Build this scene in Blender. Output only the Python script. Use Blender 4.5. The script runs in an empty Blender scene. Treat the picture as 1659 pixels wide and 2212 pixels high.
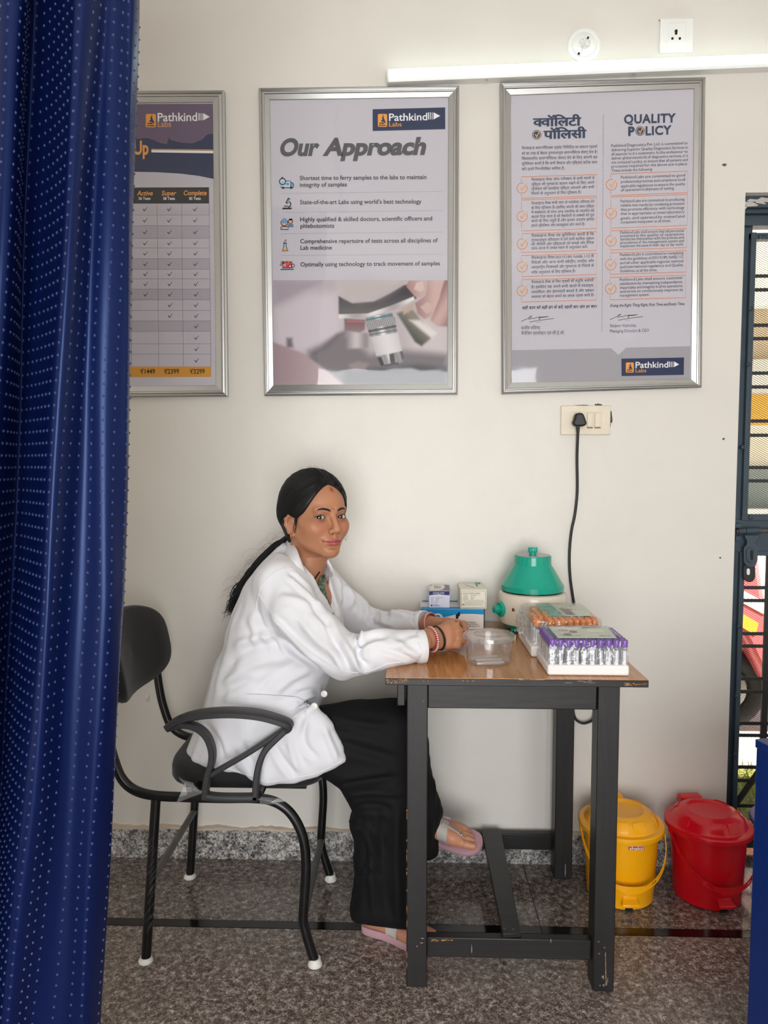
import bpy, bmesh, math, random
import numpy as np
from mathutils import Vector, Matrix
from mathutils.bvhtree import BVHTree

SC = bpy.context.scene
COL = SC.collection
random.seed(7); rng = np.random.default_rng(7)

# ------------------------------------------------------------------ camera, world, lights, exposure
F = 1600.0; CX, CY = 829.5, 1106.0           # focal length and centre in pixels of the 1659 x 2212 frame
D, H = 2.39, 1.321                           # distance to the back wall (y = 0), eye height
YAW = math.atan(50.5 / F); PIT = math.atan(106.0 / F)
fwd = np.array([-math.sin(YAW) * math.cos(PIT), math.cos(YAW) * math.cos(PIT), -math.sin(PIT)])
rgt = np.array([math.cos(YAW), math.sin(YAW), 0.0])
upv = np.cross(rgt, fwd)
CAM = np.array([0.0, -D, H])
cam = bpy.data.cameras.new('camera'); camo = bpy.data.objects.new('camera', cam); COL.objects.link(camo)
cam.sensor_fit = 'VERTICAL'; cam.sensor_height = 36.0; cam.lens = 36.0 * F / 2212.0
cam.clip_start = 0.02; cam.clip_end = 200
camo.matrix_world = Matrix(((rgt[0], upv[0], -fwd[0], CAM[0]), (rgt[1], upv[1], -fwd[1], CAM[1]),
                            (rgt[2], upv[2], -fwd[2], CAM[2]), (0, 0, 0, 1)))
SC.camera = camo

def ray(px, py):
    v = fwd * F + rgt * (px - CX) - upv * (py - CY)
    return v / np.linalg.norm(v)
def U(px, py, d):
    """point of the room seen at a pixel, at distance d in front of the camera (d = D is the back wall)"""
    v = ray(px, py); return CAM + v * (d / v[1])
def UZ(px, py, z):
    v = ray(px, py); return CAM + v * ((z - H) / v[2])
def proj(P):
    P = np.asarray(P, float) - CAM
    z = P @ fwd
    return CX + F * (P @ rgt) / z, CY - F * (P @ upv) / z

w = bpy.data.worlds.new('sky'); SC.world = w; w.use_nodes = True
nt = w.node_tree; bg = nt.nodes['Background']
sky = nt.nodes.new('ShaderNodeTexSky'); sky.sky_type = 'HOSEK_WILKIE'; sky.sun_direction = (0.74, -0.32, 0.60)
sky.turbidity = 6.0; sky.ground_albedo = 0.4
nt.links.new(sky.outputs[0], bg.inputs[0]); bg.inputs[1].default_value = 5.0

def area(name, loc, rot, sx, sy, power, col):
    l = bpy.data.lights.new(name, 'AREA'); l.shape = 'RECTANGLE'; l.size = sx; l.size_y = sy
    l.energy = power; l.color = col
    o = bpy.data.objects.new(name, l); COL.objects.link(o); o.location = loc; o.rotation_euler = rot
    return o
# daylight through the shop front behind the camera
area('shopfront_daylight', (0.15, -4.72, 1.15), (math.radians(90), 0, 0), 2.1, 2.1, 121, (1.0, 0.998, 0.99))
sun = bpy.data.lights.new('sun', 'SUN'); sun.energy = 20.0; sun.angle = math.radians(2); sun.color = (1, .95, .86)
suno = bpy.data.objects.new('sun', sun); COL.objects.link(suno); suno.rotation_mode = 'QUATERNION'; suno.rotation_quaternion = Vector((-.74, .32, -.60)).to_track_quat('-Z', 'Y')

SC.view_settings.view_transform = 'Standard'; SC.view_settings.look = 'None'
SC.view_settings.gamma = 1.0; SC.view_settings.use_curve_mapping = False
SC.view_settings.exposure = 0.07
SC.cycles.transparent_max_bounces = 32; SC.cycles.max_bounces = 10; SC.cycles.diffuse_bounces = 5

# ------------------------------------------------------------------ materials
def S(r, g, b):
    return tuple((c / 255 / 12.92) if c / 255 <= .04045 else ((c / 255 + .055) / 1.055) ** 2.4 for c in (r, g, b))
MATS = {}
def M(name, col, rough=.5, metal=0., spec=.5, bump=0., bscale=60., bdist=.002, var=0., vscale=8., col2=None, coat=0., sheen=0., trans=0.,
      stretch=(1, 1, 1), alpha=1., sss=0., aniso=0., rvar=0.):
    m = bpy.data.materials.new(name); m.use_nodes = True; n = m.node_tree.nodes; L = m.node_tree.links
    p = n['Principled BSDF']; MATS[name] = m
    p.inputs['Base Color'].default_value = (*col, 1); p.inputs['Roughness'].default_value = rough
    p.inputs['Metallic'].default_value = metal; p.inputs['Specular IOR Level'].default_value = spec
    p.inputs['Coat Weight'].default_value = coat; p.inputs['Sheen Weight'].default_value = sheen
    p.inputs['Transmission Weight'].default_value = trans; p.inputs['Alpha'].default_value = alpha
    p.inputs['Anisotropic'].default_value = aniso
    if sss: p.inputs['Subsurface Weight'].default_value = sss; p.inputs['Subsurface Radius'].default_value = (.012, .005, .003); p.inputs['Subsurface Scale'].default_value = .6
    if bump or var or rvar:
        tc = n.new('ShaderNodeTexCoord'); mp = n.new('ShaderNodeMapping'); mp.inputs['Scale'].default_value = stretch
        L.new(tc.outputs['Object'], mp.inputs['Vector'])
    if bump:
        nz = n.new('ShaderNodeTexNoise'); nz.inputs['Scale'].default_value = bscale; nz.inputs['Detail'].default_value = 4
        L.new(mp.outputs[0], nz.inputs['Vector'])
        b = n.new('ShaderNodeBump'); b.inputs['Strength'].default_value = bump; b.inputs['Distance'].default_value = bdist
        L.new(nz.outputs['Fac'], b.inputs['Height']); L.new(b.outputs[0], p.inputs['Normal'])
    if var:
        nz = n.new('ShaderNodeTexNoise'); nz.inputs['Scale'].default_value = vscale; nz.inputs['Detail'].default_value = 6
        L.new(mp.outputs[0], nz.inputs['Vector'])
        r = n.new('ShaderNodeValToRGB'); r.color_ramp.elements[0].position = .35; r.color_ramp.elements[1].position = .68
        c2 = col2 or tuple(c * (1 - var) for c in col)
        r.color_ramp.elements[0].color = (*c2, 1); r.color_ramp.elements[1].color = (*col, 1)
        L.new(nz.outputs['Fac'], r.inputs[0]); L.new(r.outputs[0], p.inputs['Base Color'])
    return m
def emis(name, col, s):
    m = bpy.data.materials.new(name); m.use_nodes = True; p = m.node_tree.nodes['Principled BSDF']
    p.inputs['Emission Color'].default_value = (*col, 1); p.inputs['Emission Strength'].default_value = s
    p.inputs['Base Color'].default_value = (*col, 1); return m
def clear(name, tint=(1, 1, 1), rough=.08, refl=.10, haze=0., hazecol=(.9, .9, .92), bump=0., bscale=30., bdist=.002):
    """thin clear plastic: mostly lets light through, reflects with fresnel, optional milky haze"""
    m = bpy.data.materials.new(name); m.use_nodes = True; nt = m.node_tree; n = nt.nodes; L = nt.links
    n.remove(n['Principled BSDF']); out = n['Material Output']
    tr = n.new('ShaderNodeBsdfTransparent'); tr.inputs[0].default_value = (*tint, 1)
    gl = n.new('ShaderNodeBsdfGlossy'); gl.inputs['Roughness'].default_value = rough
    fr = n.new('ShaderNodeLayerWeight'); fr.inputs[0].default_value = .5
    pw = n.new('ShaderNodeMath'); pw.operation = 'POWER'; pw.inputs[1].default_value = 4.; L.new(fr.outputs['Facing'], pw.inputs[0])
    ma = n.new('ShaderNodeMath'); ma.operation = 'MULTIPLY_ADD'; ma.inputs[1].default_value = .55; ma.inputs[2].default_value = refl; ma.use_clamp = True
    mx = n.new('ShaderNodeMixShader'); L.new(pw.outputs[0], ma.inputs[0]); L.new(ma.outputs[0], mx.inputs[0])
    base = tr
    if haze:
        df = n.new('ShaderNodeBsdfDiffuse'); df.inputs[0].default_value = (*hazecol, 1)
        tl = n.new('ShaderNodeBsdfTranslucent'); tl.inputs[0].default_value = (*hazecol, 1)
        ad = n.new('ShaderNodeMixShader'); L.new(df.outputs[0], ad.inputs[1]); L.new(tl.outputs[0], ad.inputs[2])
        hm = n.new('ShaderNodeMixShader'); hm.inputs[0].default_value = haze
        L.new(tr.outputs[0], hm.inputs[1]); L.new(ad.outputs[0], hm.inputs[2]); base = hm
    L.new(base.outputs[0], mx.inputs[1]); L.new(gl.outputs[0], mx.inputs[2]); L.new(mx.outputs[0], out.inputs[0])
    if bump:
        tc = n.new('ShaderNodeTexCoord'); nz = n.new('ShaderNodeTexNoise'); nz.inputs['Scale'].default_value = bscale; nz.inputs['Detail'].default_value = 2
        L.new(tc.outputs['Object'], nz.inputs['Vector']); b = n.new('ShaderNodeBump'); b.inputs['Strength'].default_value = bump; b.inputs['Distance'].default_value = bdist
        L.new(nz.outputs['Fac'], b.inputs['Height']); L.new(b.outputs[0], gl.inputs['Normal']); L.new(b.outputs[0], fr.inputs['Normal'])
    return m
def granite(name, cols, scale, rough, spec=.5):
    m = bpy.data.materials.new(name); m.use_nodes = True; n = m.node_tree.nodes; L = m.node_tree.links; p = n['Principled BSDF']
    tc = n.new('ShaderNodeTexCoord'); vo = n.new('ShaderNodeTexVoronoi'); vo.inputs['Scale'].default_value = scale
    nz0 = n.new('ShaderNodeTexNoise'); nz0.inputs['Scale'].default_value = scale * .9; nz0.inputs['Detail'].default_value = 3
    add = n.new('ShaderNodeMixRGB'); add.blend_type = 'ADD'; add.inputs[0].default_value = .02
    L.new(tc.outputs['Object'], nz0.inputs['Vector']); L.new(tc.outputs['Object'], add.inputs[1]); L.new(nz0.outputs['Color'], add.inputs[2])
    L.new(add.outputs[0], vo.inputs['Vector'])
    sp = n.new('ShaderNodeSeparateColor'); L.new(vo.outputs['Color'], sp.inputs[0])
    nz = n.new('ShaderNodeTexNoise'); nz.inputs['Scale'].default_value = scale * .22; nz.inputs['Detail'].default_value = 5
    L.new(tc.outputs['Object'], nz.inputs['Vector'])
    mm = n.new('ShaderNodeMath'); mm.operation = 'MULTIPLY_ADD'; mm.inputs[1].default_value = .62; L.new(sp.outputs[0], mm.inputs[0])
    m2 = n.new('ShaderNodeMath'); m2.operation = 'MULTIPLY_ADD'; m2.inputs[1].default_value = 1.1; m2.inputs[2].default_value = -.36; L.new(nz.outputs['Fac'], m2.inputs[0]); L.new(m2.outputs[0], mm.inputs[2])
    r = n.new('ShaderNodeValToRGB'); e = r.color_ramp.elements
    while len(e) < len(cols): e.new(.5)
    for i, (pos, c) in enumerate(cols): e[i].position = pos; e[i].color = (*c, 1)
    L.new(mm.outputs[0], r.inputs[0]); L.new(r.outputs[0], p.inputs['Base Color'])
    p.inputs['Roughness'].default_value = rough; p.inputs['Specular IOR Level'].default_value = spec
    return m

# ------------------------------------------------------------------ objects
ORIG = {}
def thing(name, label, cat, loc=(0, 0, 0), group=None):
    o = bpy.data.objects.new(name, None); o.empty_display_size = .05; COL.objects.link(o); o.location = loc
    ORIG[o.name] = np.array(loc, float); tag(o, label, cat, group); return o
def tag(o, label=None, cat=None, group=None, kind=None):
    if label: o['label'] = label
    if cat: o['category'] = cat
    if group: o['group'] = group
    if kind: o['kind'] = kind
    return o
class MB:
    def __init__(s): s.v = []; s.f = []; s.n = 0
    def add(s, V, Fc):
        V = np.asarray(V, float).reshape(-1, 3)
        s.v.append(V); k = s.n; s.f += [tuple(int(i) + k for i in f) for f in Fc]; s.n += len(V); return s
    def box(s, a, b):
        x0, y0, z0 = np.minimum(a, b); x1, y1, z1 = np.maximum(a, b)
        return s.add([(x0, y0, z0), (x1, y0, z0), (x1, y1, z0), (x0, y1, z0), (x0, y0, z1), (x1, y0, z1), (x1, y1, z1), (x0, y1, z1)],
                     [(0, 3, 2, 1), (4, 5, 6, 7), (0, 1, 5, 4), (1, 2, 6, 5), (2, 3, 7, 6), (3, 0, 4, 7)])
    def prism(s, poly, vec):
        poly = np.asarray(poly, float); k = len(poly); V = np.vstack([poly, poly + np.asarray(vec)])
        return s.add(V, [tuple(range(k))[::-1], tuple(range(k, 2 * k))] + [(i, (i + 1) % k, k + (i + 1) % k, k + i) for i in range(k)])
    def tube(s, pts, r, n=10, cap=True, closed=False, flat=None):
        P = np.asarray(pts, float); m = len(P); R = np.broadcast_to(np.asarray(r, float), (m,))
        T = np.gradient(P, axis=0) if not closed else np.roll(P, -1, 0) - np.roll(P, 1, 0)
        T /= np.linalg.norm(T, axis=1)[:, None] + 1e-12
        a = np.array([0, 0, 1.]) if abs(T[0][2]) < .9 else np.array([1., 0, 0])
        nrm = np.cross(T[0], a); nrm /= np.linalg.norm(nrm); rings = []
        for i in range(m):
            nrm = nrm - T[i] * (nrm @ T[i]); nrm /= np.linalg.norm(nrm) + 1e-12; b = np.cross(T[i], nrm)
            t = np.arange(n) * 2 * math.pi / n
            ra, rb = (R[i], R[i]) if flat is None else (R[i], R[i] * flat)
            rings.append(P[i] + ra * np.cos(t)[:, None] * nrm + rb * np.sin(t)[:, None] * b)
        fc = []
        for i in range(m if closed else m - 1):
            j = (i + 1) % m
            for k in range(n): fc.append((i * n + k, i * n + (k + 1) % n, j * n + (k + 1) % n, j * n + k))
        if cap and not closed: fc += [tuple(range(n))[::-1], tuple(range((m - 1) * n, m * n))]
        return s.add(np.vstack(rings), fc)
    def lathe(s, prof, c=(0, 0, 0), n=40, axis=None, sx=1., sy=1.):
        """prof: (radius, height) pairs, revolved about +z (or about axis) at c"""
        prof = np.asarray(prof, float); t = np.arange(n) * 2 * math.pi / n; V = []
        for r, h in prof: V.append(np.stack([r * sx * np.cos(t), r * sy * np.sin(t), np.full(n, h)], 1))
        V = np.vstack(V)
        if axis is not None:
            q = Vector((0, 0, 1)).rotation_difference(Vector(axis)).to_matrix(); V = V @ np.array(q).T
        V = V + np.asarray(c); m = len(prof); fc = []
        for i in range(m - 1):
            for k in range(n): fc.append((i * n + k, i * n + (k + 1) % n, (i + 1) * n + (k + 1) % n, (i + 1) * n + k))
        if prof[0][0] > 1e-6: fc.append(tuple(range(n))[::-1])
        if prof[-1][0] > 1e-6: fc.append(tuple(range((m - 1) * n, m * n)))
        return s.add(V, fc)
    def grid(s, G, thick=0.):
        """G: (a,b,3) array of points; optional thickness along the surface normal"""
        G = np.asarray(G, float); a, b, _ = G.shape; idx = np.arange(a * b).reshape(a, b)
        q = [(idx[i, j], idx[i, j + 1], idx[i + 1, j + 1], idx[i + 1, j]) for i in range(a - 1) for j in range(b - 1)]
        if not thick: return s.add(G.reshape(-1, 3), q)
        N = np.cross(np.gradient(G, axis=0), np.gradient(G, axis=1)); N /= np.linalg.norm(N, axis=2)[..., None] + 1e-12
        V = np.vstack([G.reshape(-1, 3), (G + N * thick).reshape(-1, 3)]); k = a * b
        fc = [tuple(reversed(f)) for f in q] + [tuple(i + k for i in f) for f in q]
        bd = list(idx[0, :]) + list(idx[1:, -1]) + list(idx[-1, -2::-1]) + list(idx[-2:0:-1, 0])
        fc += [(bd[i], bd[(i + 1) % len(bd)], bd[(i + 1) % len(bd)] + k, bd[i] + k) for i in range(len(bd))]
        return s.add(V, fc)
    def sphere(s, c, r, nu=12, nv=8, R=None):
        r = np.broadcast_to(np.asarray(r, float), (3,)); V = [(0, 0, -1)]
        for j in range(1, nv):
            a = -math.pi / 2 + math.pi * j / nv
            for i in range(nu): V.append((math.cos(a) * math.cos(2 * math.pi * i / nu), math.cos(a) * math.sin(2 * math.pi * i / nu), math.sin(a)))
        V.append((0, 0, 1)); V = np.array(V) * r
        if R is not None: V = V @ np.asarray(R).T
        fc = [(0, 1 + (i + 1) % nu, 1 + i) for i in range(nu)]
        for j in range(nv - 2):
            for i in range(nu): a = 1 + j * nu; fc.append((a + i, a + (i + 1) % nu, a + nu + (i + 1) % nu, a + nu + i))
        e = len(V) - 1; fc += [(e, e - nu + i, e - nu + (i + 1) % nu) for i in range(nu)]
        return s.add(V + np.asarray(c), fc)
def obj(name, mb, mat, parent=None, smooth=35, bev=0., seg=2):
    if isinstance(mb, MB): V = np.vstack(mb.v); Fc = mb.f
    else: V, Fc = mb
    me = bpy.data.meshes.new(name); org = ORIG[parent.name] if parent is not None else np.zeros(3)
    me.from_pydata((np.asarray(V, float) - org).tolist(), [], Fc if isinstance(Fc, list) else Fc.tolist())
    if smooth:
        me.polygons.foreach_set('use_smooth', [True] * len(me.polygons))
        if smooth < 180: me.set_sharp_from_angle(angle=math.radians(smooth))
    me.validate(); me.materials.append(mat)
    o = bpy.data.objects.new(name, me); COL.objects.link(o)
    if parent is not None: o.parent = parent
    ORIG[o.name] = org
    if bev: b = o.modifiers.new('bevel', 'BEVEL'); b.width = bev; b.segments = seg; b.limit_method = 'ANGLE'; b.angle_limit = math.radians(40)
    return o
def children(o): return [c for c in bpy.data.objects if c.parent == o]
def dup(root, loc, label=None, group=None):
    r = root.copy(); COL.objects.link(r); r.location = loc
    if label: r['label'] = label
    if group: r['group'] = group
    for ch in root.children:
        c = ch.copy(); COL.objects.link(c); c.parent = r
        for g in ch.children: d = g.copy(); COL.objects.link(d); d.parent = c
    return r
def bez(pts, n=24):
    """smooth curve through the given points (Catmull-Rom)"""
    P = np.asarray(pts, float); P = np.vstack([2 * P[0] - P[1], P, 2 * P[-1] - P[-2]]); out = []
    m = len(P) - 3; per = max(2, n // m)
    for i in range(m):
        p0, p1, p2, p3 = P[i:i + 4]
        for t in np.linspace(0, 1, per, endpoint=False):
            out.append(.5 * (2 * p1 + (p2 - p0) * t + (2 * p0 - 5 * p1 + 4 * p2 - p3) * t * t + (3 * p1 - p0 - 3 * p2 + p3) * t ** 3))
    out.append(P[-2]); return np.array(out)
ORD = ['first', 'second', 'third', 'fourth', 'fifth', 'sixth', 'seventh', 'eighth', 'ninth', 'tenth', 'eleventh', 'twelfth', 'thirteenth', 'fourteenth', 'fifteenth']
# ------------------------------------------------------------------ the setting
wall_m = M('wall_paint', S(222, 218, 211), .38, spec=.42, bump=.22, bscale=9, bdist=.012, var=.05, vscale=3.)
ceil_m = M('ceiling_paint', S(235, 233, 228), .8)
GR = [(0.0, S(58, 49, 46)), (.34, S(96, 83, 77)), (.55, S(128, 114, 106)), (.74, S(168, 156, 148)), (.92, S(212, 204, 198))]
GR2 = [(0.0, S(38, 33, 31)), (.36, S(84, 74, 69)), (.58, S(120, 108, 101)), (.78, S(158, 148, 141)), (.95, S(196, 189, 184))]
GS = [(0.0, S(40, 40, 42)), (.3, S(92, 90, 90)), (.5, S(146, 143, 140)), (.72, S(196, 193, 190)), (.9, S(228, 226, 223))]
floor_m = granite('floor_granite', GR, 250, .28, .5)
floor2_m = granite('polished_granite', GR2, 240, .12, .6)
skirt_m = granite('skirting_granite', GS, 190, .3, .5)
black_stone = M('black_granite', S(22, 21, 21), .1, spec=.5, var=.5, vscale=150)
grout_m = M('grout', S(70, 64, 60), .9)
XO = float(np.mean([U(1606, 430, D)[0], U(1590, 1060, D)[0], U(1573, 1735, D)[0]])); ZO = float(U(1606, 416, D)[2])
mb = MB(); mb.box((-2.6, 0, 0), (XO, .13, 3.0)); mb.box((XO, 0, ZO), (2.6, .13, 3.0)); mb.box((2.05, 0, 0), (2.6, .13, ZO))
tag(obj('wall_back', mb, wall_m, smooth=0), kind='structure')
tag(obj('wall_left', MB().box((-2.72, -4.8, 0), (-2.6, .13, 3.0)), wall_m, smooth=0), kind='structure')
tag(obj('wall_right', MB().box((2.6, -4.8, 0), (2.72, .13, 3.0)), wall_m, smooth=0), kind='structure')
mb = MB(); mb.box((-2.72, -4.92, 0), (-.95, -4.8, 3.0)); mb.box((1.25, -4.92, 0), (2.72, -4.8, 2.49)); mb.box((1.25, -4.92, 2.49), (1.95, -4.8, 3.0)); mb.box((2.16, -4.92, 2.49), (2.72, -4.8, 3.0)); mb.box((1.95, -4.92, 2.66), (2.16, -4.8, 3.0)); mb.box((-.95, -4.92, 2.25), (1.25, -4.8, 3.0))
tag(obj('wall_front', mb, wall_m, smooth=0), kind='structure')
tag(obj('ceiling', MB().box((-2.72, -4.92, 3.0), (2.72, .13, 3.12)), ceil_m, smooth=0), kind='structure')
# floor: polished granite slabs, a black border strip
fl = obj('floor', MB().box((-2.72, -4.92, -.1), (2.72, .13, -.003)), grout_m, smooth=0); tag(fl, kind='structure')
YS0, YS1 = -.3775, -.3425
def slab(x0, x1, y0, y1, m, nm='granite_slab', g=.0012):
    obj(nm, MB().box((x0 + g, y0 + g, -.02), (x1 - g, y1 - g, 0)), m, fl, smooth=0)
xs = [-2.72, -1.25, .383, 1.95, 2.72]
for a, b in zip(xs[:-1], xs[1:]):
    slab(a, b, YS1, .13, floor2_m); slab(a, b, YS0, YS1, black_stone, 'border_strip')
xs = [-2.72, -1.9, .9, 2.72]
for y0, y1 in ((-1.9, YS0), (-3.4, -1.9), (-4.92, -3.4)):
    for a, b in zip(xs[:-1], xs[1:]): slab(a, b, y0, y1, floor_m)
# granite skirting with a crumbly plaster edge on top
sk = obj('baseboard_back', MB().box((-2.6, -.014, 0), (XO, 0, .0985)), skirt_m, smooth=0); tag(sk, kind='structure')
N = 220; xs = np.linspace(-2.6, XO, N); zt = .1045 + .0035 * np.sin(xs * 37) + rng.normal(0, .0016, N); yt = -.0135 + .003 * np.sin(xs * 23 + 1) + rng.normal(0, .0012, N)
G = np.stack([np.stack([xs, np.full(N, 0.0), zt + .003], 1), np.stack([xs, yt, zt], 1), np.stack([xs, yt - .001, np.full(N, .098)], 1)])
obj('plaster_edge', MB().grid(G), M('old_plaster', S(196, 182, 166), .9, bump=.5, bscale=90), sk, smooth=60)
# paint drips on the skirting
mb = MB()
for px, ln in ((545, 26), (622, 14), (515, 12), (690, 10), (350, 8), (600, 9), (655, 7)):
    p = U(px, 1797, D - .0155); n = 9
    pts = [p + np.array([.002 * math.sin(k), 0, -ln / 669 * k / n]) for k in range(n)]
    mb.tube(pts, [.006 * (1 - .5 * k / n) for k in range(n)], 8, flat=.25)
obj('paint_drip', mb, M('white_drip', S(214, 208, 200), .6), sk)
# broken plaster patches on the wall: nail hole, chips round the socket plate
chip_m = M('bare_cement', S(92, 88, 84), .95, bump=.8, bscale=160, var=.4, vscale=60)
wallo = bpy.data.objects['wall_back']
def blob(cx, cy, rx, ry, d, n=18, jit=.25, seed=0):
    r = np.random.default_rng(seed); t = np.linspace(0, 2 * math.pi, n, endpoint=False)
    k = 1 + r.normal(0, jit, n).clip(-.5, .6)
    return [U(cx + rx * math.cos(a) * q, cy + ry * math.sin(a) * q, d) for a, q in zip(t, k)]
mb = MB()
for i, (cx, cy, rx, ry) in enumerate([(1292, 875, 9, 4), (1318, 903, 4.5, 16), (1258, 876, 15, 1.6), (1565, 356, 4, 3.5), (1440, 45, 16, 2), (1428, 75, 2.4, 14), (1563, 948, 2, 2), (1556, 1205, 2, 2)]):
    mb.prism(blob(cx, cy, rx, ry, D - .0012, seed=i), (0, .0012, 0))
obj('plaster_chip', mb, chip_m, wallo, smooth=0)

# ------------------------------------------------------------------ steel gate in the opening
gate_m = M('slate_blue_enamel', S(62, 77, 88), .42, spec=.4, bump=.12, bscale=120, var=.2, vscale=14)
gate_d = M('dark_weathered_steel', S(38, 40, 42), .6)
door = obj('door_1', MB().box((XO - .02, .09, 0), (float(U(1617, 581, D + .085)[0]) + .012, .125, ZO)), gate_m, bev=.002); tag(door, kind='structure')
GD = D + .085; GY = .085
def gx(px, py): return float(U(px, py, GD)[0])
def gz(py): return float(U(1625, py, GD)[2])
xs0, xs1 = gx(1617, 581), gx(1629, 581); xR = 1.98
part = lambda nm, a, b, m=gate_m, bv=.0015: obj(nm, MB().box(a, b), m, door, bev=bv)
part('lintel', (XO - .02, .05, gz(468)), (2.05, .12, gz(447))); part('lintel', (XO - .02, .03, ZO - .035), (2.05, .12, ZO))
part('lintel', (XO - .02, .07, gz(490)), (2.05, .12, gz(468)))
mb = MB()
for i, (cx, cy, rx, ry) in enumerate([(1612, 440, 22, 6), (1640, 434, 22, 6), (1606, 448, 12, 4)]): mb.prism(blob(cx, cy, rx, ry, D + .0285, seed=20 + i), (0, .002, 0))
obj('peeling_paint', mb, M('peeled_white', S(188, 182, 176), .8), door, smooth=0)
part('stile', (xs0, GY - .012, gz(1112)), (xs1, GY + .02, gz(504))); part('stile', (xs0 - .002, GY - .012, .03), (xs1 - .004, GY + .02, gz(1190)))
part('stile', (xR - .02, GY - .012, .03), (xR, GY + .02, gz(504)))
part('top_rail', (xs0, GY - .011, gz(519)), (xR, GY + .02, gz(505))); part('mid_rail', (xs0, GY - .011, gz(1124)), (xR, GY + .02, gz(1111)))
part('lock_plate', (XO, GY - .004, gz(1192)), (xR, GY + .016, gz(1122))); part('low_rail', (xs0, GY - .009, gz(1200)), (xR, GY + .02, gz(1190)))
part('bottom_rail', (xs0, GY - .011, .02), (xR, GY + .02, .05))
for py in (594, 624, 701, 730, 805, 835, 909, 940, 1010, 1039, 1271, 1299, 1371, 1398, 1469, 1497, 1566, 1592, 1661, 1690, 1745):
    z = gz(py); part('bar', (xs1 - .005, GY + .012, z - .0055), (xR - .01, GY + .018, z + .0055), gate_d, .0008)
xb = gx(1657, 1500); part('upright', (xb - .008, GY + .014, .03), (xb + .012, GY + .026, gz(1190)), gate_d); part('upright', (xb + .36, GY + .014, .03), (xb + .38, GY + .026, gz(505)), gate_d)
A = np.array([gx(1596, 1742), GY + .02, gz(1742)]); B = np.array([gx(1660, 1650), GY + .02, gz(1650)])
obj('brace', MB().tube([A + (A - B) * .6, B + (B - A) * .4], .011, 4), gate_d, door)
def mesh_wire(z0, z1, x0, x1):
    mb = MB(); px, pz = .0126, .0072; n = int((x1 - x0) / (px / 2)); k = 0
    for z in np.arange(z0, z1, pz):
        xs = x0 + np.arange(n) * px / 2; zz = z + (np.arange(n) % 2) * pz * .5 * (1 if k % 2 == 0 else 1); zz2 = z + pz - (np.arange(n) % 2) * pz * .5
        for q in (zz, zz2):
            t = .0006; G = np.stack([np.stack([xs, np.full(n, GY + .024), q - t], 1), np.stack([xs, np.full(n, GY + .0225), q + t], 1)]); mb.grid(G)
        k += 1
    return mb
mb = mesh_wire(gz(1112), gz(516), xs1 - .004, xR - .012); mw = obj('wire_mesh', mb, gate_d, door, smooth=0); tag(mw, kind='stuff')
mb = mesh_wire(.05, gz(1196), xs1 - .006, xR - .012); mw = obj('wire_mesh', mb, gate_d, door, smooth=0); tag(mw, kind='stuff')
for (px, py) in ((1622, 667), (1617, 787), (1605, 966), (1622, 1118), (1597, 1354), (1592, 1504), (1589, 1630), (1644, 511), (1651, 512)):
    p = U(px, py, GD - .015); obj('rivet', MB().lathe([(.0075, -.004), (.007, .001), (.0045, .003), (.004, .002), (0, .004)], p, 14, axis=(0, -1, 0)), gate_m, door)
# sliding bolt and hasp
p0 = U(1590, 1148, GD - .03); p1 = U(1672, 1145, GD - .03)
rust = M('rusty_bolt', S(92, 80, 74), .6, var=.4, vscale=40)
obj('bolt_rod', MB().tube([p0, p1 + np.array([.06, 0, 0])], .0065, 14), rust, door)
obj('bolt_sleeve', MB().tube([U(1594, 1148, GD - .03), U(1610, 1147, GD - .03)], .0098, 16).tube([U(1611, 1147, GD - .03), U(1642, 1146, GD - .03)], .0105, 16), gate_m, door)
for py in (1135, 1162): a = U(1589, py + 6, GD - .02); obj('bolt_lug', MB().box(a, a + np.array([.02, .02, .016])), gate_m, door, bev=.002)
prof = [(1609, 1156), (1641, 1156), (1640, 1163), (1634, 1170), (1634, 1176), (1638, 1181), (1637, 1210), (1633, 1222), (1624, 1227), (1613, 1224), (1607, 1214), (1607, 1186), (1608, 1182), (1614, 1176), (1614, 1168), (1610, 1162)]
obj('hasp', MB().prism([U(a, b, GD - .036) for a, b in prof], (0, .006, 0)), gate_m, door, bev=.002)
def slot(cx, cy, w_, h_, n=8):
    t = np.linspace(0, math.pi, n); return [(cx + w_ * math.cos(a), cy - (h_ - w_) - w_ * math.sin(a)) for a in t] + [(cx - w_ * math.cos(a), cy + (h_ - w_) + w_ * math.sin(a)) for a in t]
obj('hasp_boss', MB().prism([U(a, b, GD - .040) for a, b in slot(1622.5, 1199, 9.5, 17)], (0, .008, 0)), gate_m, door, bev=.002)
obj('hasp_slot', MB().prism([U(a, b, GD - .0405) for a, b in slot(1624, 1199, 3.2, 11)], (0, .004, 0)), M('slot_dark', S(20, 24, 28), .8), door)
obj('staple_plate', MB().prism([U(a, b, GD - .028) for a, b in slot(1619, 1236, 13, 22)], (0, .006, 0)), gate_d, door, bev=.002)
obj('staple_slot', MB().prism([U(a, b, GD - .0285) for a, b in slot(1616.5, 1235, 3.4, 7)], (0, .004, 0)), M('staple_gap', S(235, 235, 235), .8), door)

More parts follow.
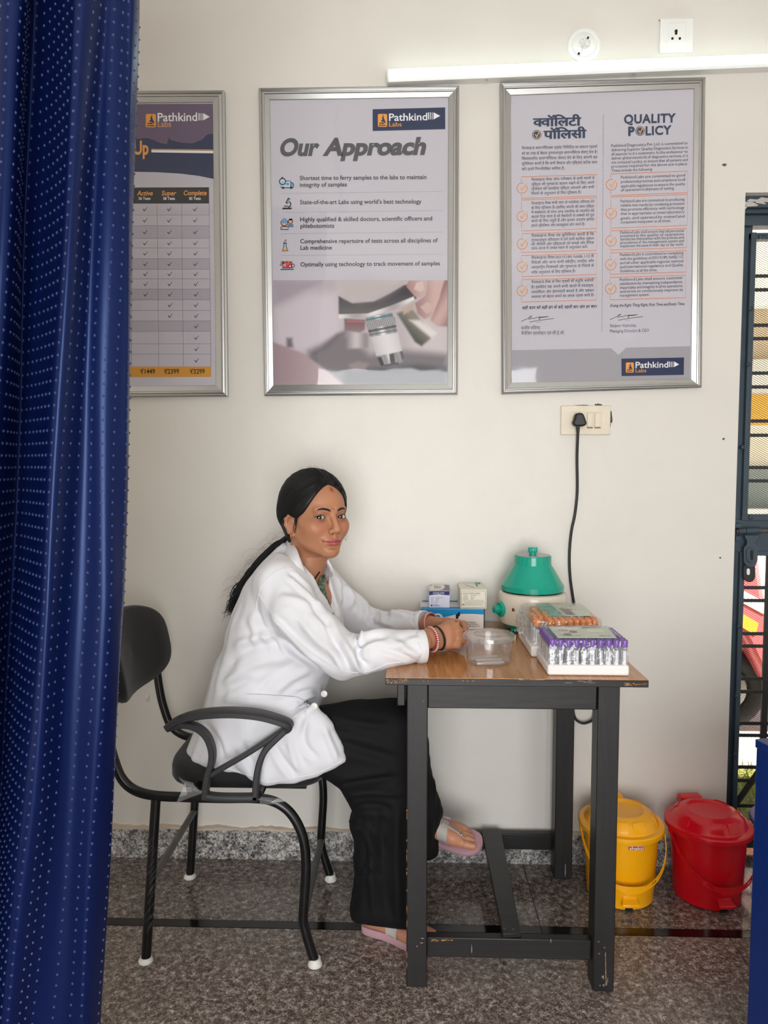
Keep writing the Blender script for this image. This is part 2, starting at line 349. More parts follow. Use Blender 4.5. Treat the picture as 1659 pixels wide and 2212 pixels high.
# ------------------------------------------------------------------ outside, seen through the gate
pave = obj('pavement', MB().box((-3.5, .13, -.15), (14, 14, -.004)), M('concrete_paving', S(200, 192, 180), .9, var=.15, vscale=3), smooth=0); tag(pave, kind='structure')
turf = obj('turf_base', MB().box((.6, .32, -.05), (3.4, .80, .006)), M('soil_green', S(112, 128, 62), .95, var=.4, vscale=30, col2=S(150, 140, 80)), smooth=0); tag(turf, kind='structure')
mb = MB()
for i in range(2600):
    x, y = rng.uniform(.9, 2.4), rng.uniform(.33, .79); h = rng.uniform(.02, .055); a = rng.uniform(0, 6.28); l = rng.uniform(-.02, .02, 2)
    d = np.array([math.cos(a), math.sin(a), 0]) * .0035; b = np.array([x, y, .004])
    mb.add([b - d, b + d, b + np.array([l[0], l[1], h])], [(0, 1, 2)])
go = obj('grass', mb, M('grass_blade', S(140, 168, 66), .7, var=.4, vscale=9, col2=S(186, 176, 96)), smooth=0)
tag(go, 'short green grass on the ground outside the gate', 'grass', kind='stuff')
cream = M('facade_cream', S(232, 222, 200), .85, var=.06, vscale=2)
bld = thing('shop_building', 'pale shop building across the yard with awning and signboards', 'building', (3.6, 6.4, 0))
obj('wall', MB().box((-.5, 6.4, -.003), (9, 6.7, 5.2)), cream, bld, smooth=0)
for k in range(7):
    x = .4 + k * 1.15; obj('awning_beam', MB().prism([(x, 6.4, 3.55), (x, 4.9, 2.75), (x, 4.9, 2.62), (x, 6.4, 3.35)], (.09, 0, 0)), M('brown_timber', S(128, 108, 84), .8), bld, smooth=0)
obj('awning_sheet', MB().prism([(-.2, 6.4, 3.62), (-.2, 4.8, 2.80), (-.2, 4.8, 2.77), (-.2, 6.4, 3.58)], (9, 0, 0)), M('awning_tin', S(206, 192, 156), .7, var=.1), bld, smooth=0)
obj('signboard', MB().box((3.1, 6.28, 1.72), (6.2, 6.4, 2.5)), M('white_board', S(244, 242, 238), .6), bld)
obj('signboard', MB().box((3.5, 6.26, 1.75), (4.4, 6.28, 2.1)), M('orange_board', S(238, 178, 70), .6), bld)
obj('shutter', MB().box((3.0, 6.3, .8), (4.6, 6.4, 1.25)), M('grey_shutter', S(132, 142, 138), .6), bld)
obj('low_wall', MB().box((2.6, 6.1, -.003), (6.4, 6.4, .8)), M('whitewash', S(238, 232, 224), .8), bld)
# red scooter on the paving
red_p = M('red_lacquer', S(222, 104, 108), .2, spec=.6, coat=.5); tyre = M('tyre_rubber', S(34, 33, 33), .8); chrome = M('chrome', S(210, 212, 216), .18, metal=1)
sc = thing('motor_scooter', 'red motor scooter with black tyres parked on the paving outside', 'scooter', (1.62, 1.08, 0))
def tor(c, R, r, n=26, m=10):
    t = np.linspace(0, 2 * math.pi, n, endpoint=False); return MB().tube([(c[0] + R * math.cos(a), c[1], c[2] + R * math.sin(a)) for a in t], r, m, closed=True)
for cx in (1.57, 2.72):
    wh = obj('wheel', tor((cx, 1.05, .205), .16, .045), tyre, sc, smooth=60)
    obj('hub', MB().lathe([(.115, -.03), (.12, 0), (.1, .03), (.04, .04), (0, .04)], (cx, 1.05, .205), 24, axis=(0, -1, 0)), M('alloy_hub', S(150, 150, 152), .4, metal=.8), wh)
ft = [(1.36, .30), (1.40, .42), (1.50, .50), (1.62, .50), (1.76, .40), (1.80, .30), (1.72, .40), (1.60, .445), (1.47, .41), (1.41, .33)]
obj('front_fender', MB().prism([(a, .97, b) for a, b in ft], (0, .16, 0)), red_p, sc, bev=.012)
apr = [(1.62, .46), (1.50, .66), (1.44, .86), (1.52, .98), (1.66, .92), (1.70, .70), (1.78, .40), (1.82, .26), (2.30, .24), (2.36, .52), (2.52, .60), (2.95, .62), (3.02, .50), (2.85, .42), (2.50, .34), (2.40, .16), (1.80, .16), (1.70, .30)]
obj('body_panel', MB().prism([(a, .93, b) for a, b in apr], (0, .26, 0)), red_p, sc, bev=.03, seg=3)
obj('side_stripe', MB().prism([(a, .925, b) for a, b in [(1.48, .72), (1.70, .60), (1.71, .655), (1.47, .78)]], (0, .008, 0)), M('white_stripe', S(240, 240, 240), .4), sc)
obj('side_stripe', MB().prism([(a, .925, b) for a, b in [(1.50, .60), (1.66, .50), (1.67, .56), (1.50, .66)]], (0, .008, 0)), M('yellow_stripe', S(240, 196, 60), .4), sc)
obj('seat', MB().box((2.32, .93, .62), (3.0, 1.17, .72)), tyre, sc, bev=.04, seg=3)
obj('handlebar', MB().tube([(1.60, .74, 1.02), (1.56, .9, .99), (1.54, 1.05, .98), (1.56, 1.2, .99), (1.60, 1.36, 1.02)], .016, 10), tyre, sc)
obj('headlamp', MB().lathe([(.07, -.02), (.075, .02), (.05, .05), (0, .06)], (1.44, 1.05, .93), 20, axis=(-1, 0, .1)), chrome, sc)
for y_ in (.93, 1.17): obj('stand', MB().tube([(2.1, 1.05 + (y_ - 1.05) * .6, .2), (2.14, y_ + (y_ - 1.05) * .3, .004)], .012, 8), tyre, sc)
sc.location.y += .22

# ------------------------------------------------------------------ curtain in the foreground
cur_m = M('navy_satin', S(7, 20, 66), .30, spec=.5, sheen=0., bump=.18, bscale=320, bdist=.0006, var=.16, vscale=5, stretch=(3, 3, .25), aniso=.5)
cur_m.node_tree.nodes['Principled BSDF'].inputs['Specular Tint'].default_value = (.35, .5, 1, 1)
tuft_m = M('navy_tuft', S(34, 54, 112), .5, sheen=.4)
CD = 1.15
tab_py = np.array([-900., 0, 850, 1300, 1700, 2212, 2800])
anch = np.array([[-300, -300, -330, -350, -370, -400, -430], [-190, -190, -225, -250, -275, -310, -340], [-110, -110, -145, -172, -200, -235, -265],
                 [-30, -30, -70, -95, -118, -150, -180], [45, 42, 2, -22, -48, -80, -110], [82, 78, 48, 26, 0, -42, -70], [180, 172, 118, 92, 62, 8, -30],
                 [240, 232, 178, 158, 130, 80, 40], [284, 277, 246, 236, 208, 172, 150], [303, 298, 277, 267, 243, 216, 200], [290, 284, 264, 252, 226, 196, 180]], float)
depth = np.array([.03, -.03, .035, -.035, -.055, .045, -.05, -.008, .004, .035, .075])
na = 241; zs = np.concatenate([np.linspace(2.52, .10, 150)])
aa = np.linspace(0, len(anch) - 1, na)
def crm(tab, a):
    i = np.clip(np.floor(a).astype(int), 0, len(tab) - 2); t = (a - i)
    g = lambda k: tab[np.clip(k, 0, len(tab) - 1)]
    sh = t.reshape((-1,) + (1,) * (tab.ndim - 1)); p0, p1, p2, p3 = g(i - 1), g(i), g(i + 1), g(i + 2)
    return .5 * (2 * p1 + (p2 - p0) * sh + (2 * p0 - 5 * p1 + 4 * p2 - p3) * sh ** 2 + (3 * p1 - p0 - 3 * p2 + p3) * sh ** 3)
pxa = crm(anch, aa); dya = crm(depth, aa)
G = np.zeros((len(zs), na, 3))
for j, z in enumerate(zs):
    py = float(proj(np.array([-.5, -D + CD, z]))[1])
    px = np.array([np.interp(py, tab_py, pxa[i]) for i in range(na)])
    x = np.array([U(q, py, CD + e_)[0] for q, e_ in zip(px, dya)])
    y = -D + CD + dya * (1 + .15 * math.sin(z * 2.1)) + .004 * np.sin(aa * 5 + z * 3)
    G[j] = np.stack([x + .0015 * np.sin(z * 9 + aa * 3), y, np.full(na, z)], 1)
cu = obj('curtain', MB().grid(G), cur_m, smooth=180)
tag(cu, 'navy satin curtain with embroidered dots hanging at the left of the photo', 'curtain')
sol = cu.modifiers.new('thickness', 'SOLIDIFY'); sol.thickness = .0012
mb = MB(); N_ = np.cross(np.gradient(G, axis=0), np.gradient(G, axis=1)); N_ /= np.linalg.norm(N_, axis=2)[..., None]
N_ *= np.where((N_ * (CAM - G)).sum(2) < 0, -1., 1.)[..., None]
arc = np.concatenate([[0], np.cumsum(np.linalg.norm(np.diff(G[60], axis=0), axis=1))])
for ci, s in enumerate(np.arange(.004, arc[-1], .0175)):
    i = np.interp(s, arc, np.arange(na))
    i0 = int(i); t = i - i0; i1 = min(i0 + 1, na - 1)
    for z in np.arange(.13, 2.5, .0185):
        z2 = z + (.0 if ci % 2 else .0); j = np.interp(-z2, -zs, np.arange(len(zs))); j0 = int(j); tj = j - j0; j1 = min(j0 + 1, len(zs) - 1)
        P = (G[j0, i0] * (1 - t) + G[j0, i1] * t) * (1 - tj) + (G[j1, i0] * (1 - t) + G[j1, i1] * t) * tj
        n = N_[j0, i0]; tx = G[j0, i1] - G[j0, i0]; tx /= np.linalg.norm(tx) + 1e-9; tz = np.array([0, 0, 1.])
        q = .0042; mb.add([P - tx * q * .8, P - tz * q, P + tx * q * .8, P + tz * q, P + n * .0034], [(0, 1, 4), (1, 2, 4), (2, 3, 4), (3, 0, 4)])
tf = obj('embroidered_dots', mb, tuft_m, cu, smooth=0); tag(tf, kind='stuff')
rod = thing('curtain_rod', 'steel rod carrying the navy curtain just under the ceiling', 'curtain rod', (-.9, -D + CD, 2.53))
obj('rod', MB().tube([(-2.6, -D + CD, 2.53), (-.3, -D + CD, 2.53)], .012, 14), chrome, rod)
obj('hanger', MB().box((-.34, -D + CD - .01, 2.53), (-.32, -D + CD + .01, 3.0)), chrome, rod)
# ------------------------------------------------------------------ lettering (flat print, one mesh per block of text)
_fc = bpy.data.curves.new('type', 'FONT'); _fo = bpy.data.objects.new('type', _fc); COL.objects.link(_fo); _G = {}
def _raw(s, off, res):
    _fc.body = s; _fc.offset = off; _fc.resolution_u = res
    dg = bpy.context.evaluated_depsgraph_get(); _fo.update_tag(); dg.update()
    me = _fo.evaluated_get(dg).to_mesh(); V = np.array([v.co[:2] for v in me.vertices]).reshape(-1, 2); me.calc_loop_triangles()
    T = [tuple(t.vertices) for t in me.loop_triangles]; _fo.evaluated_get(dg).to_mesh_clear(); return V, T
def glyph(ch, off, res):
    k = (ch, off, res)
    if k not in _G:
        if ch == ' ': _G[k] = (np.zeros((0, 2)), [], .27); return _G[k]
        half = len(ch) > 1 and ch[1] == '\u094d'
        V, T = _raw(ch[0], off, res); hx = _raw('H', 0, 1)[0][:, 0].max(); adv = _raw(ch[0] + 'H', 0, 1)[0][:, 0].max() - hx
        if half:                                     # half form of a Devanagari consonant: drop its right-hand stroke
            cut = adv * .66; bmm = bmesh.new(); vs = [bmm.verts.new((x, y, 0)) for x, y in V]
            for t in T:
                try: bmm.faces.new([vs[i] for i in t])
                except ValueError: pass
            bmesh.ops.bisect_plane(bmm, geom=bmm.verts[:] + bmm.edges[:] + bmm.faces[:], plane_co=(cut, 0, 0), plane_no=(1, 0, 0), clear_outer=True)
            bmesh.ops.triangulate(bmm, faces=bmm.faces[:]); bmm.verts.index_update()
            V = np.array([v.co[:2] for v in bmm.verts]).reshape(-1, 2); T = [tuple(v.index for v in f.verts) for f in bmm.faces]; bmm.free(); adv = cut
        _G[k] = (V, T, adv)
    return _G[k]
def split_text(s):
    out = []; i = 0
    while i < len(s):
        c = s[i]; o = ord(c)
        if 0x915 <= o <= 0x939:
            cl = []
            while i + 2 < len(s) and s[i + 1] == '\u094d' and 0x915 <= ord(s[i + 2]) <= 0x939:
                if s[i + 2] == '\u0930': break
                if s[i] != '\u0930': cl.append(s[i] + '\u094d')
                i += 2
            cl.append(s[i]); i += 1
            if i + 1 < len(s) and s[i] == '\u094d' and s[i + 1] == '\u0930': cl.append('\u094d'); i += 2
            if i < len(s) and s[i] == '\u093f': cl.insert(0, '\u093f'); i += 1
            out += cl
        else: out.append(c); i += 1
    return out
def layout(s, off=0., res=2, track=0.):
    Vs, Ts, x, n = [], [], 0., 0
    for ch in split_text(s):
        V, T, adv = glyph(ch, off, res)
        if len(V): Vs.append(V + [x, 0]); Ts += [(a + n, b + n, c + n) for a, b, c in T]; n += len(V)
        x += adv + track
    return np.vstack(Vs), Ts, x - track
def put(mb, s, a, b, cap, off=0., res=2, shear=0., ref=.69, track=0.):
    """set a line of text between baseline points a and b (world points on a flat sheet facing -y)"""
    V, T, wd = layout(s, off, res, track); a = np.asarray(a); b = np.asarray(b); ex = b - a; x0, x1 = V[:, 0].min(), V[:, 0].max()
    L = np.linalg.norm(ex); ex = ex / L; up = np.array([-ex[2], 0, ex[0]]) if abs(ex[1]) < .5 else np.array([0, 0, 1.])
    k = cap / ref; P = a + ((V[:, :1] - x0) / (x1 - x0) * L) * ex + V[:, 1:] * k * up + V[:, 1:] * k * shear * ex
    mb.add(P, T)
def inside2d(poly, X, Z_):
    """signed distance to a polygon in the x-z plane (negative inside)"""
    P = np.asarray(poly); d = np.full(np.broadcast(X, Z_).shape, 1e9); s_ = np.ones_like(d)
    for i in range(len(P)):
        a, b = P[i], P[i - 1]; e = b - a; wx, wz = X - a[0], Z_ - a[1]; t = np.clip((wx * e[0] + wz * e[1]) / (e @ e + 1e-12), 0, 1)
        d = np.minimum(d, (wx - e[0] * t) ** 2 + (wz - e[1] * t) ** 2); c1, c2, c3 = Z_ >= a[1], Z_ < b[1], e[0] * wz > e[1] * wx
        s_ = np.where((c1 & c2 & c3) | (~c1 & ~c2 & ~c3), -s_, s_)
    return s_ * np.sqrt(d)
PY = .006                                             # poster sheet stands this far off the wall
def lay(k): return D - PY - .0004 * k
def line(mb, s, x0, x1, y0, y1, cap, k=2, **kw): put(mb, s, U(x0, y0, lay(k)), U(x1, y1, lay(k)), cap * lay(k) / F, **kw)
def words(mb, s, x0, x1, y0, y1, cap, k=2, **kw):
    """a justified line: every word keeps its width, the gaps stretch"""
    ws = s.split(' '); wid = [np.ptp(layout(q, kw.get('off', 0.))[0][:, 0]) for q in ws]; tot = sum(wid); gap = .27
    if len(ws) == 1: line(mb, s, x0, x1, y0, y1, cap, k, **kw); return
    sc_ = (x1 - x0) / (tot + gap * (len(ws) - 1)); x = x0
    for q, wq in zip(ws, wid):
        e = x + wq * sc_; f = lambda v: y0 + (y1 - y0) * (v - x0) / (x1 - x0)
        line(mb, q, x, e, f(x), f(e), cap, k, **kw); x = e + gap * sc_
def poly(mb, pts, k=1): mb.add([U(a, b, lay(k)) for a, b in pts], [tuple(range(len(pts)))])
def strip(mb, pts, wpx, k=1, closed=False):
    P = np.array([U(a, b, lay(k)) for a, b in pts]); wd = wpx / 2 * D / F; T = np.gradient(P, axis=0) if not closed else np.roll(P, -1, 0) - np.roll(P, 1, 0)
    T /= np.linalg.norm(T, axis=1)[:, None]; N = np.stack([-T[:, 2], np.zeros(len(P)), T[:, 0]], 1)
    V = np.vstack([P + N * wd, P - N * wd]); n = len(P); mb.add(V, [(i, (i + 1) % n, n + (i + 1) % n, n + i) for i in range(n if closed else n - 1)])
def circ(cx, cy, r, n=24, a0=0., a1=2 * math.pi): return [(cx + r * math.cos(a), cy + r * math.sin(a)) for a in np.linspace(a0, a1, n, endpoint=abs(a1 - a0) < 6.2)]
ink = lambda nm, c: M('print_' + nm, S(*c), .55, spec=.2)
I_paper = ink('paper', (194, 191, 201)); I_navy = ink('navy', (38, 50, 84)); I_text = ink('charcoal', (52, 50, 56)); I_head = ink('grey_heading', (84, 84, 88))
I_white = ink('white', (236, 236, 240)); I_orange = ink('orange', (232, 160, 78)); I_amber = ink('amber_band', (206, 146, 50)); I_dark = ink('black', (36, 36, 40))
I_rule = ink('rule', (168, 165, 172)); I_box = ink('orange_rule', (216, 132, 84)); I_tick = ink('green_tick', (40, 66, 44)); I_band = ink('grey_band', (160, 158, 166))
I_qp = ink('slate_heading', (46, 62, 88)); I_qt = ink('slate_text', (66, 68, 84)); I_row1 = ink('row_light', (188, 183, 194)); I_row2 = ink('row_dark', (172, 166, 178))
I_blue = ink('icon_blue', (110, 160, 206)); I_skin = ink('icon_skin', (222, 168, 144)); I_red = ink('icon_red', (206, 62, 76)); I_pale = ink('icon_pale', (176, 206, 228))
alu = M('brushed_aluminium', S(188, 188, 187), .28, metal=1., bump=.08, bscale=40, bdist=.001, stretch=(1, 1, 30), rvar=1)
film = clear('poster_film', rough=.03, refl=.05, bump=.12, bscale=5.5, bdist=.006)

def frame(label, outer, inner, key):
    c = np.mean([U(*p, D) for p in outer], axis=0)
    t = thing('poster_frame', label, 'framed poster', (c[0], 0, c[2]), 'framed posters on the wall')
    prof = [(0, 0), (0, .017), (.10, .0185), (.20, .0165), (.24, .0135), (.30, .0145), (.36, .0150), (.46, .0145), (.52, .0125), (.96, .0095), (1, .0085), (1, .0045)]
    O = [U(*p, D) for p in outer]; I = [U(*p, D) for p in inner]
    for i in range(4):
        j = (i + 1) % 4
        G = [[O[q] + (I[q] - O[q]) * a + np.array([0, -h, 0]) for q in (i, j)] for a, h in prof]
        obj('frame_rail', MB().grid(np.array(G)), alu, t, smooth=20)
    obj('backing', MB().prism([O[q] * [1, 0, 1] + [0, -.003, 0] for q in range(4)], (0, .003, 0)), I_dark, t, smooth=0)
    E_ = lambda q, k: U(*(np.array(inner[q]) + (np.array(inner[q]) - np.mean(inner, axis=0)) * .012), lay(k))
    obj('poster_sheet', MB().add([E_(q, 0) for q in range(4)], [(0, 1, 2, 3)]), I_paper, t, smooth=0)
    n = 24; a, b, c_, d_ = [E_(q, 7) for q in range(4)]; s_ = np.linspace(0, 1, n)
    G = np.array([[(a * (1 - u) + b * u) * (1 - v) + (d_ * (1 - u) + c_ * u) * v for u in s_] for v in s_])
    r = np.random.default_rng(key); ph = r.uniform(0, 6, 6); uu, vv = np.meshgrid(s_, s_)
    bump_ = .0005 * (np.sin(uu * 5 + ph[0] + vv * 2) * np.sin(vv * 6 + ph[1]) + .6 * np.sin(uu * 11 + vv * 9 + ph[2]))
    G[..., 1] -= bump_ * np.sin(uu * math.pi) * np.sin(vv * math.pi) + .0002
    obj('clear_film', MB().grid(G), film, t, smooth=180)
    return t
def logo(t, x0, y0, x1, y1, q, tri, bars, capP, capL, xP, xL, yP, yL, k=2):
    """q: corners of the orange emblem; white name, bars and arrow head; orange second word"""
    def P_(nm, mb, m): obj(nm, mb, m, t, smooth=0)
    e0, e1, f0, f1 = q; w_, h_ = e1 - e0, f1 - f0; r = .1 * w_
    rr = [(e0 + r, f0), (e1 - r, f0), (e1, f0 + r), (e1, f1 - r), (e1 - r, f1), (e0 + r, f1), (e0, f1 - r), (e0, f0 + r)]
    mb = MB(); poly(mb, rr, k); P_('emblem', mb, I_orange)
    X = lambda a, b: (e0 + a * w_, f0 + b * h_); mb = MB()
    for pts in ([(.52, .12), (.62, .08), (.66, .2), (.56, .26)], [(.42, .26), (.6, .22), (.74, .48), (.84, .62), (.78, .78), (.68, .66), (.52, .6), (.36, .58), (.34, .5), (.5, .44)],
                [(.14, .70), (.5, .64), (.66, .72), (.62, .8), (.4, .74), (.14, .78)], [(.12, .84), (.8, .84), (.92, .92), (.12, .92)]): poly(mb, [X(*p) for p in pts], k + 1)
    P_('emblem_microscope', mb, I_navy)
    mb = MB(); line(mb, 'Pathkind', xP[0], xP[1], yP[0], yP[1], capP, k, off=.012, res=4)
    for a, wd in bars: strip(mb, [(a, tri[1]), (a, tri[2])], wd, k)
    poly(mb, [(tri[0], tri[1]), (tri[3], (tri[1] + tri[2]) / 2), (tri[0], tri[2])], k); P_('logo_name', mb, I_white)
    mb = MB(); line(mb, 'Labs', xL[0], xL[1], yL[0], yL[1], capL, k, off=.004, res=4); P_('logo_subtitle', mb, I_orange)

# --- left poster: price table of check-up packages, mostly behind the curtain
t1 = frame('framed check-up price table poster half hidden behind the curtain', [(58, 203), (487, 201), (494, 857), (78, 860)], [(84, 226), (461, 224), (468, 833), (100, 836)], 1)
P1 = lambda nm, mb, m: obj(nm, mb, m, t1, smooth=0)
mb = MB(); poly(mb, [(84, 226), (461, 224), (464, 387), (430, 380), (390, 375), (340, 372), (290, 371), (88, 371)], 1); P1('header_band', mb, I_navy)
mb = MB(); poly(mb, [(84, 226), (461, 224), (462, 288), (447, 291), (436, 302), (415, 310), (390, 308), (368, 302), (366, 296), (360, 312), (346, 309), (330, 302), (318, 298), (300, 300), (240, 306), (86, 300)], 2); P1('header_reflection', mb, ink('mauve_reflection', (104, 88, 112)))  # reflection over the upper navy header, painted as a flat purple-grey shape
logo(t1, 0, 0, 0, 0, (315, 336.7, 246, 275), (439, 244.5, 260, 453), [(430, 2.2), (434, 1.4), (437.2, 1.0)], 17, 12, (340.6, 426), (341, 369.5), (262, 261), (274.3, 274), 3)
mb = MB(); line(mb, 'Up', 289, 321, 333, 333, 27, 3, off=.03, res=4); P1('heading', mb, I_orange)
mb = MB(); strip(mb, [(327, 322.5), (462, 324)], 1.6, 3); P1('header_rule', mb, I_orange)
mb = MB(); strip(mb, [(327, 326.5), (462, 328.5)], 5, 3); P1('header_rule', mb, I_white)
rows = [439.5, 464.2, 487.6, 515, 535.8, 558.9, 581.7, 602.2, 624.7, 647.4, 670.5, 693.3, 716, 742.7, 765, 791.8]
cx_ = lambda c, y: (c[0] + (c[1] - c[0]) * (y - 440) / 350)
cols = [(100, 110), (286, 284), (339.3, 343), (392.2, 396), (451.6, 455.8)]
for i in range(15):
    mb = MB(); a, b = rows[i], rows[i + 1]; poly(mb, [(cx_(cols[0], a), a), (cx_(cols[4], a), a), (cx_(cols[4], b), b), (cx_(cols[0], b), b)], 1); P1('table_row', mb, I_row2 if i in (2, 5, 8, 11) else I_row1)
mb = MB()
for y in rows[1:-1]: strip(mb, [(cx_(cols[0], y), y), (cx_(cols[4], y), y)], .8, 2)
for c in cols[1:]: strip(mb, [(c[0], 440), (c[1], 792)], .8, 2)
P1('table_rules', mb, ink('table_rule', (130, 126, 136)))
mb = MB(); poly(mb, [(100, 406), (451.2, 404.5), (451.6, 439.5), (102, 440)], 2); P1('table_header', mb, I_dark)
for s_, a, b, y in (('Active', 295.7, 329.7, 422), ('Super', 349, 380, 422), ('Complete', 396, 446, 421.5)): mb = MB(); line(mb, s_, a, b, y, y, 9.5, 3, off=.02, shear=.18, res=3); P1('column_heading', mb, I_orange)
for s_, a, b in (('56 Tests', 299.5, 325), ('58 Tests', 352.5, 378), ('82 Tests', 408.6, 433.6)): mb = MB(); line(mb, s_, a, b, 431.5, 431.5, 5.6, 3, off=.02); P1('column_subheading', mb, I_white)
for c, n in (((313, 316.5), 9), ((365.5, 368.5), 11), ((421.5, 425), 15)):
    for i in range(n):
        y = (rows[i] + rows[i + 1]) / 2; x = cx_(c, y); mb = MB(); poly(mb, [(x - 5, y), (x - 3.4, y - .8), (x - 1.4, y + 2.4), (x + 4.6, y - 5), (x + 5, y - 4.4), (x - 1.2, y + 5)], 3); P1('tick', mb, I_tick)
mb = MB(); poly(mb, [(104, 792), (455.8, 792), (456.2, 814), (105, 815)], 2); P1('price_band', mb, I_amber)
for s_, a, b in (('₹1449', 303.7, 335), ('₹2399', 355, 386.8), ('₹3299', 410.9, 442.3)): mb = MB(); line(mb, s_, a, b, 807.5, 807, 10, 3, off=.018, res=4); P1('price', mb, I_dark)

# --- middle poster
t2 = frame('framed Our Approach poster with a microscope picture, above the seated woman', [(561, 196), (991, 191), (988, 853), (573, 856)], [(584, 219), (968, 213), (966, 830), (592, 832)], 2)
P2 = lambda nm, mb, m: obj(nm, mb, m, t2, smooth=0)
mb = MB(); poly(mb, [(805, 236), (961.6, 232), (961.8, 279), (805, 283)], 1); P2('logo_plate', mb, I_navy)
logo(t2, 0, 0, 0, 0, (816.2, 836.3, 246, 274), (936.5, 242.7, 258, 951), [(926, 2.2), (930.3, 1.6), (934, 1.1)], 14.7, 8.8, (840.4, 923), (840.5, 867.5), (261.2, 259.5), (273.4, 272.8), 2)
mb = MB(); line(mb, 'Our', 602, 686, 335.6, 334.6, 33, 2, off=.045, shear=.22, res=6); line(mb, 'Approach', 697, 917.4, 334.8, 332.6, 33, 2, off=.045, shear=.22, res=6); P2('heading', mb, I_head)
for s_, a, b, y0, y1 in (('Shortest time to ferry samples to the labs to maintain', 647.6, 921, 389, 386.6), ('integrity of samples', 647.6, 749.4, 403.6, 402.6), ("State-of-the-art Labs using world’s best technology", 648, 910.5, 441, 439.4),
        ('Highly qualified & skilled doctors, scientific officers and', 648.4, 933.5, 478.4, 476), ('phlebotomists', 649, 722, 492.4, 491.8), ('Comprehensive repertoire of tests across all disciplines of', 648.7, 945.7, 525.5, 523.3),
        ('Lab medicine', 649, 717, 539.4, 538.9), ('Optimally using technology to track movement of samples', 649, 950.4, 575.4, 573)):
    mb = MB(); line(mb, s_, a, b, y0, y1, 8.6, 2, off=.014, res=3); P2('text_line', mb, I_text)
mb = MB()
for y0, y1 in ((417.8, 413.6), (459.2, 454.6), (505, 501), (552, 549)): strip(mb, [(608, y0), (956, y1)], .9, 1)
P2('rules', mb, I_rule)
# icons
mb = MB(); strip(mb, circ(610.3, 392, 6.6), 2.2, 3, True); strip(mb, [(610.3, 392), (611.5, 394.5)], 1.4, 3); strip(mb, [(610, 385), (610, 382.5)], 3.6, 3)
strip(mb, [(616, 391), (628, 391), (628, 404)], 1.5, 3); strip(mb, [(607, 402), (607, 405.4), (633.5, 405.4), (634.4, 399), (632, 394.6), (628, 394.6)], 1.6, 3); strip(mb, [(617, 397.6), (623, 397.6)], 1.2, 3); strip(mb, [(621, 395.2), (623.4, 397.6), (621, 400)], 1.2, 3)
poly(mb, circ(611.7, 405.8, 2.7, 12), 3); poly(mb, circ(629, 405.6, 2.7, 12), 3)
strip(mb, [(624.6, 428), (621, 435), (618.4, 439.4)], 5.2, 3); strip(mb, [(625, 435.5), (628.3, 440), (626.6, 446), (622, 447.4)], 2.6, 3); strip(mb, [(610, 450.4), (630, 450.2)], 3, 3); strip(mb, [(613, 445.6), (622, 445)], 1.8, 3)
strip(mb, circ(614.3, 481, 7.2), 1.5, 3, True); strip(mb, circ(627.5, 478.6, 4.6), 1.4, 3, True); strip(mb, [(606.6, 495.6), (607, 491), (610, 489), (619, 489), (622.6, 491), (623, 495.6), (606.6, 495.6)], 1.4, 3); strip(mb, [(622, 489), (622.4, 485.6), (632.6, 485), (634, 489.4), (623, 489.6)], 1.2, 3)
poly(mb, [(623, 475.6), (625, 472.4), (631, 472.2), (632.2, 476.2)], 3); strip(mb, [(610, 481.4), (613, 481.2)], .9, 3); strip(mb, [(615.6, 481.2), (618.4, 481)], .9, 3)
strip(mb, [(613.4, 525.4), (613.4, 533), (609.4, 541.8), (622.4, 541.6), (618, 533), (618, 525.2)], 1.5, 3); strip(mb, [(612, 525.4), (619.6, 525.2)], 1.8, 3); strip(mb, circ(617, 519.4, 1.5, 10), .9, 3, True); strip(mb, circ(614.4, 522.6, 1.0, 8), .8, 3, True)
strip(mb, [(610.4, 566), (610.4, 578.6), (630.6, 578.2), (630.6, 565.6), (610.4, 566)], 1.4, 3); strip(mb, [(606, 582), (634.6, 581.4)], 1.8, 3); strip(mb, circ(632.6, 573.6, 3.6, 14), 1.2, 3, True); strip(mb, circ(610, 567, 2.8, 12), 1, 3, True); strip(mb, circ(606.6, 572.2, 1.7, 10), .9, 3, True)
V_ = np.vstack(mb.v); pyv = proj(V_)[1]
for lo_, hi_ in ((370, 415), (415, 458), (458, 503), (503, 550), (550, 600)):
    fs = [f for f in mb.f if lo_ <= pyv[f[0]] < hi_]; us = sorted({i for f in fs for i in f}); ix = {q: n for n, q in enumerate(us)}; P2('icon_outline', (V_[us], [tuple(ix[i] for i in f) for f in fs]), I_dark)
mb = MB(); poly(mb, [(616, 391.6), (627.6, 391.6), (627.6, 404.6), (609, 404.6), (609, 402), (616, 399)], 2); poly(mb, circ(610.3, 392, 6), 2); poly(mb, [(613.8, 526), (617.6, 526), (617.6, 533.6), (619, 536.4), (612, 536.6), (613.8, 533.6)], 2); P2('icon_fill', mb, I_pale)
mb = MB(); poly(mb, [(628.2, 395), (632, 395), (634, 400), (633, 404.8), (628.2, 404.8)], 2); poly(mb, circ(614.3, 476.4, 5.6, 16), 3.2); poly(mb, [(622.6, 489), (623, 486), (632.6, 485.6), (633.4, 489)], 2); poly(mb, [(623, 430), (625.4, 431), (621.6, 438), (619.4, 437)], 3.4); P2('icon_fill', mb, I_blue)
mb = MB(); poly(mb, circ(614.3, 482, 5.2, 16), 2); poly(mb, circ(627.5, 479.4, 3.8, 14), 2); P2('icon_fill', mb, I_skin)
mb = MB(); poly(mb, [(611.4, 537.4), (620, 537.2), (621.6, 541), (610.2, 541.2)], 2); P2('icon_fill', mb, I_orange)
mb = MB(); poly(mb, [(611, 566.6), (630, 566.2), (630, 577.8), (611, 578.2)], 2); P2('icon_fill', mb, I_red)
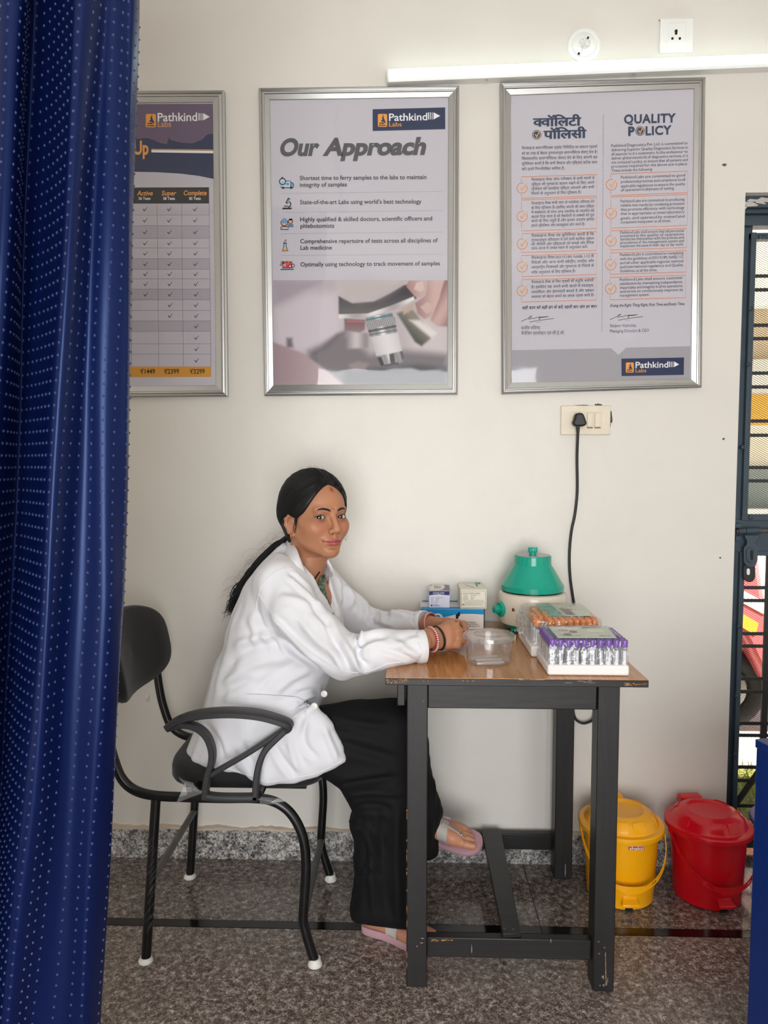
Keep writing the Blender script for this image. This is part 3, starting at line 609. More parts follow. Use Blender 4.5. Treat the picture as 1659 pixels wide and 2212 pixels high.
mb = MB(); strip(mb, circ(614.8, 573, 2.2, 12), .9, 4, True); poly(mb, circ(626.8, 575, 1.6, 10), 4); P2('icon_fill', mb, I_white)
mb = MB(); strip(mb, circ(620, 566.6, 4, 14), .9, 4, True); P2('icon_fill', mb, ink('icon_green', (140, 180, 110)))
# printed picture of a microscope objective (flat print)
def picture():
    nx_, ny_ = 250, 152; X, Y = np.meshgrid(np.linspace(142, 1508, nx_), np.linspace(379, 1198, ny_)); C = np.zeros((ny_, nx_, 3))
    def lay_(p, c, bl, al=1.):
        nonlocal C
        a = np.clip(.5 - inside2d(np.array(p, float), X, Y) / (2 * bl), 0, 1); a = (a * a * (3 - 2 * a) * al)[..., None]; C = C * (1 - a) + np.asarray(c, float) * a
    mixc = lambda c0, c1, t: np.asarray(c0, float) + (np.asarray(c1, float) - np.asarray(c0, float)) * np.clip(t, 0, 1)[..., None]
    C[:] = mixc((178, 168, 178), (192, 184, 188), (X - 150) / 1350)
    lay_([(150, 390), (520, 388), (300, 520), (150, 590)], (168, 158, 170), 30); lay_([(150, 600), (400, 480), (640, 470), (690, 700), (640, 900), (420, 960), (150, 900)], (204, 194, 204), 60); lay_([(1170, 700), (1500, 640), (1500, 960), (1230, 930)], (204, 196, 200), 60)
    lay_([(420, 930), (700, 790), (900, 960), (1180, 930), (1500, 960), (1500, 1200), (380, 1200)], (124, 118, 124), 45); lay_([(640, 800), (720, 780), (560, 920), (470, 950)], (112, 104, 112), 26); lay_([(700, 1080), (1010, 1060), (1250, 1040), (1500, 1060), (1500, 1200), (690, 1200)], (84, 82, 88), 30)
    lay_([(730, 1040), (800, 1010), (890, 1030), (860, 1075), (760, 1075)], (150, 138, 142), 16); lay_([(250, 830), (290, 830), (300, 900), (250, 910)], (120, 112, 124), 20)
    lay_([(640, 392), (1120, 384), (1060, 470), (900, 540), (760, 540), (660, 480)], (206, 198, 198), 40)
    lay_([(655, 505), (760, 560), (930, 545), (1060, 480), (1160, 420), (1250, 400), (1260, 520), (1130, 575), (900, 650), (655, 650)], mixc((66, 62, 70), (104, 100, 104), (Y - 470) / 150), 9); lay_([(640, 395), (1180, 385), (1100, 470), (980, 530), (820, 552), (700, 520)], (178, 168, 172), 42, .55)
    lay_([(652, 645), (880, 638), (1060, 578), (1240, 505), (1246, 532), (1100, 604), (900, 662), (660, 680)], mixc((168, 164, 168), (228, 226, 226), .5 + .5 * np.sin(X / 46)), 5)
    lay_([(700, 680), (860, 690), (860, 760), (820, 792), (700, 775)], mixc((120, 92, 100), (148, 126, 132), (Y - 690) / 100), 11); lay_([(716, 780), (890, 795), (890, 905), (720, 915)], mixc((150, 142, 148), (200, 192, 198), .5 + .5 * np.sin(X / 24)), 16); lay_([(718, 690), (850, 696), (850, 712), (718, 706)], (176, 110, 114), 6)
    lay_([(1110, 640), (1215, 590), (1395, 815), (1300, 892), (1250, 860)], mixc((72, 76, 74), (140, 132, 124), (X - Y - 400) / 160), 15); lay_([(1205, 690), (1290, 690), (1420, 790), (1385, 838), (1300, 770)], (222, 218, 216), 18); lay_([(1150, 600), (1240, 560), (1230, 610), (1160, 650)], (190, 168, 150), 12)
    a_ = ((X - 985) * .955 - (Y - 700) * .30) / 125.; v_ = ((X - 985) * .30 + (Y - 700) * .955)
    band = .5 + .32 * np.cos(a_ * 5.2 + .6) + .18 * np.cos(a_ * 11 + 1.2); metal = mixc((112, 112, 118), (238, 236, 238), band)
    lay_([(866, 672), (1076, 632), (1105, 770), (1150, 930), (1166, 1000), (1130, 1030), (1060, 1054), (985, 1046), (962, 1010), (900, 820)], metal, 3)
    lay_([(868, 700), (1090, 662), (1100, 720), (880, 762)], mixc((86, 86, 92), (214, 212, 214), .5 + .5 * np.sin(a_ * 58)), 3); lay_([(866, 684), (1074, 642), (1076, 655), (868, 697)], (70, 128, 136), 3); lay_([(884, 770), (1104, 728), (1106, 744), (886, 788)], (74, 74, 80), 3, .8); lay_([(890, 800), (1110, 762), (1112, 770), (892, 810)], (92, 92, 98), 3, .7)
    lay_([(900, 822), (1116, 785), (1150, 932), (948, 972)], mixc((186, 182, 186), (224, 220, 224), .5 + .5 * np.cos(a_ * 2.2)), 4); lay_([(955, 985), (985, 975), (1012, 1044), (985, 1048)], (66, 66, 72), 5); lay_([(1048, 955), (1085, 948), (1098, 1030), (1060, 1042)], (84, 84, 90), 6); lay_([(1132, 936), (1150, 930), (1164, 985), (1150, 1004)], (96, 96, 102), 5); lay_([(1000, 1040), (1120, 1018), (1128, 1034), (1060, 1054), (1010, 1052)], (96, 92, 96), 5)
    sk = mixc((150, 116, 116), (200, 168, 166), .5 + .5 * np.sin(X / 40 + Y / 70))
    lay_([(1400, 600), (1480, 380), (1508, 378), (1505, 740), (1420, 740), (1370, 690)], sk, 12); lay_([(1250, 560), (1330, 500), (1345, 382), (1470, 380), (1440, 520), (1380, 660), (1320, 682), (1270, 640)], mixc((158, 122, 122), (206, 176, 172), (X - 1250) / 150), 9); lay_([(1180, 430), (1200, 384), (1335, 382), (1338, 470), (1310, 512), (1250, 510)], mixc((166, 130, 128), (204, 174, 170), (X - 1180) / 130), 8)
    lay_([(1240, 450), (1260, 400), (1310, 386), (1320, 450), (1290, 472)], (214, 192, 188), 6); lay_([(1290, 590), (1340, 550), (1375, 560), (1382, 610), (1340, 642)], (204, 178, 172), 6)
    lay_([(140, 860), (380, 950), (560, 1080), (700, 1198), (140, 1198)], mixc((160, 138, 146), (190, 172, 174), (X - 150) / 480), 16)
    G_ = np.array([[U(550 + x / 3.606, 500 + y / 3.606, lay(1)) for x in X[0]] for y in Y[:, 0]]); o = obj('microscope_picture', MB().grid(G_), ink('picture', (128, 128, 128)), t2, smooth=0)
    lin = np.where(C / 255 <= .04045, C / 255 / 12.92, ((C / 255 + .055) / 1.055) ** 2.4); ca = o.data.color_attributes.new('tone', 'FLOAT_COLOR', 'POINT'); ca.data.foreach_set('color', np.concatenate([lin.reshape(-1, 3), np.ones((nx_ * ny_, 1))], 1).astype(np.float32).ravel())
    nt_ = o.data.materials[0].node_tree; at_ = nt_.nodes.new('ShaderNodeAttribute'); at_.attribute_name = 'tone'; nt_.links.new(at_.outputs['Color'], nt_.nodes['Principled BSDF'].inputs['Base Color'])
picture()

# --- right poster: quality policy, Hindi and English
t3 = frame('framed Quality Policy poster in Hindi and English above the socket', [(1079, 184), (1519, 173), (1511, 838), (1083, 852)], [(1103, 209), (1497, 195), (1490, 819), (1105, 827)], 3)
P3 = lambda nm, mb, m: obj(nm, mb, m, t3, smooth=0)
mb = MB(); poly(mb, [(1104, 756.5), (1320, 752.2), (1336, 766.8), (1352.7, 751), (1491, 747.8), (1490, 819), (1105, 827)], 1); P3('footer_band', mb, I_band)
mb = MB(); poly(mb, [(1342.3, 774.7), (1477.6, 772.2), (1477, 809.7), (1342.7, 812.4)], 2); P3('logo_plate', mb, I_navy)
logo(t3, 0, 0, 0, 0, (1351.9, 1369, 783, 805), (1456, 781, 793, 1467), [(1446.5, 2), (1450.4, 1.4), (1453.6, 1)], 12.6, 7.6, (1372.8, 1443.6), (1373, 1396), (794.8, 793.8), (804.4, 804), 3)
mb = MB()
for q_, (dx, dy) in enumerate(((-1.1, 0), (0, .5), (1.1, 0), (0, -.5))): line(mb, 'क्वॉलिटी', 1152.2 + dx, 1254.7 + dx, 273.2 + dy, 271 + dy, 15.6, 2 + .2 * q_, off=.008, res=5, ref=.62); line(mb, 'पॉलिसी', 1174.8 + dx, 1266.2 + dx, 300 + dy, 297.5 + dy, 15.6, 2 + .2 * q_, off=.008, res=5, ref=.62)
line(mb, 'QUALITY', 1348, 1460, 266.6, 263.7, 17, 2, off=.036, res=5, track=.05); line(mb, 'P', 1357, 1371, 292.8, 292.4, 17, 2, off=.05, res=5); line(mb, 'LICY', 1394.6, 1451, 291.8, 289.4, 17, 2, off=.036, res=5, track=.05)
for c in ((1159.5, 291), (1382.8, 283)): poly(mb, circ(*c, 7.2), 2); strip(mb, circ(*c, 9.3, 30), 1.3, 2, True)
P3('heading', mb, I_qp)
def tick(mb, cx, cy, r, k=3): poly(mb, [(cx - r * .62, cy - r * .2), (cx - r * .2, cy - r * .1), (cx - r * .02, cy + r * .28), (cx + r * .5, cy - r * .7), (cx + r * 1.35, cy - r * 1.35), (cx + r * .55, cy - r * .3), (cx + r * .02, cy + r * .82), (cx - r * .2, cy + r * .5)], k)
mb = MB()
for c in ((1159.5, 291), (1382.8, 283)): tick(mb, c[0], c[1], 8, 3)
P3('heading_tick', mb, I_orange)
mb = MB()
for i in range(116): y = 248 + i * 4.05; strip(mb, [(1303.3 - i * .026, y), (1303.3 - i * .026, y + 1.7)], 1.1, 2)
P3('dotted_rule', mb, I_qt)
hin = [(['पैथकाइन्ड डायग्नॉस्टिक्स प्राइवेट लिमिटिड का संकल्प ग्राहकों', 'को हर तरह से बेहतर गुणवत्तापूर्ण डायग्नॉस्टिक सेवाएं देना है।', 'विश्वस्तरीय डायग्नॉस्टिक सेवाएं देने के लिए कंपनी यह', 'सुनिश्चित करती है कि सभी सिस्टम और प्रक्रियाएं सटीक काम', 'करें। इनमें निम्नलिखित शामिल है :'], [322.7, 334.2, 345.4, 356.4, 368], 1127, 1290.5, 1221, 3.4),
 (['पैथकाइन्ड लैब्स जांच–परीक्षण के सभी चरणों में', 'प्रक्रिया की गुणवत्ता कायम रखने के लिए अपने', 'प्रोफेशन की सर्वश्रेष्ठ प्रक्रिया अपनाने और सभी', 'नियमों के अनुपालन के लिए प्रतिबद्ध है।'], [391, 401, 410.8, 421], 1147.8, 1284, 1255, 4),
 (['पैथकाइन्ड लैब्स सभी जांच के भरोसेमंद परिणाम देने', 'के लिए प्रतिबद्ध है। इसलिए कंपनी की कार्य प्रक्रिया', 'में सक्षमता के साथ उच्च तकनीक के तालमेल को', 'बढ़ावा दिया जाता है जो लैबरोटरी के लक्ष्यों को पूरा', 'करने के लिए ज़रूरी है और इनका उपयोग हमेशा', 'हमारे प्रशिक्षित और कार्यकुशल लोग करते है।'], [442, 452, 461.6, 471, 480.2, 490.3], 1147.8, 1284, 1263, 4),
 (['पैथकाइन्ड लैब्स यह सुनिश्चित करती है कि', 'गुणवत्तापूर्ण परिचालन में लगे सभी कार्मिक प्रबंधन', 'की नीतियों और प्रक्रियाओं को समझें और दैनिक', 'काम–काज में उनका ध्यान से अनुपालन करें।'], [512, 521.6, 530.6, 539.4], 1147.8, 1283.5, 1269, 4),
 (['पैथकाइन्ड लैब्स ISO 15189, NABL 112 के', 'निर्देशों और अन्य सभी क्षेत्रीय, राष्ट्रीय और', 'अंतर्राष्ट्रीय नियामकों और गुणवत्ता के निर्देशों के', 'सदैव अनुपालन के लिए प्रतिबद्ध है।'], [559.6, 570, 580.2, 591], 1147.8, 1283.2, 1243, 4),
 (['पैथकाइन्ड लैब्स के लिए ग्राहकों की संतुष्टि सर्वोपरि', 'है। इसलिए यह अपने सभी कार्यों में स्वतंत्रता,', 'पारदर्शिता और ईमानदारी बरतते है और प्रबंधन', 'व्यवस्था को बेहतर बनाने का अथक प्रयास करते है।'], [612, 623, 633.6, 643.8], 1147.8, 1283, 1283, 4)]
for ls, ys, x0, x1, xe, rise in hin:
    mb = MB()
    for i, (s_, y) in enumerate(zip(ls, ys)):
        e = xe if i == len(ls) - 1 else x1; words(mb, s_, x0, e, y, y - rise * (e - x0) / (x1 - x0), 4.7, 2, off=.006, ref=.62)
    P3('paragraph', mb, I_qt)
eng = [(['Pathkind Diagnostics Pvt. Ltd. is committed to', 'delivering Superior Quality Diagnostics Services in', "all aspects to it’s customers. In the endeavour to", 'deliver global standards of diagnostics services, it is', "the company’s policy to ensure that all systems and", 'processes required for the above are in place.', 'These include the following:'], [317.6, 326.8, 335.8, 344.7, 353.7, 362.4, 371.4], 1320.6, 1485.8, 1410, 6),
 (['Pathkind Labs are committed to good', 'professional practices and compliance to all', 'applicable regulations to ensure the quality', 'of operations in all phases of testing.'], [386, 395.4, 404.8, 413.2], 1341.3, 1480, 1457, 5),
 (['Pathkind Labs are committed to producing', 'reliable test results by combining processes', 'that promote efficiency with technology', 'that is appropriate to meet laboratory', 'goals, and operated by trained and', 'competent manpower at all times.'], [437.5, 446.5, 455.4, 464.4, 474, 482.8], 1340.6, 1478.6, 1449, 4.4),
 (['Pathkind Labs shall ensure that all personnel', 'involved in the quality of operations', 'familiarize themselves with the policies and', 'procedures of the management system and', 'implement the same in their day to day work.'], [505, 512.4, 519.6, 527, 534.4], 1340, 1477.4, 1477, 4.2),
 (['Pathkind Labs is committed to complying', 'with the guidelines of ISO 15189, NABL 112', 'and all other applicable regional, national', 'and international regulatory and Quality', 'Guidelines, at all the times.'], [553.2, 562, 570.8, 579.4, 588.3], 1339.2, 1476.4, 1420, 4.6),
 (['Pathkind Labs shall ensure customer', 'satisfaction by maintaining independence,', 'impartiality and integrity in all its operations,', 'and strive to continuously improve its', 'management system.'], [606.8, 615.6, 624.2, 632.6, 641], 1339, 1475.4, 1403, 4.4)]
for ls, ys, x0, x1, xe, rise in eng:
    mb = MB()
    for i, (s_, y) in enumerate(zip(ls, ys)):
        e = xe if i == len(ls) - 1 else x1; words(mb, s_, x0, e, y, y - rise * (e - x0) / (x1 - x0), 5.7, 2, off=.004)
    P3('paragraph', mb, I_qt)
bx = [(1126.2, 1289.6, 382, 377, 428.5, 423, 1127.8, 406, 11), (1126.4, 1289.2, 432, 426.8, 498.8, 493.5, 1127.8, 467.5, 11), (1126.9, 1288.6, 504.7, 500.5, 545.5, 540.6, 1128, 527, 11), (1126.9, 1288.6, 552.2, 547.5, 597.5, 593, 1128, 576.6, 11), (1126.9, 1288.6, 604, 600, 652.3, 648, 1128, 628.4, 11),
      (1319.5, 1486, 375.7, 369.5, 422.4, 415.9, 1321, 399, 11.4), (1319.3, 1485, 425.6, 420, 492.5, 487, 1320.4, 461, 11.4), (1318.7, 1483.4, 498.5, 493.6, 539.8, 534.8, 1319.8, 520.4, 11.4), (1318, 1482.6, 546.3, 541.3, 592.5, 587.5, 1319.3, 571.6, 11.4), (1317.6, 1481.4, 599.2, 594.5, 647.5, 643, 1319.3, 623.7, 11.4)]
for x0, x1, a0, a1, b0, b1, cx, cy, r in bx:
    mb = MB(); strip(mb, [(x0, cy - r - 3), (x0, a0), (x1, a1), (x1 - .4, b1), (x0, b0), (x0, cy + r + 3)], 1.2, 2)
    strip(mb, circ(cx, cy, r, 30, -.5, 5.0), 1.4, 2); P3('text_box', mb, I_box)
    mb = MB(); tick(mb, cx, cy, r * .8, 3); P3('tick', mb, I_orange)
mb = MB(); words(mb, 'सही काम को सही ढंग से करें, पहली बार और हर बार।', 1127.4, 1288.6, 668, 664.7, 5.2, 2, off=.02, shear=.2, ref=.62); words(mb, 'Doing the Right Thing Right, First Time and Every Time.', 1318, 1479.5, 663.2, 658.9, 6, 2, off=.012, shear=.2); P3('slogan', mb, I_qp)
mb = MB(); line(mb, 'संजीव वशिष्ठ', 1125.7, 1167, 711.8, 711.2, 6, 2, ref=.62); line(mb, 'मैनेजिंग डायरेक्टर एवं सी.ई.ओ.', 1125.7, 1219.3, 723.6, 722, 6, 2, ref=.62); line(mb, 'Sanjeev Vashishta', 1317.8, 1374, 706.6, 705.8, 6.4, 2); line(mb, 'Managing Director & CEO', 1317.8, 1401.7, 718.4, 716.6, 6.4, 2); P3('signatory', mb, I_qt)
for dx, dy in ((0, 0), (192, -4)):
    mb = MB(); f = lambda pts: [(1070 + dx + a / 5.98, 500 + dy + b / 5.98) for a, b in pts]
    for pts in ([(332, 1163), (400, 1132), (470, 1100), (455, 1094), (430, 1122), (445, 1134), (470, 1120), (500, 1124), (540, 1108), (600, 1104), (560, 1118), (575, 1136), (590, 1108), (690, 1098), (640, 1106), (600, 1112)], [(440, 1170), (600, 1144), (760, 1122)]): strip(mb, bez(f(pts), 60), .9, 2)
    for q in ((545, 1176), (577, 1172)): poly(mb, circ(*f([q])[0], .8, 8), 2)
    P3('signature', mb, I_dark)
bpy.data.objects.remove(_fo)
# ------------------------------------------------------------------ wall fittings
wp = M('ivory_plastic', S(226, 216, 196), .32, spec=.5, var=.06, vscale=30); wp2 = M('white_plastic', S(232, 232, 230), .35)
blk_p = M('black_plastic', S(20, 20, 22), .42, spec=.5); hole_m = M('hole_black', S(14, 14, 14), .9)
y_at = lambda d: -D + d
tl = thing('tube_light', 'glowing white tube light batten fixed above the posters', 'tube light', U(1250, 150, D))
a = U(837, 168, D - .02); b = U(1683, 134, D - .02); ex = (b - a) / np.linalg.norm(b - a); ez = np.array([-ex[2], 0, ex[0]])
def bar(prof, a, b): return MB().prism([a + ez * p[1] + np.array([0, -p[0], 0]) for p in prof], b - a)
tubeE = emis('tube_glow', (.80, 1.0, .93), 7.5)
obj('batten', bar([(-.02, -.019), (.012, -.019), (.014, -.010), (.006, -.008), (.006, .019), (-.02, .019)], a, b), wp2, tl, smooth=30)
obj('diffuser', bar([(.006, -.010)] + [(.006 + .016 * math.sin(t), .005 - .0148 * math.cos(t)) for t in np.linspace(0, math.pi, 12)] + [(.006, .0195)], a + ex * .004, b - ex * .004), tubeE, tl, smooth=40)
for q, s in ((a, 1), (b, -1)): obj('end_cap', bar([(-.02, -.0195), (.014, -.0195), (.0225, -.008), (.0235, .006), (.018, .018), (.006, .0205), (-.02, .0205)], q - ex * .001 * s, q + ex * .004 * s), wp2, tl, smooth=30)
for px in (1052, 1370): c = U(px, 172 - (px - 1052) * .04, D - .036); obj('clip', MB().box(c - [.004, .002, .003], c + [.004, .002, .003]), alu, tl)
# round ceiling-rose cap with a slotted vent, and the wire feeding the tube light
rc = U(1261, 98, D); rose = thing('cable_outlet', 'round white cable outlet with slotted middle above the tube light', 'outlet cover', (rc[0], 0, rc[2]))
obj('rim', MB().lathe([(.051, 0), (.051, .004), (.047, .008), (.040, .009), (.036, .006)], rc, 48, axis=(0, -1, 0)), wp2, rose)
obj('dish', MB().lathe([(.0365, .003), (.036, .007), (.028, .011), (.017, .012), (.0165, .004), (.0, .004)], rc, 48, axis=(0, -1, 0)), wp2, rose)
obj('dark_bore', MB().lathe([(.0162, .001), (.0162, .0052), (0, .0052)], rc, 30, axis=(0, -1, 0)), hole_m, rose)
for k in range(6):
    t = k * math.pi / 3; pts = [rc + np.array([r * math.cos(t + r * 45), -.010, r * math.sin(t + r * 45)]) for r in np.linspace(.002, .0168, 6)]
    obj('vent_blade', MB().tube(pts, .0016, 6), wp2, rose)
for q in ((1270, 82), (1250, 116)): obj('screw_hole', MB().lathe([(.0034, 0), (.0034, .002), (0, .002)], U(*q, D - .0105), 12, axis=(0, -1, 0)), hole_m, rose)
wr = obj('lamp_wire', MB().tube(bez([U(1261, 97, D - .012), U(1259, 104, D - .02), U(1257, 112, D - .022), U(1253, 124, D - .018), U(1250, 132, D - .010)], 24), .0022, 8), wp2)
tag(wr, 'short white wire running from round outlet to the tube light', 'wire')
# upper socket
def plate(o, nm, cx, cy, wd, hd, m, th=.010): c = U(cx, cy, D); return obj(nm, MB().box(c - [wd / 2, th, hd / 2], c + [wd / 2, 0, hd / 2]), m, o, bev=.003, seg=3)
c = U(1460, 79, D); s1 = thing('wall_socket', 'white square three-pin wall socket at the top right, nothing plugged in', 'socket', (c[0], 0, c[2]))
plate(s1, 'cover_plate', 1460, 79, .101, .100, wp2, .009); plate(s1, 'socket_insert', 1460, 76, .052, .063, wp2, .012)
for (x, y, r) in ((1460, 68, .0046), (1460, 73, .0040), (1452, 84, .0036), (1468, 84, .0036)): obj('pin_hole', MB().lathe([(r, 0), (r, .003), (0, .003)], U(x, y, D - .0105), 14, axis=(0, -1, 0)), hole_m, s1)
# lower switched socket, plug and flex
c = U(1264, 908, D); s2 = thing('wall_socket', 'ivory wall socket with two switches and a black plug in it', 'socket', (c[0], 0, c[2]))
plate(s2, 'cover_plate', 1264, 908, .156, .093, wp, .008)
for x, wd in ((1246, .048), (1274, .024), (1291, .024)): plate(s2, 'module_frame', x, 908, wd, .054, wp, .0095)
for x in (1272.5, 1289): o_ = plate(s2, 'switch_rocker', x, 908, .0185, .046, wp, .013); plate(s2, 'switch_gap', x, 924, .018, .003, M('switch_gap', S(120, 108, 92), .8) if 'switch_gap' not in MATS else MATS['switch_gap'], .0136)
pc = U(1249, 908, D); pg = thing('power_cord', 'black power plug and flex hanging down the wall behind the table', 'power cord', (pc[0], 0, pc[2]))
pl = [(1240, 894), (1249, 892.5), (1257, 894), (1262, 908), (1264, 915), (1262, 920), (1255, 922), (1242, 922), (1236, 920), (1234, 914), (1237, 906)]
obj('plug', MB().prism([U(x, y, D - .013) - [0, .026, 0] for x, y in pl], (0, .026, 0)), blk_p, pg, bev=.006, seg=3)
for k in range(4): a = U(1248.5, 924 + k * 3.6, D - .024); obj('strain_relief', MB().lathe([(.0062 - .0005 * k, -.0022), (.0062 - .0005 * k, .0022)], a, 14), blk_p, pg)
fx = [U(1248.5, 923, D - .024), U(1248, 945, D - .018), U(1246.5, 990, D - .009), U(1247, 1060, D - .007), U(1242, 1110, D - .007), U(1234, 1150, D - .007), U(1230, 1200, D - .008), U(1232, 1250, D - .009), U(1240, 1305, D - .011), U(1246, 1345, D - .012),
      U(1243, 1420, D - .012), U(1236, 1500, D - .012), U(1240, 1545, D - .012), U(1252, 1560, D - .02), U(1268, 1561, D - .02), U(1284, 1548, D - .02), U(1290, 1500, D - .018), U(1290, 1420, D - .015), U(1282, 1352, D - .012)]
obj('flex', MB().tube(bez(fx, 130), .0044, 10), blk_p, pg)

# ------------------------------------------------------------------ table
tw = M('table_black_paint', S(36, 34, 34), .42, spec=.45, bump=.35, bscale=70, bdist=.0012, stretch=(1, 1, .12), var=.35, vscale=24, col2=S(26, 25, 25))
twh = M('table_black_paint_rail', S(36, 34, 34), .42, spec=.45, bump=.35, bscale=70, bdist=.0012, stretch=(.12, 1, 1), var=.35, vscale=24, col2=S(26, 25, 25))
lam = bpy.data.materials.new('teak_laminate'); lam.use_nodes = True
n_ = lam.node_tree.nodes; L_ = lam.node_tree.links; p_ = n_['Principled BSDF']; tc = n_.new('ShaderNodeTexCoord'); mp = n_.new('ShaderNodeMapping'); mp.inputs['Scale'].default_value = (9, .7, 1)
wv = n_.new('ShaderNodeTexNoise'); wv.inputs['Scale'].default_value = 9; wv.inputs['Detail'].default_value = 9; wv.inputs['Distortion'].default_value = 1.2
rp = n_.new('ShaderNodeValToRGB'); e = rp.color_ramp.elements; e[0].position = .3; e[0].color = (*S(166, 110, 64), 1); e[1].position = .72; e[1].color = (*S(196, 142, 88), 1); x_ = e.new(.5); x_.color = (*S(184, 128, 76), 1)
L_.new(tc.outputs['Object'], mp.inputs[0]); L_.new(mp.outputs[0], wv.inputs['Vector']); L_.new(wv.outputs['Fac'], rp.inputs[0]); L_.new(rp.outputs[0], p_.inputs['Base Color']); p_.inputs['Roughness'].default_value = .13; p_.inputs['Specular IOR Level'].default_value = .6
ctube0 = M('screw_steel', S(86, 84, 82), .5); TZ = .8105; TX0, TX1 = -.052, .570; TY0 = y_at(1.7347)
tb = thing('table', 'small square black wooden table with a glossy wood-grain top', 'table', (.255, -.33, 0))
obj('tabletop', MB().box((TX0, TY0, TZ - .0185), (TX1, -.024, TZ - .0015)), twh, tb, bev=.0015)
obj('laminate', MB().box((TX0 + .001, TY0 + .001, TZ - .0015), (TX1 - .001, -.025, TZ)), lam, tb, smooth=0)
def bx(nm, x0, x1, d0, d1, z0, z1, m=tw, b=.0025): return obj(nm, MB().box((x0, y_at(d0), z0), (x1, y_at(d1), z1)), m, tb, bev=b)
LZ = TZ - .0185
bx('leg', .0, .0515, 1.7876, 1.845, .0005, LZ); bx('leg', .4665, .519, 1.7876, 1.845, .0005, LZ); bx('leg', .469, .525, 2.289, 2.345, .0005, LZ); bx('leg', -.004, .05, 2.289, 2.345, .0005, LZ)
bx('apron', .0515, .4665, 1.800, 1.820, LZ - .077, LZ, twh); bx('apron', .05, .469, 2.31, 2.33, LZ - .077, LZ, twh)
bx('apron', -.0245, -.0045, 1.800, 2.34, LZ - .072, LZ, twh); bx('apron', .485, .505, 1.845, 2.289, LZ - .077, LZ, twh)
bx('cross_rail', .0515, .4665, 1.810, 1.834, .0653, .118, twh); bx('cross_rail', -.004, .525, 2.345, 2.371, .0653, .118, twh)
bd = [UZ(1086, 2017, .130), UZ(1126, 2015, .130), UZ(1081, 1791, .130), UZ(1040, 1791, .130)]
obj('stretcher_board', MB().prism([np.array([p[0], min(p[1], -.020), .118]) for p in bd], (0, 0, .012)), twh, tb, bev=.0015)
# chipped paint along the edge of the top, on the rail and at the leg foot; screw heads
chipw = M('bare_wood_chip', S(196, 146, 96), .8, var=.3, vscale=90); chipl = M('pale_scratch', S(178, 172, 164), .8)
r = np.random.default_rng(5)
def chips(spots, m, nm):
    mb = MB()
    for (cx, cy, rx, ry, d) in spots:
        pts = blob(cx, cy, rx, ry, d, n=9, jit=.4, seed=int(r.integers(9999))); mb.prism(pts, (0, .0004, 0))
    o = obj(nm, mb, m, tb, smooth=0); tag(o, kind='stuff')
de = 1.7342
sp = [(836 + r.uniform(0, 46), 1470 + r.uniform(-4, 5), r.uniform(.5, 2.2), r.uniform(.5, 1.3), de) for _ in range(46)] + [(x, 1471, 1, 1, de) for x in (915, 925, 1000, 1010, 1022)] + \
     [(1000 + r.uniform(0, 120), 1465.5 + r.uniform(-.6, 1), r.uniform(3, 10), .7, de) for _ in range(9)] + [(1352 + r.uniform(0, 46), 1478 + r.uniform(-2, 2.4), r.uniform(1.5, 7), r.uniform(.4, .9), de) for _ in range(22)] + \
     [(932 + r.uniform(0, 44), 2031 + r.uniform(-1, 2), r.uniform(1.5, 6), r.uniform(.5, 1.4), 1.8095) for _ in range(16)] + [(1308 + .02 * y_, 2060 + y_, .9, 3.5, 1.7871) for y_ in range(0, 72, 6)] + \
     [(878.8, 1700 + r.uniform(0, 400), .5, r.uniform(2, 9), 1.7871) for _ in range(12)]
chips(sp, chipw, 'paint_chips')
sp = [(1120 + r.uniform(-30, 60), 1468, r.uniform(5, 14), .8, de) for _ in range(4)] + [(1220 + r.uniform(0, 60), 1474 + r.uniform(-3, 3), r.uniform(3, 8), .35, de) for _ in range(7)] + [(1296 + r.uniform(-4, 22), 2105 + r.uniform(0, 28), .5, r.uniform(1, 5), 1.7871) for _ in range(10)] + \
     [(911, 2037, 2.6, .7, 1.7871), (912, 2027, 3, .6, 1.7871), (901, 2044, .9, 1.8, 1.7871), (1019, 2050, .5, 9, 1.8095), (1190, 2034, .6, 4, 1.8095), (1221, 1880, .6, 14, 2.2885)]
chips(sp, chipl, 'scratches')
for (x, y, d) in ((915, 1514, 1.7872), (1293, 2034, 1.7872), (1306, 2047, 1.7872), (1294, 2060, 1.7872), (1089, 2006, None), (1108, 2007, None)):
    if d: obj('screw_head', MB().lathe([(.0028, 0), (.0024, .0008), (0, .0008)], U(x, y, d), 10, axis=(0, -1, 0)), ctube0, tb)
    else: obj('screw_head', MB().lathe([(.0028, 0), (.0024, .0006), (0, .0006)], UZ(x, y, .130), 10), ctube0, tb)

# ------------------------------------------------------------------ things on the table
green = M('teal_green_plastic', S(4, 158, 136), .2, spec=.55); creamp = M('cream_enamel', S(222, 214, 198), .22, spec=.55); greyd = M('grey_disc', S(150, 148, 150), .25, spec=.6)
cc = np.array([.384, y_at(2.268), TZ]); cf = thing('centrifuge', 'cream and teal green table centrifuge with a domed lid, against the wall', 'centrifuge', cc)
obj('base_body', MB().lathe([(.098, .024), (.103, .034), (.1035, .085), (.103, .108), (.100, .115), (.094, .118), (.080, .118)], cc, 96), creamp, cf, smooth=30)
obj('base_pan', MB().lathe([(.066, .010), (.086, .013), (.0985, .024), (.0985, .026), (.05, .026)], cc, 72), green, cf, smooth=30)
for k in range(4): a = math.radians(225 + 90 * k - 8); q = cc + np.array([.072 * math.cos(a), .072 * math.sin(a), 0]); f = obj('foot', MB().lathe([(.0135, .004), (.0125, .013), (.0, .013)], q, 20), green, cf); obj('rubber_pad', MB().lathe([(.016, .0002), (.016, .004), (.012, .0048), (0, .0048)], q, 20), blk_p, f)
obj('gasket', MB().lathe([(.091, .117), (.091, .123), (.08, .123)], cc, 72), blk_p, cf)
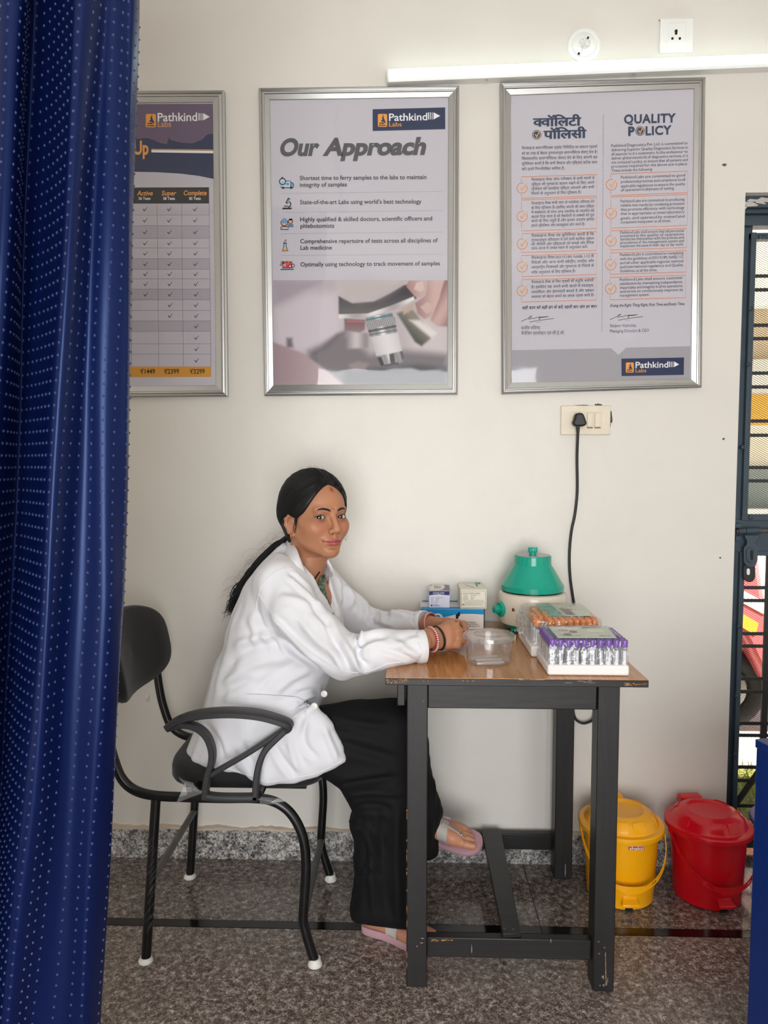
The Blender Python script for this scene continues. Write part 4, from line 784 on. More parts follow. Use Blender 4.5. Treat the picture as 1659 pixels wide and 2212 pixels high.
obj('lid', MB().lathe([(.088, .121), (.0945, .123), (.0950, .138), (.0925, .141), (.0575, .199), (.0560, .202), (.0560, .226), (.0545, .2285), (.04, .2285)], cc, 120), green, cf, smooth=22)
obj('lid_disc', MB().lathe([(.0525, .2285), (.0525, .2300), (0, .2300)], cc, 60), greyd, cf, smooth=30)
kn = MB(); t = np.arange(96) * 2 * math.pi / 96; rr_ = .0140 + .0006 * np.sign(np.sin(t * 18)); V = [np.stack([cc[0] + q * np.cos(t), cc[1] + q * np.sin(t), np.full(96, cc[2] + h)], 1) for q, h in ((rr_ * .96, .2375), (rr_, .239), (rr_, .2515), (rr_ * .95, .2530), (rr_ * 0 + .001, .2532))]
kn.add(np.vstack(V), [(i * 96 + k, i * 96 + (k + 1) % 96, (i + 1) * 96 + (k + 1) % 96, (i + 1) * 96 + k) for i in range(4) for k in range(96)]); kn.lathe([(.0112, .2298), (.0112, .238)], cc, 24)
obj('lid_knob', kn, green, cf, smooth=50)
ax = np.array([-.95, -.31, 0]); ax /= np.linalg.norm(ax); q = cc + ax * .102 + [0, 0, .068]
kb = obj('speed_dial', MB().lathe([(.0245, -.002), (.0245, .004), (.021, .009), (.006, .009)], q, 40, axis=ax), green, cf, smooth=30)
obj('dial_grip', MB().lathe([(.0135, .009), (.0135, .016), (.0115, .017), (.0115, .026), (.0, .026)], q, 28, axis=ax), green, kb, smooth=30)
ax2 = np.array([-.66, -.75, 0]); ax2 /= np.linalg.norm(ax2); q = U(1102, 1317, 2.19); ql = cc + ax2 * .1025 + [0, 0, q[2] - TZ]
obj('indicator_lamp', MB().lathe([(.0048, -.002), (.0044, .002), (.0026, .0036), (0, .004)], ql, 18, axis=ax2), M('dark_red_lens', S(112, 18, 26), .1, spec=.8), cf); obj('lamp_bezel', MB().lathe([(.0056, -.002), (.0058, .0008), (.0048, .0012)], ql, 20, axis=ax2), alu, cf)

# cartons
def carton(name, label, cat, x0, x1, d0, d1, z0, z1, m):
    c = np.array([(x0 + x1) / 2, y_at((d0 + d1) / 2), z0]); t = thing(name, label, cat, c); obj('carton', MB().box((x0, y_at(d0), z0), (x1, y_at(d1), z1)), m, t, bev=.0012); return t
card_w = M('carton_white', S(226, 220, 216), .45, spec=.4); card_c = M('carton_cream', S(228, 224, 208), .45, spec=.4); cy = ink('cyan', (18, 146, 210)); nvy = ink('box_navy', (52, 58, 110)); gry = ink('box_grey', (132, 134, 146)); blk = ink('box_black', (26, 26, 30)); grn = ink('box_green', (64, 170, 126)); lab_p = ink('box_label', (236, 232, 222)); lil = ink('box_lilac', (214, 214, 232))
def fline(mb, s, x0, x1, y, cap, d, **kw): a, b = U(x0, y, d), U(x1, y, d); a[2] = b[2] = (a[2] + b[2]) / 2; put(mb, s, a, b, cap * d / F, **kw)
def fpoly(mb, pts, d): mb.add([U(a, b, d) for a, b in pts], [tuple(range(len(pts)))])
def tpoly(mb, pts, z): mb.add([UZ(a, b, z) for a, b in pts], [tuple(range(len(pts)))])
_fc = bpy.data.curves.new('type', 'FONT'); _fo = bpy.data.objects.new('type', _fc); COL.objects.link(_fo)
GD0 = 2.255; GZ1 = TZ + .0635
gx0, gx1 = U(908.5, 1340, GD0)[0], U(1045, 1340, GD0)[0]
g = carton('glove_box', 'blue and white carton of gloves lying behind the clasped hands', 'box', gx0, gx1, GD0, 2.382, TZ + .0003, GZ1, card_w)
df = GD0 - .0005
mb = MB(); fpoly(mb, [(909, 1316), (1045, 1316.5), (1044.6, 1327.5), (1020, 1326), (1000, 1326), (984, 1327.6), (970, 1331), (955, 1334), (930, 1336), (909, 1330)], df); obj('blue_wave', mb, cy, g, smooth=0)
mb = MB(); fpoly(mb, circ(945.5, 1337, 12, 24), df - .0003); obj('badge', mb, lab_p, g, smooth=0); mb = MB(); fpoly(mb, circ(945.5, 1334, 6, 20), df - .0006); obj('badge_centre', mb, cy, g, smooth=0)
mb = MB(); fpoly(mb, [(984.4, 1328), (989, 1325), (990, 1322), (993.6, 1322), (993.6, 1330), (990.6, 1332), (990, 1336.6), (985, 1336.6)], df - .0003); obj('hand_mark', mb, blk, g, smooth=0)
for s_, a, b, y in (('NON-STERILE', 1000, 1027.5, 1345.6), ('AMBIDEXTROUS', 1000, 1032.4, 1349.8), ('PREMIUM QUALITY', 1000, 1037.4, 1354.2)): mb = MB(); fline(mb, s_, a, b, y, 2.9, df - .0002, off=.02, track=.12); obj('lettering', mb, blk, g, smooth=0)
mb = MB(); zt_ = GZ1 + .0003; tpoly(mb, [(913, 1296.6), (1043, 1296.6), (1044, 1300), (912, 1300)], zt_); tpoly(mb, [(909.4, 1311), (1045, 1311.4), (1045, 1315.4), (908.8, 1315.4)], zt_); obj('blue_wave', mb, cy, g, smooth=0)
mb = MB(); mb.prism([(gx1 + .0004, y_at(GD0) + a, TZ + .0015 + b * .06) for a, b in [(.002, 0), (.12, 0), (.12, 1), (.002, 1)]], (.0028, 0, 0)); obj('side_flap', mb, M('carton_dark_side', S(30, 34, 52), .4), g, bev=.001)
sx0, sx1 = U(927, 1300, 2.268)[0], U(971.5, 1300, 2.268)[0]
s_b = carton('swab_box', 'small white and navy carton of alcohol swabs on top of the blue glove box', 'box', sx0, sx1, 2.268, 2.36, GZ1 + .0006, GZ1 + .0535, M('carton_lilac', S(216, 216, 232), .45)); d_ = 2.2675
mb = MB(); fpoly(mb, [(927, 1277), (971.4, 1277), (970.6, 1286), (962, 1285.4), (950, 1283.6), (938, 1284.4), (927.2, 1286.2)], d_); obj('navy_band', mb, nvy, s_b, smooth=0)
mb = MB(); fline(mb, 'ALCOHOL SWAB', 935, 959.6, 1282.2, 2.5, d_ - .0004, off=.03); obj('lettering', mb, lab_p, s_b, smooth=0)
mb = MB()
for k, (a, b, c2, e2) in enumerate([('REF No', 'SWB-0421', 938.6, 957), ('LOT', '10024', 936, 949), ('MFD', '2023', 936, 946.5), ('EXP', '2026', 936, 946.5), ('QTY', '100', 935, 945)]): y = 1291.6 + k * 2.25; fline(mb, a, 931, c2, y, 1.3, d_ - .0004); fline(mb, b, 941.4, e2, y, 1.3, d_ - .0004)
fline(mb, 'SINGLE USE ONLY', 931, 945.6, 1302.6, 1.2, d_ - .0004); fline(mb, 'STERILISED', 935.6, 947, 1307.2, 1.5, d_ - .0004, off=.02); fline(mb, 'FOR EXTERNAL USE', 935.6, 951, 1309.8, 1.3, d_ - .0004, off=.02); fpoly(mb, [(930.6, 1306), (934, 1306), (934, 1309.6), (930.6, 1309.6)], d_ - .0003)
obj('small_print', mb, nvy, s_b, smooth=0)
zt_ = GZ1 + .0538; mb = MB(); tpoly(mb, [(932.6, 1262.6), (970, 1263.6), (972.4, 1276), (928, 1275.4)], zt_); obj('lid_print', mb, gry, s_b, smooth=0)
mb = MB(); tpoly(mb, [(932.6, 1262.4), (957, 1262.8), (961, 1265.6), (960, 1270), (955, 1273.6), (948, 1275), (928.6, 1275)], zt_ + .0003); obj('lid_panel', mb, lab_p, s_b, smooth=0)
mb = MB()
for k in range(5): tpoly(mb, [(939 + k * 3, 1264 + k * .6), (940 + k * 3, 1264 + k * .6), (939.4 + k * 3, 1271), (938.2 + k * 3, 1271)], zt_ + .0006)
obj('lid_lettering', mb, nvy, s_b, smooth=0)
nx0, nx1 = U(994.5, 1290, 2.256)[0], U(1051.5, 1290, 2.256)[0]
nb = carton('needle_box', 'cream carton of blood collection needles on the right end of the glove box', 'box', nx0, nx1, 2.256, 2.376, GZ1 + .0006, GZ1 + .060, card_c); d_ = 2.2555
mb = MB(); strip_ = [(997, 1277), (1048.4, 1277), (1048.6, 1312), (996.6, 1312)]
P4 = [U(a, b, d_) for a, b in strip_]
for i in range(4): A_, B_ = P4[i], P4[(i + 1) % 4]; n2 = np.cross(B_ - A_, [0, 1, 0]); n2 /= np.linalg.norm(n2); mb.add([A_, B_, B_ + n2 * .0008, A_ + n2 * .0008], [(0, 1, 2, 3)])
obj('label_border', mb, blk, nb, smooth=0)
mb = MB(); fline(mb, 'BLOOD COLLECTION NEEDLES', 1000, 1037.6, 1282.2, 1.7, d_ - .0003, off=.02)
for k, (a, b) in enumerate([('Product', 'Multi sample needle'), ('Gauge', '21G'), ('LOT', '21G x 1.5'), ('MFG', '2023-04'), ('EXP', '2028-03')]): fline(mb, a, 1001, 1010.5, 1285.2 + k * 2.4, 1.25, d_ - .0003); fline(mb, b, 1017, 1036 - 6 * (k > 0) - 2 * k, 1285.2 + k * 2.4, 1.25, d_ - .0003)
fline(mb, 'Single use sterile device do not use if the pack is damaged', 1001, 1044, 1297.2, 1.25, d_ - .0003); fline(mb, 'Store in a cool dry place away from direct sunlight', 1001, 1046, 1300, 1.25, d_ - .0003)
fline(mb, 'Manufactured and marketed for', 1005, 1046, 1303, 1.3, d_ - .0003); fline(mb, 'diagnostic laboratory use only in', 1005, 1041, 1305.4, 1.2, d_ - .0003); fline(mb, 'accordance with the instructions', 1005, 1046, 1307.8, 1.2, d_ - .0003); fline(mb, 'HD', 998.4, 1003.6, 1307.6, 3, d_ - .0003, off=.03)
obj('lettering', mb, blk, nb, smooth=0)
zt_ = GZ1 + .0603; mb = MB(); tpoly(mb, [(1030, 1257), (1036, 1257), (1038.5, 1261.6), (1032, 1261.8)], zt_); obj('lid_mark', mb, grn, nb, smooth=0)
mb = MB(); tpoly(mb, [(1024.6, 1256.6), (1028, 1256.6), (1033, 1266.6), (1029, 1266.8)], zt_); tpoly(mb, [(1003.6, 1263), (1006, 1263), (1025, 1269), (1022, 1269)], zt_); obj('lid_lettering', mb, gry, nb, smooth=0)

# clear lidded tub with three empty tubes
milkm = clear('frosted_tube', (.97, .98, .98), .1, .1, haze=.4, hazecol=(.97, .97, .97)); tubm = clear('tub_plastic', (.97, .965, .97), .06, .07, haze=.05, hazecol=(.95, .9, .92)); tubl = clear('tub_lid_plastic', (.97, .97, .97), .1, .08, haze=.12, hazecol=(.97, .96, .96)); glassm = clear('clear_tube', (.95, .97, .98), .05, .08, haze=.05)
tc_ = np.array([U(1056, 1440, 1.886)[0], y_at(1.886), TZ]); tub = thing('plastic_tub', 'round clear plastic tub with snap-on lid beside the clasped hands', 'tub', tc_)
obj('body', MB().lathe([(.0, .0012), (.046, .0012), (.052, .0004), (.0565, .004), (.0575, .012), (.0600, .064), (.0600, .066), (.0588, .066), (.0562, .012), (.0550, .0055), (.050, .0030), (0, .0030)], tc_, 72), tubm, tub, smooth=40)
obj('lid', MB().lathe([(.0640, .060), (.0655, .061), (.0655, .071), (.0640, .0735), (.0600, .0740), (.0585, .0720), (.0400, .0720), (.0390, .0732), (.0375, .0720), (.0260, .0720), (.0252, .0730), (.0242, .0720), (0, .0720)], tc_, 72), tubl, tub, smooth=40)
for a in (math.radians(-12), math.radians(-102), math.radians(168), math.radians(78)):
    u_ = np.array([math.cos(a), math.sin(a), 0]); v_ = np.array([-u_[1], u_[0], 0])
    obj('clip_tab', MB().prism([tc_ + u_ * .0650 + v_ * q + [0, 0, h] for q, h in ((-.007, .0715), (.007, .0715), (.0062, .053), (.004, .050), (-.004, .050), (-.0062, .053))], u_ * .002), tubl, tub)
for i, (p, q, lb) in enumerate((((1014, 1422), (1076, 1416), 'hindmost'), ((1024, 1426), (1086, 1424.5), 'middle'), ((1027, 1433), (1092, 1430), 'foremost'))):
    a = UZ(*p, TZ + .009); b = UZ(*q, TZ + .009); a = tc_ + (a - tc_) * .92; b = tc_ + (b - tc_) * .92; a[2] = b[2] = TZ + .0075 + (.001 if i == 1 else 0)
    v = (b - a) / np.linalg.norm(b - a); o = obj('empty_tube', MB().tube([a, a + v * .002, b - v * .002, b], [.0028, .0042, .0042, .0026], 14), milkm, smooth=60)
    tag(o, 'thin clear empty tube lying in the plastic tub, %s of three' % lb, 'tube', 'empty tubes in the plastic tub')

# packs of sample tubes in foam trays
foam = M('white_foam', S(238, 236, 234), .85, bump=.3, bscale=240, var=.04); purp = M('purple_cap', S(118, 82, 166), .3, spec=.5); oran = M('orange_cap', S(230, 134, 38), .3, spec=.5); lblm = M('tube_label', S(226, 226, 232), .5); dot = hole_m
def tray(label, x0, x1, d0, d1, h, cat='foam tray'):
    t = thing('foam_tray', label, cat, ((x0 + x1) / 2, y_at((d0 + d1) / 2), TZ + .0003))
    obj('tray', MB().box((x0, y_at(d0), TZ + .0003), (x1, y_at(d1), TZ + h)), foam, t, bev=.006, seg=3); return t
PX0, PX1, PD0, PD1 = U(1183, 1455, 1.762)[0], U(1360, 1455, 1.762)[0], 1.762, 1.914
OX0, OX1, OD0, OD1 = .326, .512, 1.93, 2.165
tray('low white foam tray at the front right table corner, holding purple-capped tubes', PX0, PX1, PD0, PD1, .0265); tray('white foam tray behind the purple tubes, holding orange-capped tubes', OX0, OX1, OD0, OD1, .030)
def tube_proto(loc, capm, hgt):
    x, y, z = loc; R_ = .0064
    b = obj('sample_tube', MB().lathe([(0, 0), (.004, .001), (R_, .005), (R_, hgt - .012), (R_ - .0009, hgt - .012), (R_ - .0009, .006), (0, .003)], loc, 14), glassm, smooth=50)
    b.data.transform(Matrix.Translation(-Vector(loc))); b.location = loc; ORIG[b.name] = np.array(loc, float)
    c = MB().lathe([(R_ + .0012, hgt - .018), (R_ + .0016, hgt - .016), (R_ + .0016, hgt - .003), (R_ + .0008, hgt - .0005), (R_ - .001, hgt), (R_ - .002, hgt - .002), (0, hgt - .002)], loc, 16); obj('cap', c, capm, b, smooth=40)
    t = np.linspace(-2.6, -.4, 8); G = np.array([[(x + (R_ + .0003) * math.cos(a), y + (R_ + .0003) * math.sin(a), z + h) for a in t] for h in (.008, hgt - .026)]); obj('paper_label', MB().grid(G), lblm, b)
    mb = MB()
    for k in range(6):
        a = -1.75 + .0 * k; h = hgt * .30 + k * .0042; P = [np.array([x + (R_ + .0006) * math.cos(a + da), y + (R_ + .0006) * math.sin(a + da), z + h + dh]) for da, dh in ((-.13, 0), (.13, 0), (.13, .0028), (-.13, .0028))]; mb.add(P, [(0, 1, 2, 3)])
    obj('label_print', mb, M('label_ink', S(70, 70, 84), .6) if 'label_ink' not in MATS else MATS['label_ink'], b, smooth=0); return b
def fill(xs, ds, z, capm, hgt, lab, grp, skip=lambda i, j: False, jig=0):
    proto = None; rr = np.random.default_rng(11)
    for j, d in enumerate(ds):
        for i, x in enumerate(xs):
            if skip(i, j): continue
            loc = (x + rr.normal(0, jig), y_at(d) + rr.normal(0, jig), z); l, gp = lab(i, j)
            if proto is None: proto = tube_proto(loc, capm, hgt); o = proto; tag(o, l, 'sample tube', gp)
            else: o = dup(proto, loc, l, gp)
            o.rotation_euler.z = rr.uniform(-.9, .7)
pxs = np.linspace(PX0 + .012, PX1 - .010, 10); pds = np.linspace(PD0 + .012, PD1 - .013, 7)
def plab(i, j):
    if j == 0: return 'purple-capped sample tube in the front row of the front foam tray, %s from the left' % ORD[i], 'purple-capped sample tubes in the front tray'
    if i == 0: return 'purple-capped sample tube at the left edge of its tray, %s behind the corner one' % ORD[j - 1], 'purple-capped sample tubes in the front tray'
    if i == 9: return 'purple-capped sample tube along the right edge of the front tray, %s behind the corner' % ORD[j - 1], 'purple-capped sample tubes in the front tray'
    return 'purple-capped tube under the printed card, %s row from the front, %s from the left' % (ORD[j], ORD[i]), 'purple-capped sample tubes under the card'
fill(pxs, pds, TZ + .0125, purp, .074, plab, '', lambda i, j: 3 <= i <= 8 and 2 <= j <= 5)
oxs = np.linspace(OX0 + .022, OX1 - .010, 10); ods = np.linspace(OD0 + .032, OD1 - .03, 7)
def olab(i, j):
    g_ = 'orange-capped sample tubes in the rear tray'
    if j == 0: return 'orange-capped sample tube in the front row of the rear tray, %s from the left' % ORD[i], g_
    if i == 0: return 'orange-capped sample tube at the left edge of the rear tray, %s behind the corner' % ORD[j - 1], g_
    if i == 9: return 'orange-capped sample tube along the right edge of the rear tray, %s behind the corner' % ORD[j - 1], g_
    return 'orange-capped tube under the creased card, %s row from the front, %s from the left' % (ORD[j], ORD[i]), 'orange-capped sample tubes under the card'
fill(oxs, ods, TZ + .0125, oran, .082, olab, '', lambda i, j: (3 <= i <= 8 and 2 <= j <= 5) or (i == 1 and j in (0, 1)) or (i == 0 and j > 3), jig=.0012)
# printed cards lying on the caps
cardm = ink('card_green', (206, 216, 196)); cteal = ink('card_teal', (128, 170, 160)); cbr = ink('card_brown', (136, 104, 98)); cin = ink('card_ink', (62, 66, 74)); clil = ink('card_lilac', (120, 118, 160))
cz = TZ + .0905; C4 = [UZ(1205, 1378, cz), UZ(1332, 1378, cz), UZ(1311, 1354, cz), UZ(1184, 1354, cz)]
cd = thing('paper_card', 'pale green printed card lying on the purple tube caps', 'card', np.mean(C4, axis=0))
obj('card', MB().prism(C4, (0, 0, .0006)), cardm, cd, smooth=0)
cl = lambda u, v, k=1: C4[0] + (C4[1] - C4[0]) * u + (C4[3] - C4[0]) * v + np.array([0, 0, .0006 + .0002 * k])
def cpoly(mb, pts, k=1): mb.add([cl(u, v, k) for u, v in pts], [tuple(range(len(pts)))])
mb = MB(); cpoly(mb, [(.36 + .07 * math.cos(t), .5 + .11 * math.sin(t)) for t in np.linspace(0, 6.28, 16, endpoint=False)]); cpoly(mb, [(.22 + .07 * math.cos(t), .30 + .09 * math.sin(t)) for t in np.linspace(0, 6.28, 16, endpoint=False)]); obj('card_discs', mb, cbr, cd, smooth=0)
mb = MB(); cpoly(mb, [(.03, .70), (.5, .72), (.53, .96), (.02, .96)]); cpoly(mb, [(.62, .5), (.92, .5), (.92, .72), (.62, .72)]); cpoly(mb, [(.2 + .11 * math.cos(t), .6 + .15 * math.sin(t)) for t in np.linspace(0, 6.28, 16, endpoint=False)], 2); obj('card_panels', mb, lab_p, cd, smooth=0)
mb = MB()
for k in range(5): cpoly(mb, [(.12 + k * .035, .54), (.14 + k * .035, .54), (.14 + k * .035, .68), (.12 + k * .035, .68)], 3)
cpoly(mb, [(.55, .80), (.95, .92), (.95, .99), (.62, .95)], 2); obj('card_tubes', mb, clil, cd, smooth=0)
mb = MB(); a, b = cl(.34, .1, 2), cl(.1, .1, 2); up_ = (C4[3] - C4[0]); up_ /= np.linalg.norm(up_)
def cput(mb, s, u0, u1, v, h): V, T, wd = layout(s, .02, 2); a, b = cl(u0, v, 3), cl(u1, v, 3); x0, x1 = V[:, 0].min(), V[:, 0].max(); mb.add(a + (V[:, :1] - x0) / (x1 - x0) * (b - a) - V[:, 1:] / .69 * h * up_, T)
cput(mb, 'EDTA', .28, .10, .22, .008); cput(mb, 'II-7', .42, .33, .22, .008); cput(mb, 'K3-TUBES', .93, .74, .18, .006); obj('card_lettering', mb, cin, cd, smooth=0)
cz2 = TZ + .0985; K4 = [UZ(1192, 1330, cz2), UZ(1280, 1330, cz2), UZ(1254, 1306, cz2), UZ(1158, 1306, cz2)]
cd2 = thing('paper_card', 'creased pale green card lying on the orange tube caps', 'card', np.mean(K4, axis=0))
s_ = np.linspace(0, 1, 14); G = np.array([[(K4[0] * (1 - u) + K4[1] * u) * (1 - v) + (K4[3] * (1 - u) + K4[2] * u) * v + np.array([0, 0, .003 * math.sin(u * 7) * v - (.022 * max(0, .22 - u) / .22 * (1 - v))]) for u in s_] for v in s_])
obj('card', MB().grid(G, .0005), cardm, cd2, smooth=60)
mb = MB(); mb.grid(G[:, :5] + [0, 0, .0009]); obj('card_teal_band', mb, cteal, cd2); mb = MB(); mb.grid(G[1:9, 5:9] + [0, 0, .0009]); obj('card_brown_panel', mb, cbr, cd2)
C4 = K4; mb = MB(); cl = lambda u, v, k=1: C4[0] + (C4[1] - C4[0]) * u + (C4[3] - C4[0]) * v + np.array([0, 0, .004 + .0002 * k]); up_ = (C4[3] - C4[0]); up_ /= np.linalg.norm(up_); cput(mb, 'SERUM-11', .92, .64, .72, .006); obj('card_lettering', mb, cin, cd2, smooth=0)
bpy.data.objects.remove(_fo)
# crinkled clear film round the packs
wrapm = clear('crinkled_film', rough=.05, refl=.06, bump=.7, bscale=46, bdist=.006, haze=.08)
def wrapf(name, label, x0, x1, d0, d1, z0, z1, amp, seed, inset=.006):
    r = np.random.default_rng(seed); n = 40; prof = [(0, z0), (.0, z0 + .012), (inset * .4, z0 + .04), (inset, z1 - .006), (inset + .012, z1)]
    y0, y1 = y_at(d0), y_at(d1); rings = []; per = []
    for t in np.linspace(0, 1, 4 * n, endpoint=False):
        k = t * 4; f = k % 1
        per.append(((-1 + 2 * f), -1) if k < 1 else ((1, -1 + 2 * f) if k < 2 else ((1 - 2 * f, 1) if k < 3 else (-1, 1 - 2 * f))))
    per = np.array(per); m = len(per); hx, hy = (x1 - x0) / 2, (y1 - y0) / 2
    hs = np.interp(np.linspace(0, 4, 15), range(5), [p[1] for p in prof]); ins = np.interp(np.linspace(0, 4, 15), range(5), [p[0] for p in prof])
    nzs = r.normal(0, 1, (15, m)); 
    for _ in range(2): nzs = (nzs + np.roll(nzs, 1, 1) + np.roll(nzs, -1, 1)) / 2.2
    G = np.array([[((x0 + x1) / 2 + per[i, 0] * (hx - ins[j]) * (1 + amp * nzs[j, i] * .6), (y0 + y1) / 2 + per[i, 1] * (hy - ins[j]) * (1 + amp * nzs[j, i] * .6), hs[j] + amp * .02 * nzs[j, i]) for i in list(range(m)) + [0]] for j in range(15)])
    G[:, -1] = G[:, 0]; mb = MB().grid(G)
    top = np.array([[(x0 + inset + .012 + (2 * hx - 2 * inset - .024) * u, y0 + inset + .012 + (2 * hy - 2 * inset - .024) * v, z1 + .0012 + amp * .03 * r.normal()) for u in np.linspace(0, 1, 20)] for v in np.linspace(0, 1, 14)]); mb.grid(top)
    return mb
mb = wrapf('', '', PX0 + .002, PX1 - .002, PD0 + .002, PD1, TZ + .0285, TZ + .093, .006, 3)
wf = obj('plastic_wrap', mb, wrapm, smooth=0); tag(wf, 'crinkled clear film stretched over the purple-capped tubes', 'plastic film')
mb = wrapf('', '', OX0 + .002, OX1 + .004, OD0 + .004, OD1 - .006, TZ + .034, TZ + .1045, .010, 4)
r = np.random.default_rng(8); cen = U(1127, 1346, 2.0)
th = np.linspace(-1.4, 1.5, 16); ph = np.linspace(0, 2 * math.pi, 25); G = np.array([[cen + np.array([.014 * math.cos(a) * math.cos(b) , .055 * math.cos(a) * math.sin(b), .034 * math.sin(a)]) * (1 + .2 * r.normal()) for b in ph] for a in th]); G[:, -1] = G[:, 0]; mb.grid(G)
wf2 = obj('plastic_wrap', mb, wrapm, smooth=0); tag(wf2, 'torn bunched clear film hanging off the orange-capped tubes', 'plastic film')

# ------------------------------------------------------------------ pedal bins
def bin_(label, x, d, m, rot, sticker=False):
    c = np.array([x, y_at(d), 0.]); t = thing('pedal_bin', label, 'bin', c, 'pedal bins by the gate'); Rz = np.array(Matrix.Rotation(rot, 3, 'Z'))
    w_ = lambda p: c + Rz @ np.asarray(p, float)
    body = MB().lathe([(.0, .006), (.080, .006), (.094, .002), (.0980, .006), (.0990, .03), (.1005, .034), (.1095, .196), (.1125, .198), (.1125, .206), (.104, .206), (.096, .04), (0, .03)], c, 72); obj('bucket', body, m, t, smooth=35)
    obj('lid', MB().lathe([(.118, .200), (.1255, .199), (.1270, .204), (.1265, .212), (.1235, .2155), (.1100, .2165), (.1080, .2185), (.098, .236), (.086, .2450), (.066, .2500), (.0640, .2485), (.0560, .2440), (.054, .2435), (0, .2445)], c, 96), m, t, smooth=28)
    lid = children(t)[-1]
    for a in (-75, -105 + 0, -18, -162, 40, 140):
        mb = MB(); a0 = math.radians(a)
        pr = [(.1065, .2205), (.0985, .2368), (.0885, .2446)]; G = [[w_((r_ * math.cos(a0 + q), r_ * math.sin(a0 + q), h + .0018)) for q in np.linspace(-.19, .19, 6)] for r_, h in pr]; obj('raised_panel', mb.grid(np.array(G), .0022), m, lid, bev=.0008)
    hb = [w_((sx * .036, .098 + dy, z)) for sx, dy, z in ((-1, 0, .216), (1, 0, .216), (1, .034, .216), (-1, .034, .216))]; obj('hinge_block', MB().prism(hb, (0, 0, .026)), m, t, bev=.006, seg=3)
    # carrying handle hanging down the front
    A = np.array([-.124, -.005, .196]); B = np.array([.124, -.005, .196]); tt = np.linspace(0, math.pi, 41); path = np.array([[-.1235 * math.cos(a), -.006 - .124 * math.sin(a) ** .8, .196 - .118 * math.sin(a) ** .9] for a in tt])
    G1 = []; 
    for i, p in enumerate(path):
        f = abs(i - 20) / 20; wd = .0066 + .004 * max(0, 1 - (f / .2) ** 2); G1.append(wd)
    def rail(lo, hi): return MB().grid(np.array([[w_(p + [0, 0, w0 * lo]), w_(p + [0, 0, w0 * hi])] for p, w0 in zip(path, G1)]), .0026)
    h_ = obj('carry_handle', rail(.55, 1.), m, t, smooth=40); obj('handle_strip', rail(-1., -.55), m, h_, smooth=40)
    for i in (3, 8, 12, 15, 25, 28, 32, 37): obj('handle_rib', MB().grid(np.array([[w_(path[q] + [0, 0, -G1[q] * .7]), w_(path[q] + [0, 0, G1[q] * .7])] for q in (i, i + 1)]), .0024), m, h_)
    obj('handle_grip', MB().grid(np.array([[w_(path[q] + [0, .0003, -G1[q] * .7]), w_(path[q] + [0, .0003, G1[q] * .7])] for q in range(16, 26)]), .0024), m, h_, smooth=40)
    for s in (-1, 1): obj('handle_pivot', MB().lathe([(.009, -.012), (.009, .003), (.006, .005), (0, .005)], w_((s * .122, -.004, .196)), 18, axis=Rz @ np.array([s, 0, 0])), m, t)
    pd = [w_(p) for p in ((-.020, -.096, .040), (.020, -.096, .040), (.026, -.120, .030), (-.026, -.120, .030))]; obj('pedal', MB().prism(pd, (0, 0, -.008)), m, t, bev=.002); obj('pedal_mount', MB().box(c + [-.02, -.1025, .026], c + [.02, -.092, .046]) if rot == 0 else MB().prism([w_(p) for p in ((-.02, -.1025, .026), (.02, -.1025, .026), (.02, -.092, .026), (-.02, -.092, .026))], (0, 0, .016)), m, t, bev=.002)
    obj('pedal_slot', MB().prism([w_(p) for p in ((-.011, -.0985, .001), (.011, -.0985, .001), (.011, -.0985, .010), (-.011, -.0985, .010))], Rz @ np.array([0, .003, 0])), hole_m, t)
    for o_ in [q for q in bpy.data.objects if q.parent == t or (q.parent and q.parent.parent == t)]:
        if o_.type == 'MESH':
            n0 = len(o_.data.vertices); co = np.empty(n0 * 3); o_.data.vertices.foreach_get('co', co); co = co.reshape(-1, 3); co[:, 2] *= 1.075; o_.data.vertices.foreach_set('co', co.ravel())
    return t, c
ym = M('yellow_plastic', S(246, 172, 8), .28, spec=.5); rm = M('red_plastic', S(210, 12, 30), .22, spec=.5); bm = M('blue_violet_plastic', S(86, 92, 168), .3)
tY, cY = bin_('yellow pedal bin half hidden behind the black table leg', .656, 2.222, ym, 0.); bin_('red pedal bin standing to the right of the yellow bin', .921, 2.225, rm, .12); bin_('blue pedal bin almost wholly hidden behind the blue cabinet', 1.188, 2.235, bm, 0.)
# sticker on the yellow bin
_fc = bpy.data.curves.new('type', 'FONT'); _fo = bpy.data.objects.new('type', _fc); COL.objects.link(_fo)
def onbin(px, py): v = ray(px, py); o_ = CAM - cY; rr2 = .1060; A_ = v[0] ** 2 + v[1] ** 2; B_ = 2 * (o_[0] * v[0] + o_[1] * v[1]); C_ = o_[0] ** 2 + o_[1] ** 2 - (rr2 + (0)) ** 2; t_ = (-B_ - math.sqrt(B_ * B_ - 4 * A_ * C_)) / (2 * A_); p = CAM + v * t_; z = p[2] / 1.075; rr2 = .1005 + (.009) * (z - .034) / .162 + .0006; C_ = o_[0] ** 2 + o_[1] ** 2 - rr2 ** 2; t_ = (-B_ - math.sqrt(B_ * B_ - 4 * A_ * C_)) / (2 * A_); return CAM + v * t_
G = np.array([[onbin(x, y) for x in np.linspace(1358, 1391.6, 9)] for y in (1826, 1833.6, 1836.6)])
st = obj('sticker', MB().grid(G), M('maroon_sticker', S(176, 48, 56), .4), tY)
V, T, wd = layout('shakti', .02, 4); x0, x1 = V[:, 0].min(), V[:, 0].max(); mb = MB(); mb.add([onbin(1359.6 + (x - x0) / (x1 - x0) * 30.6, 1835.6 - y * 9.4) + np.array([0, -.0008, 0]) for x, y in V], T); obj('sticker_lettering', mb, I_white, st, smooth=0)
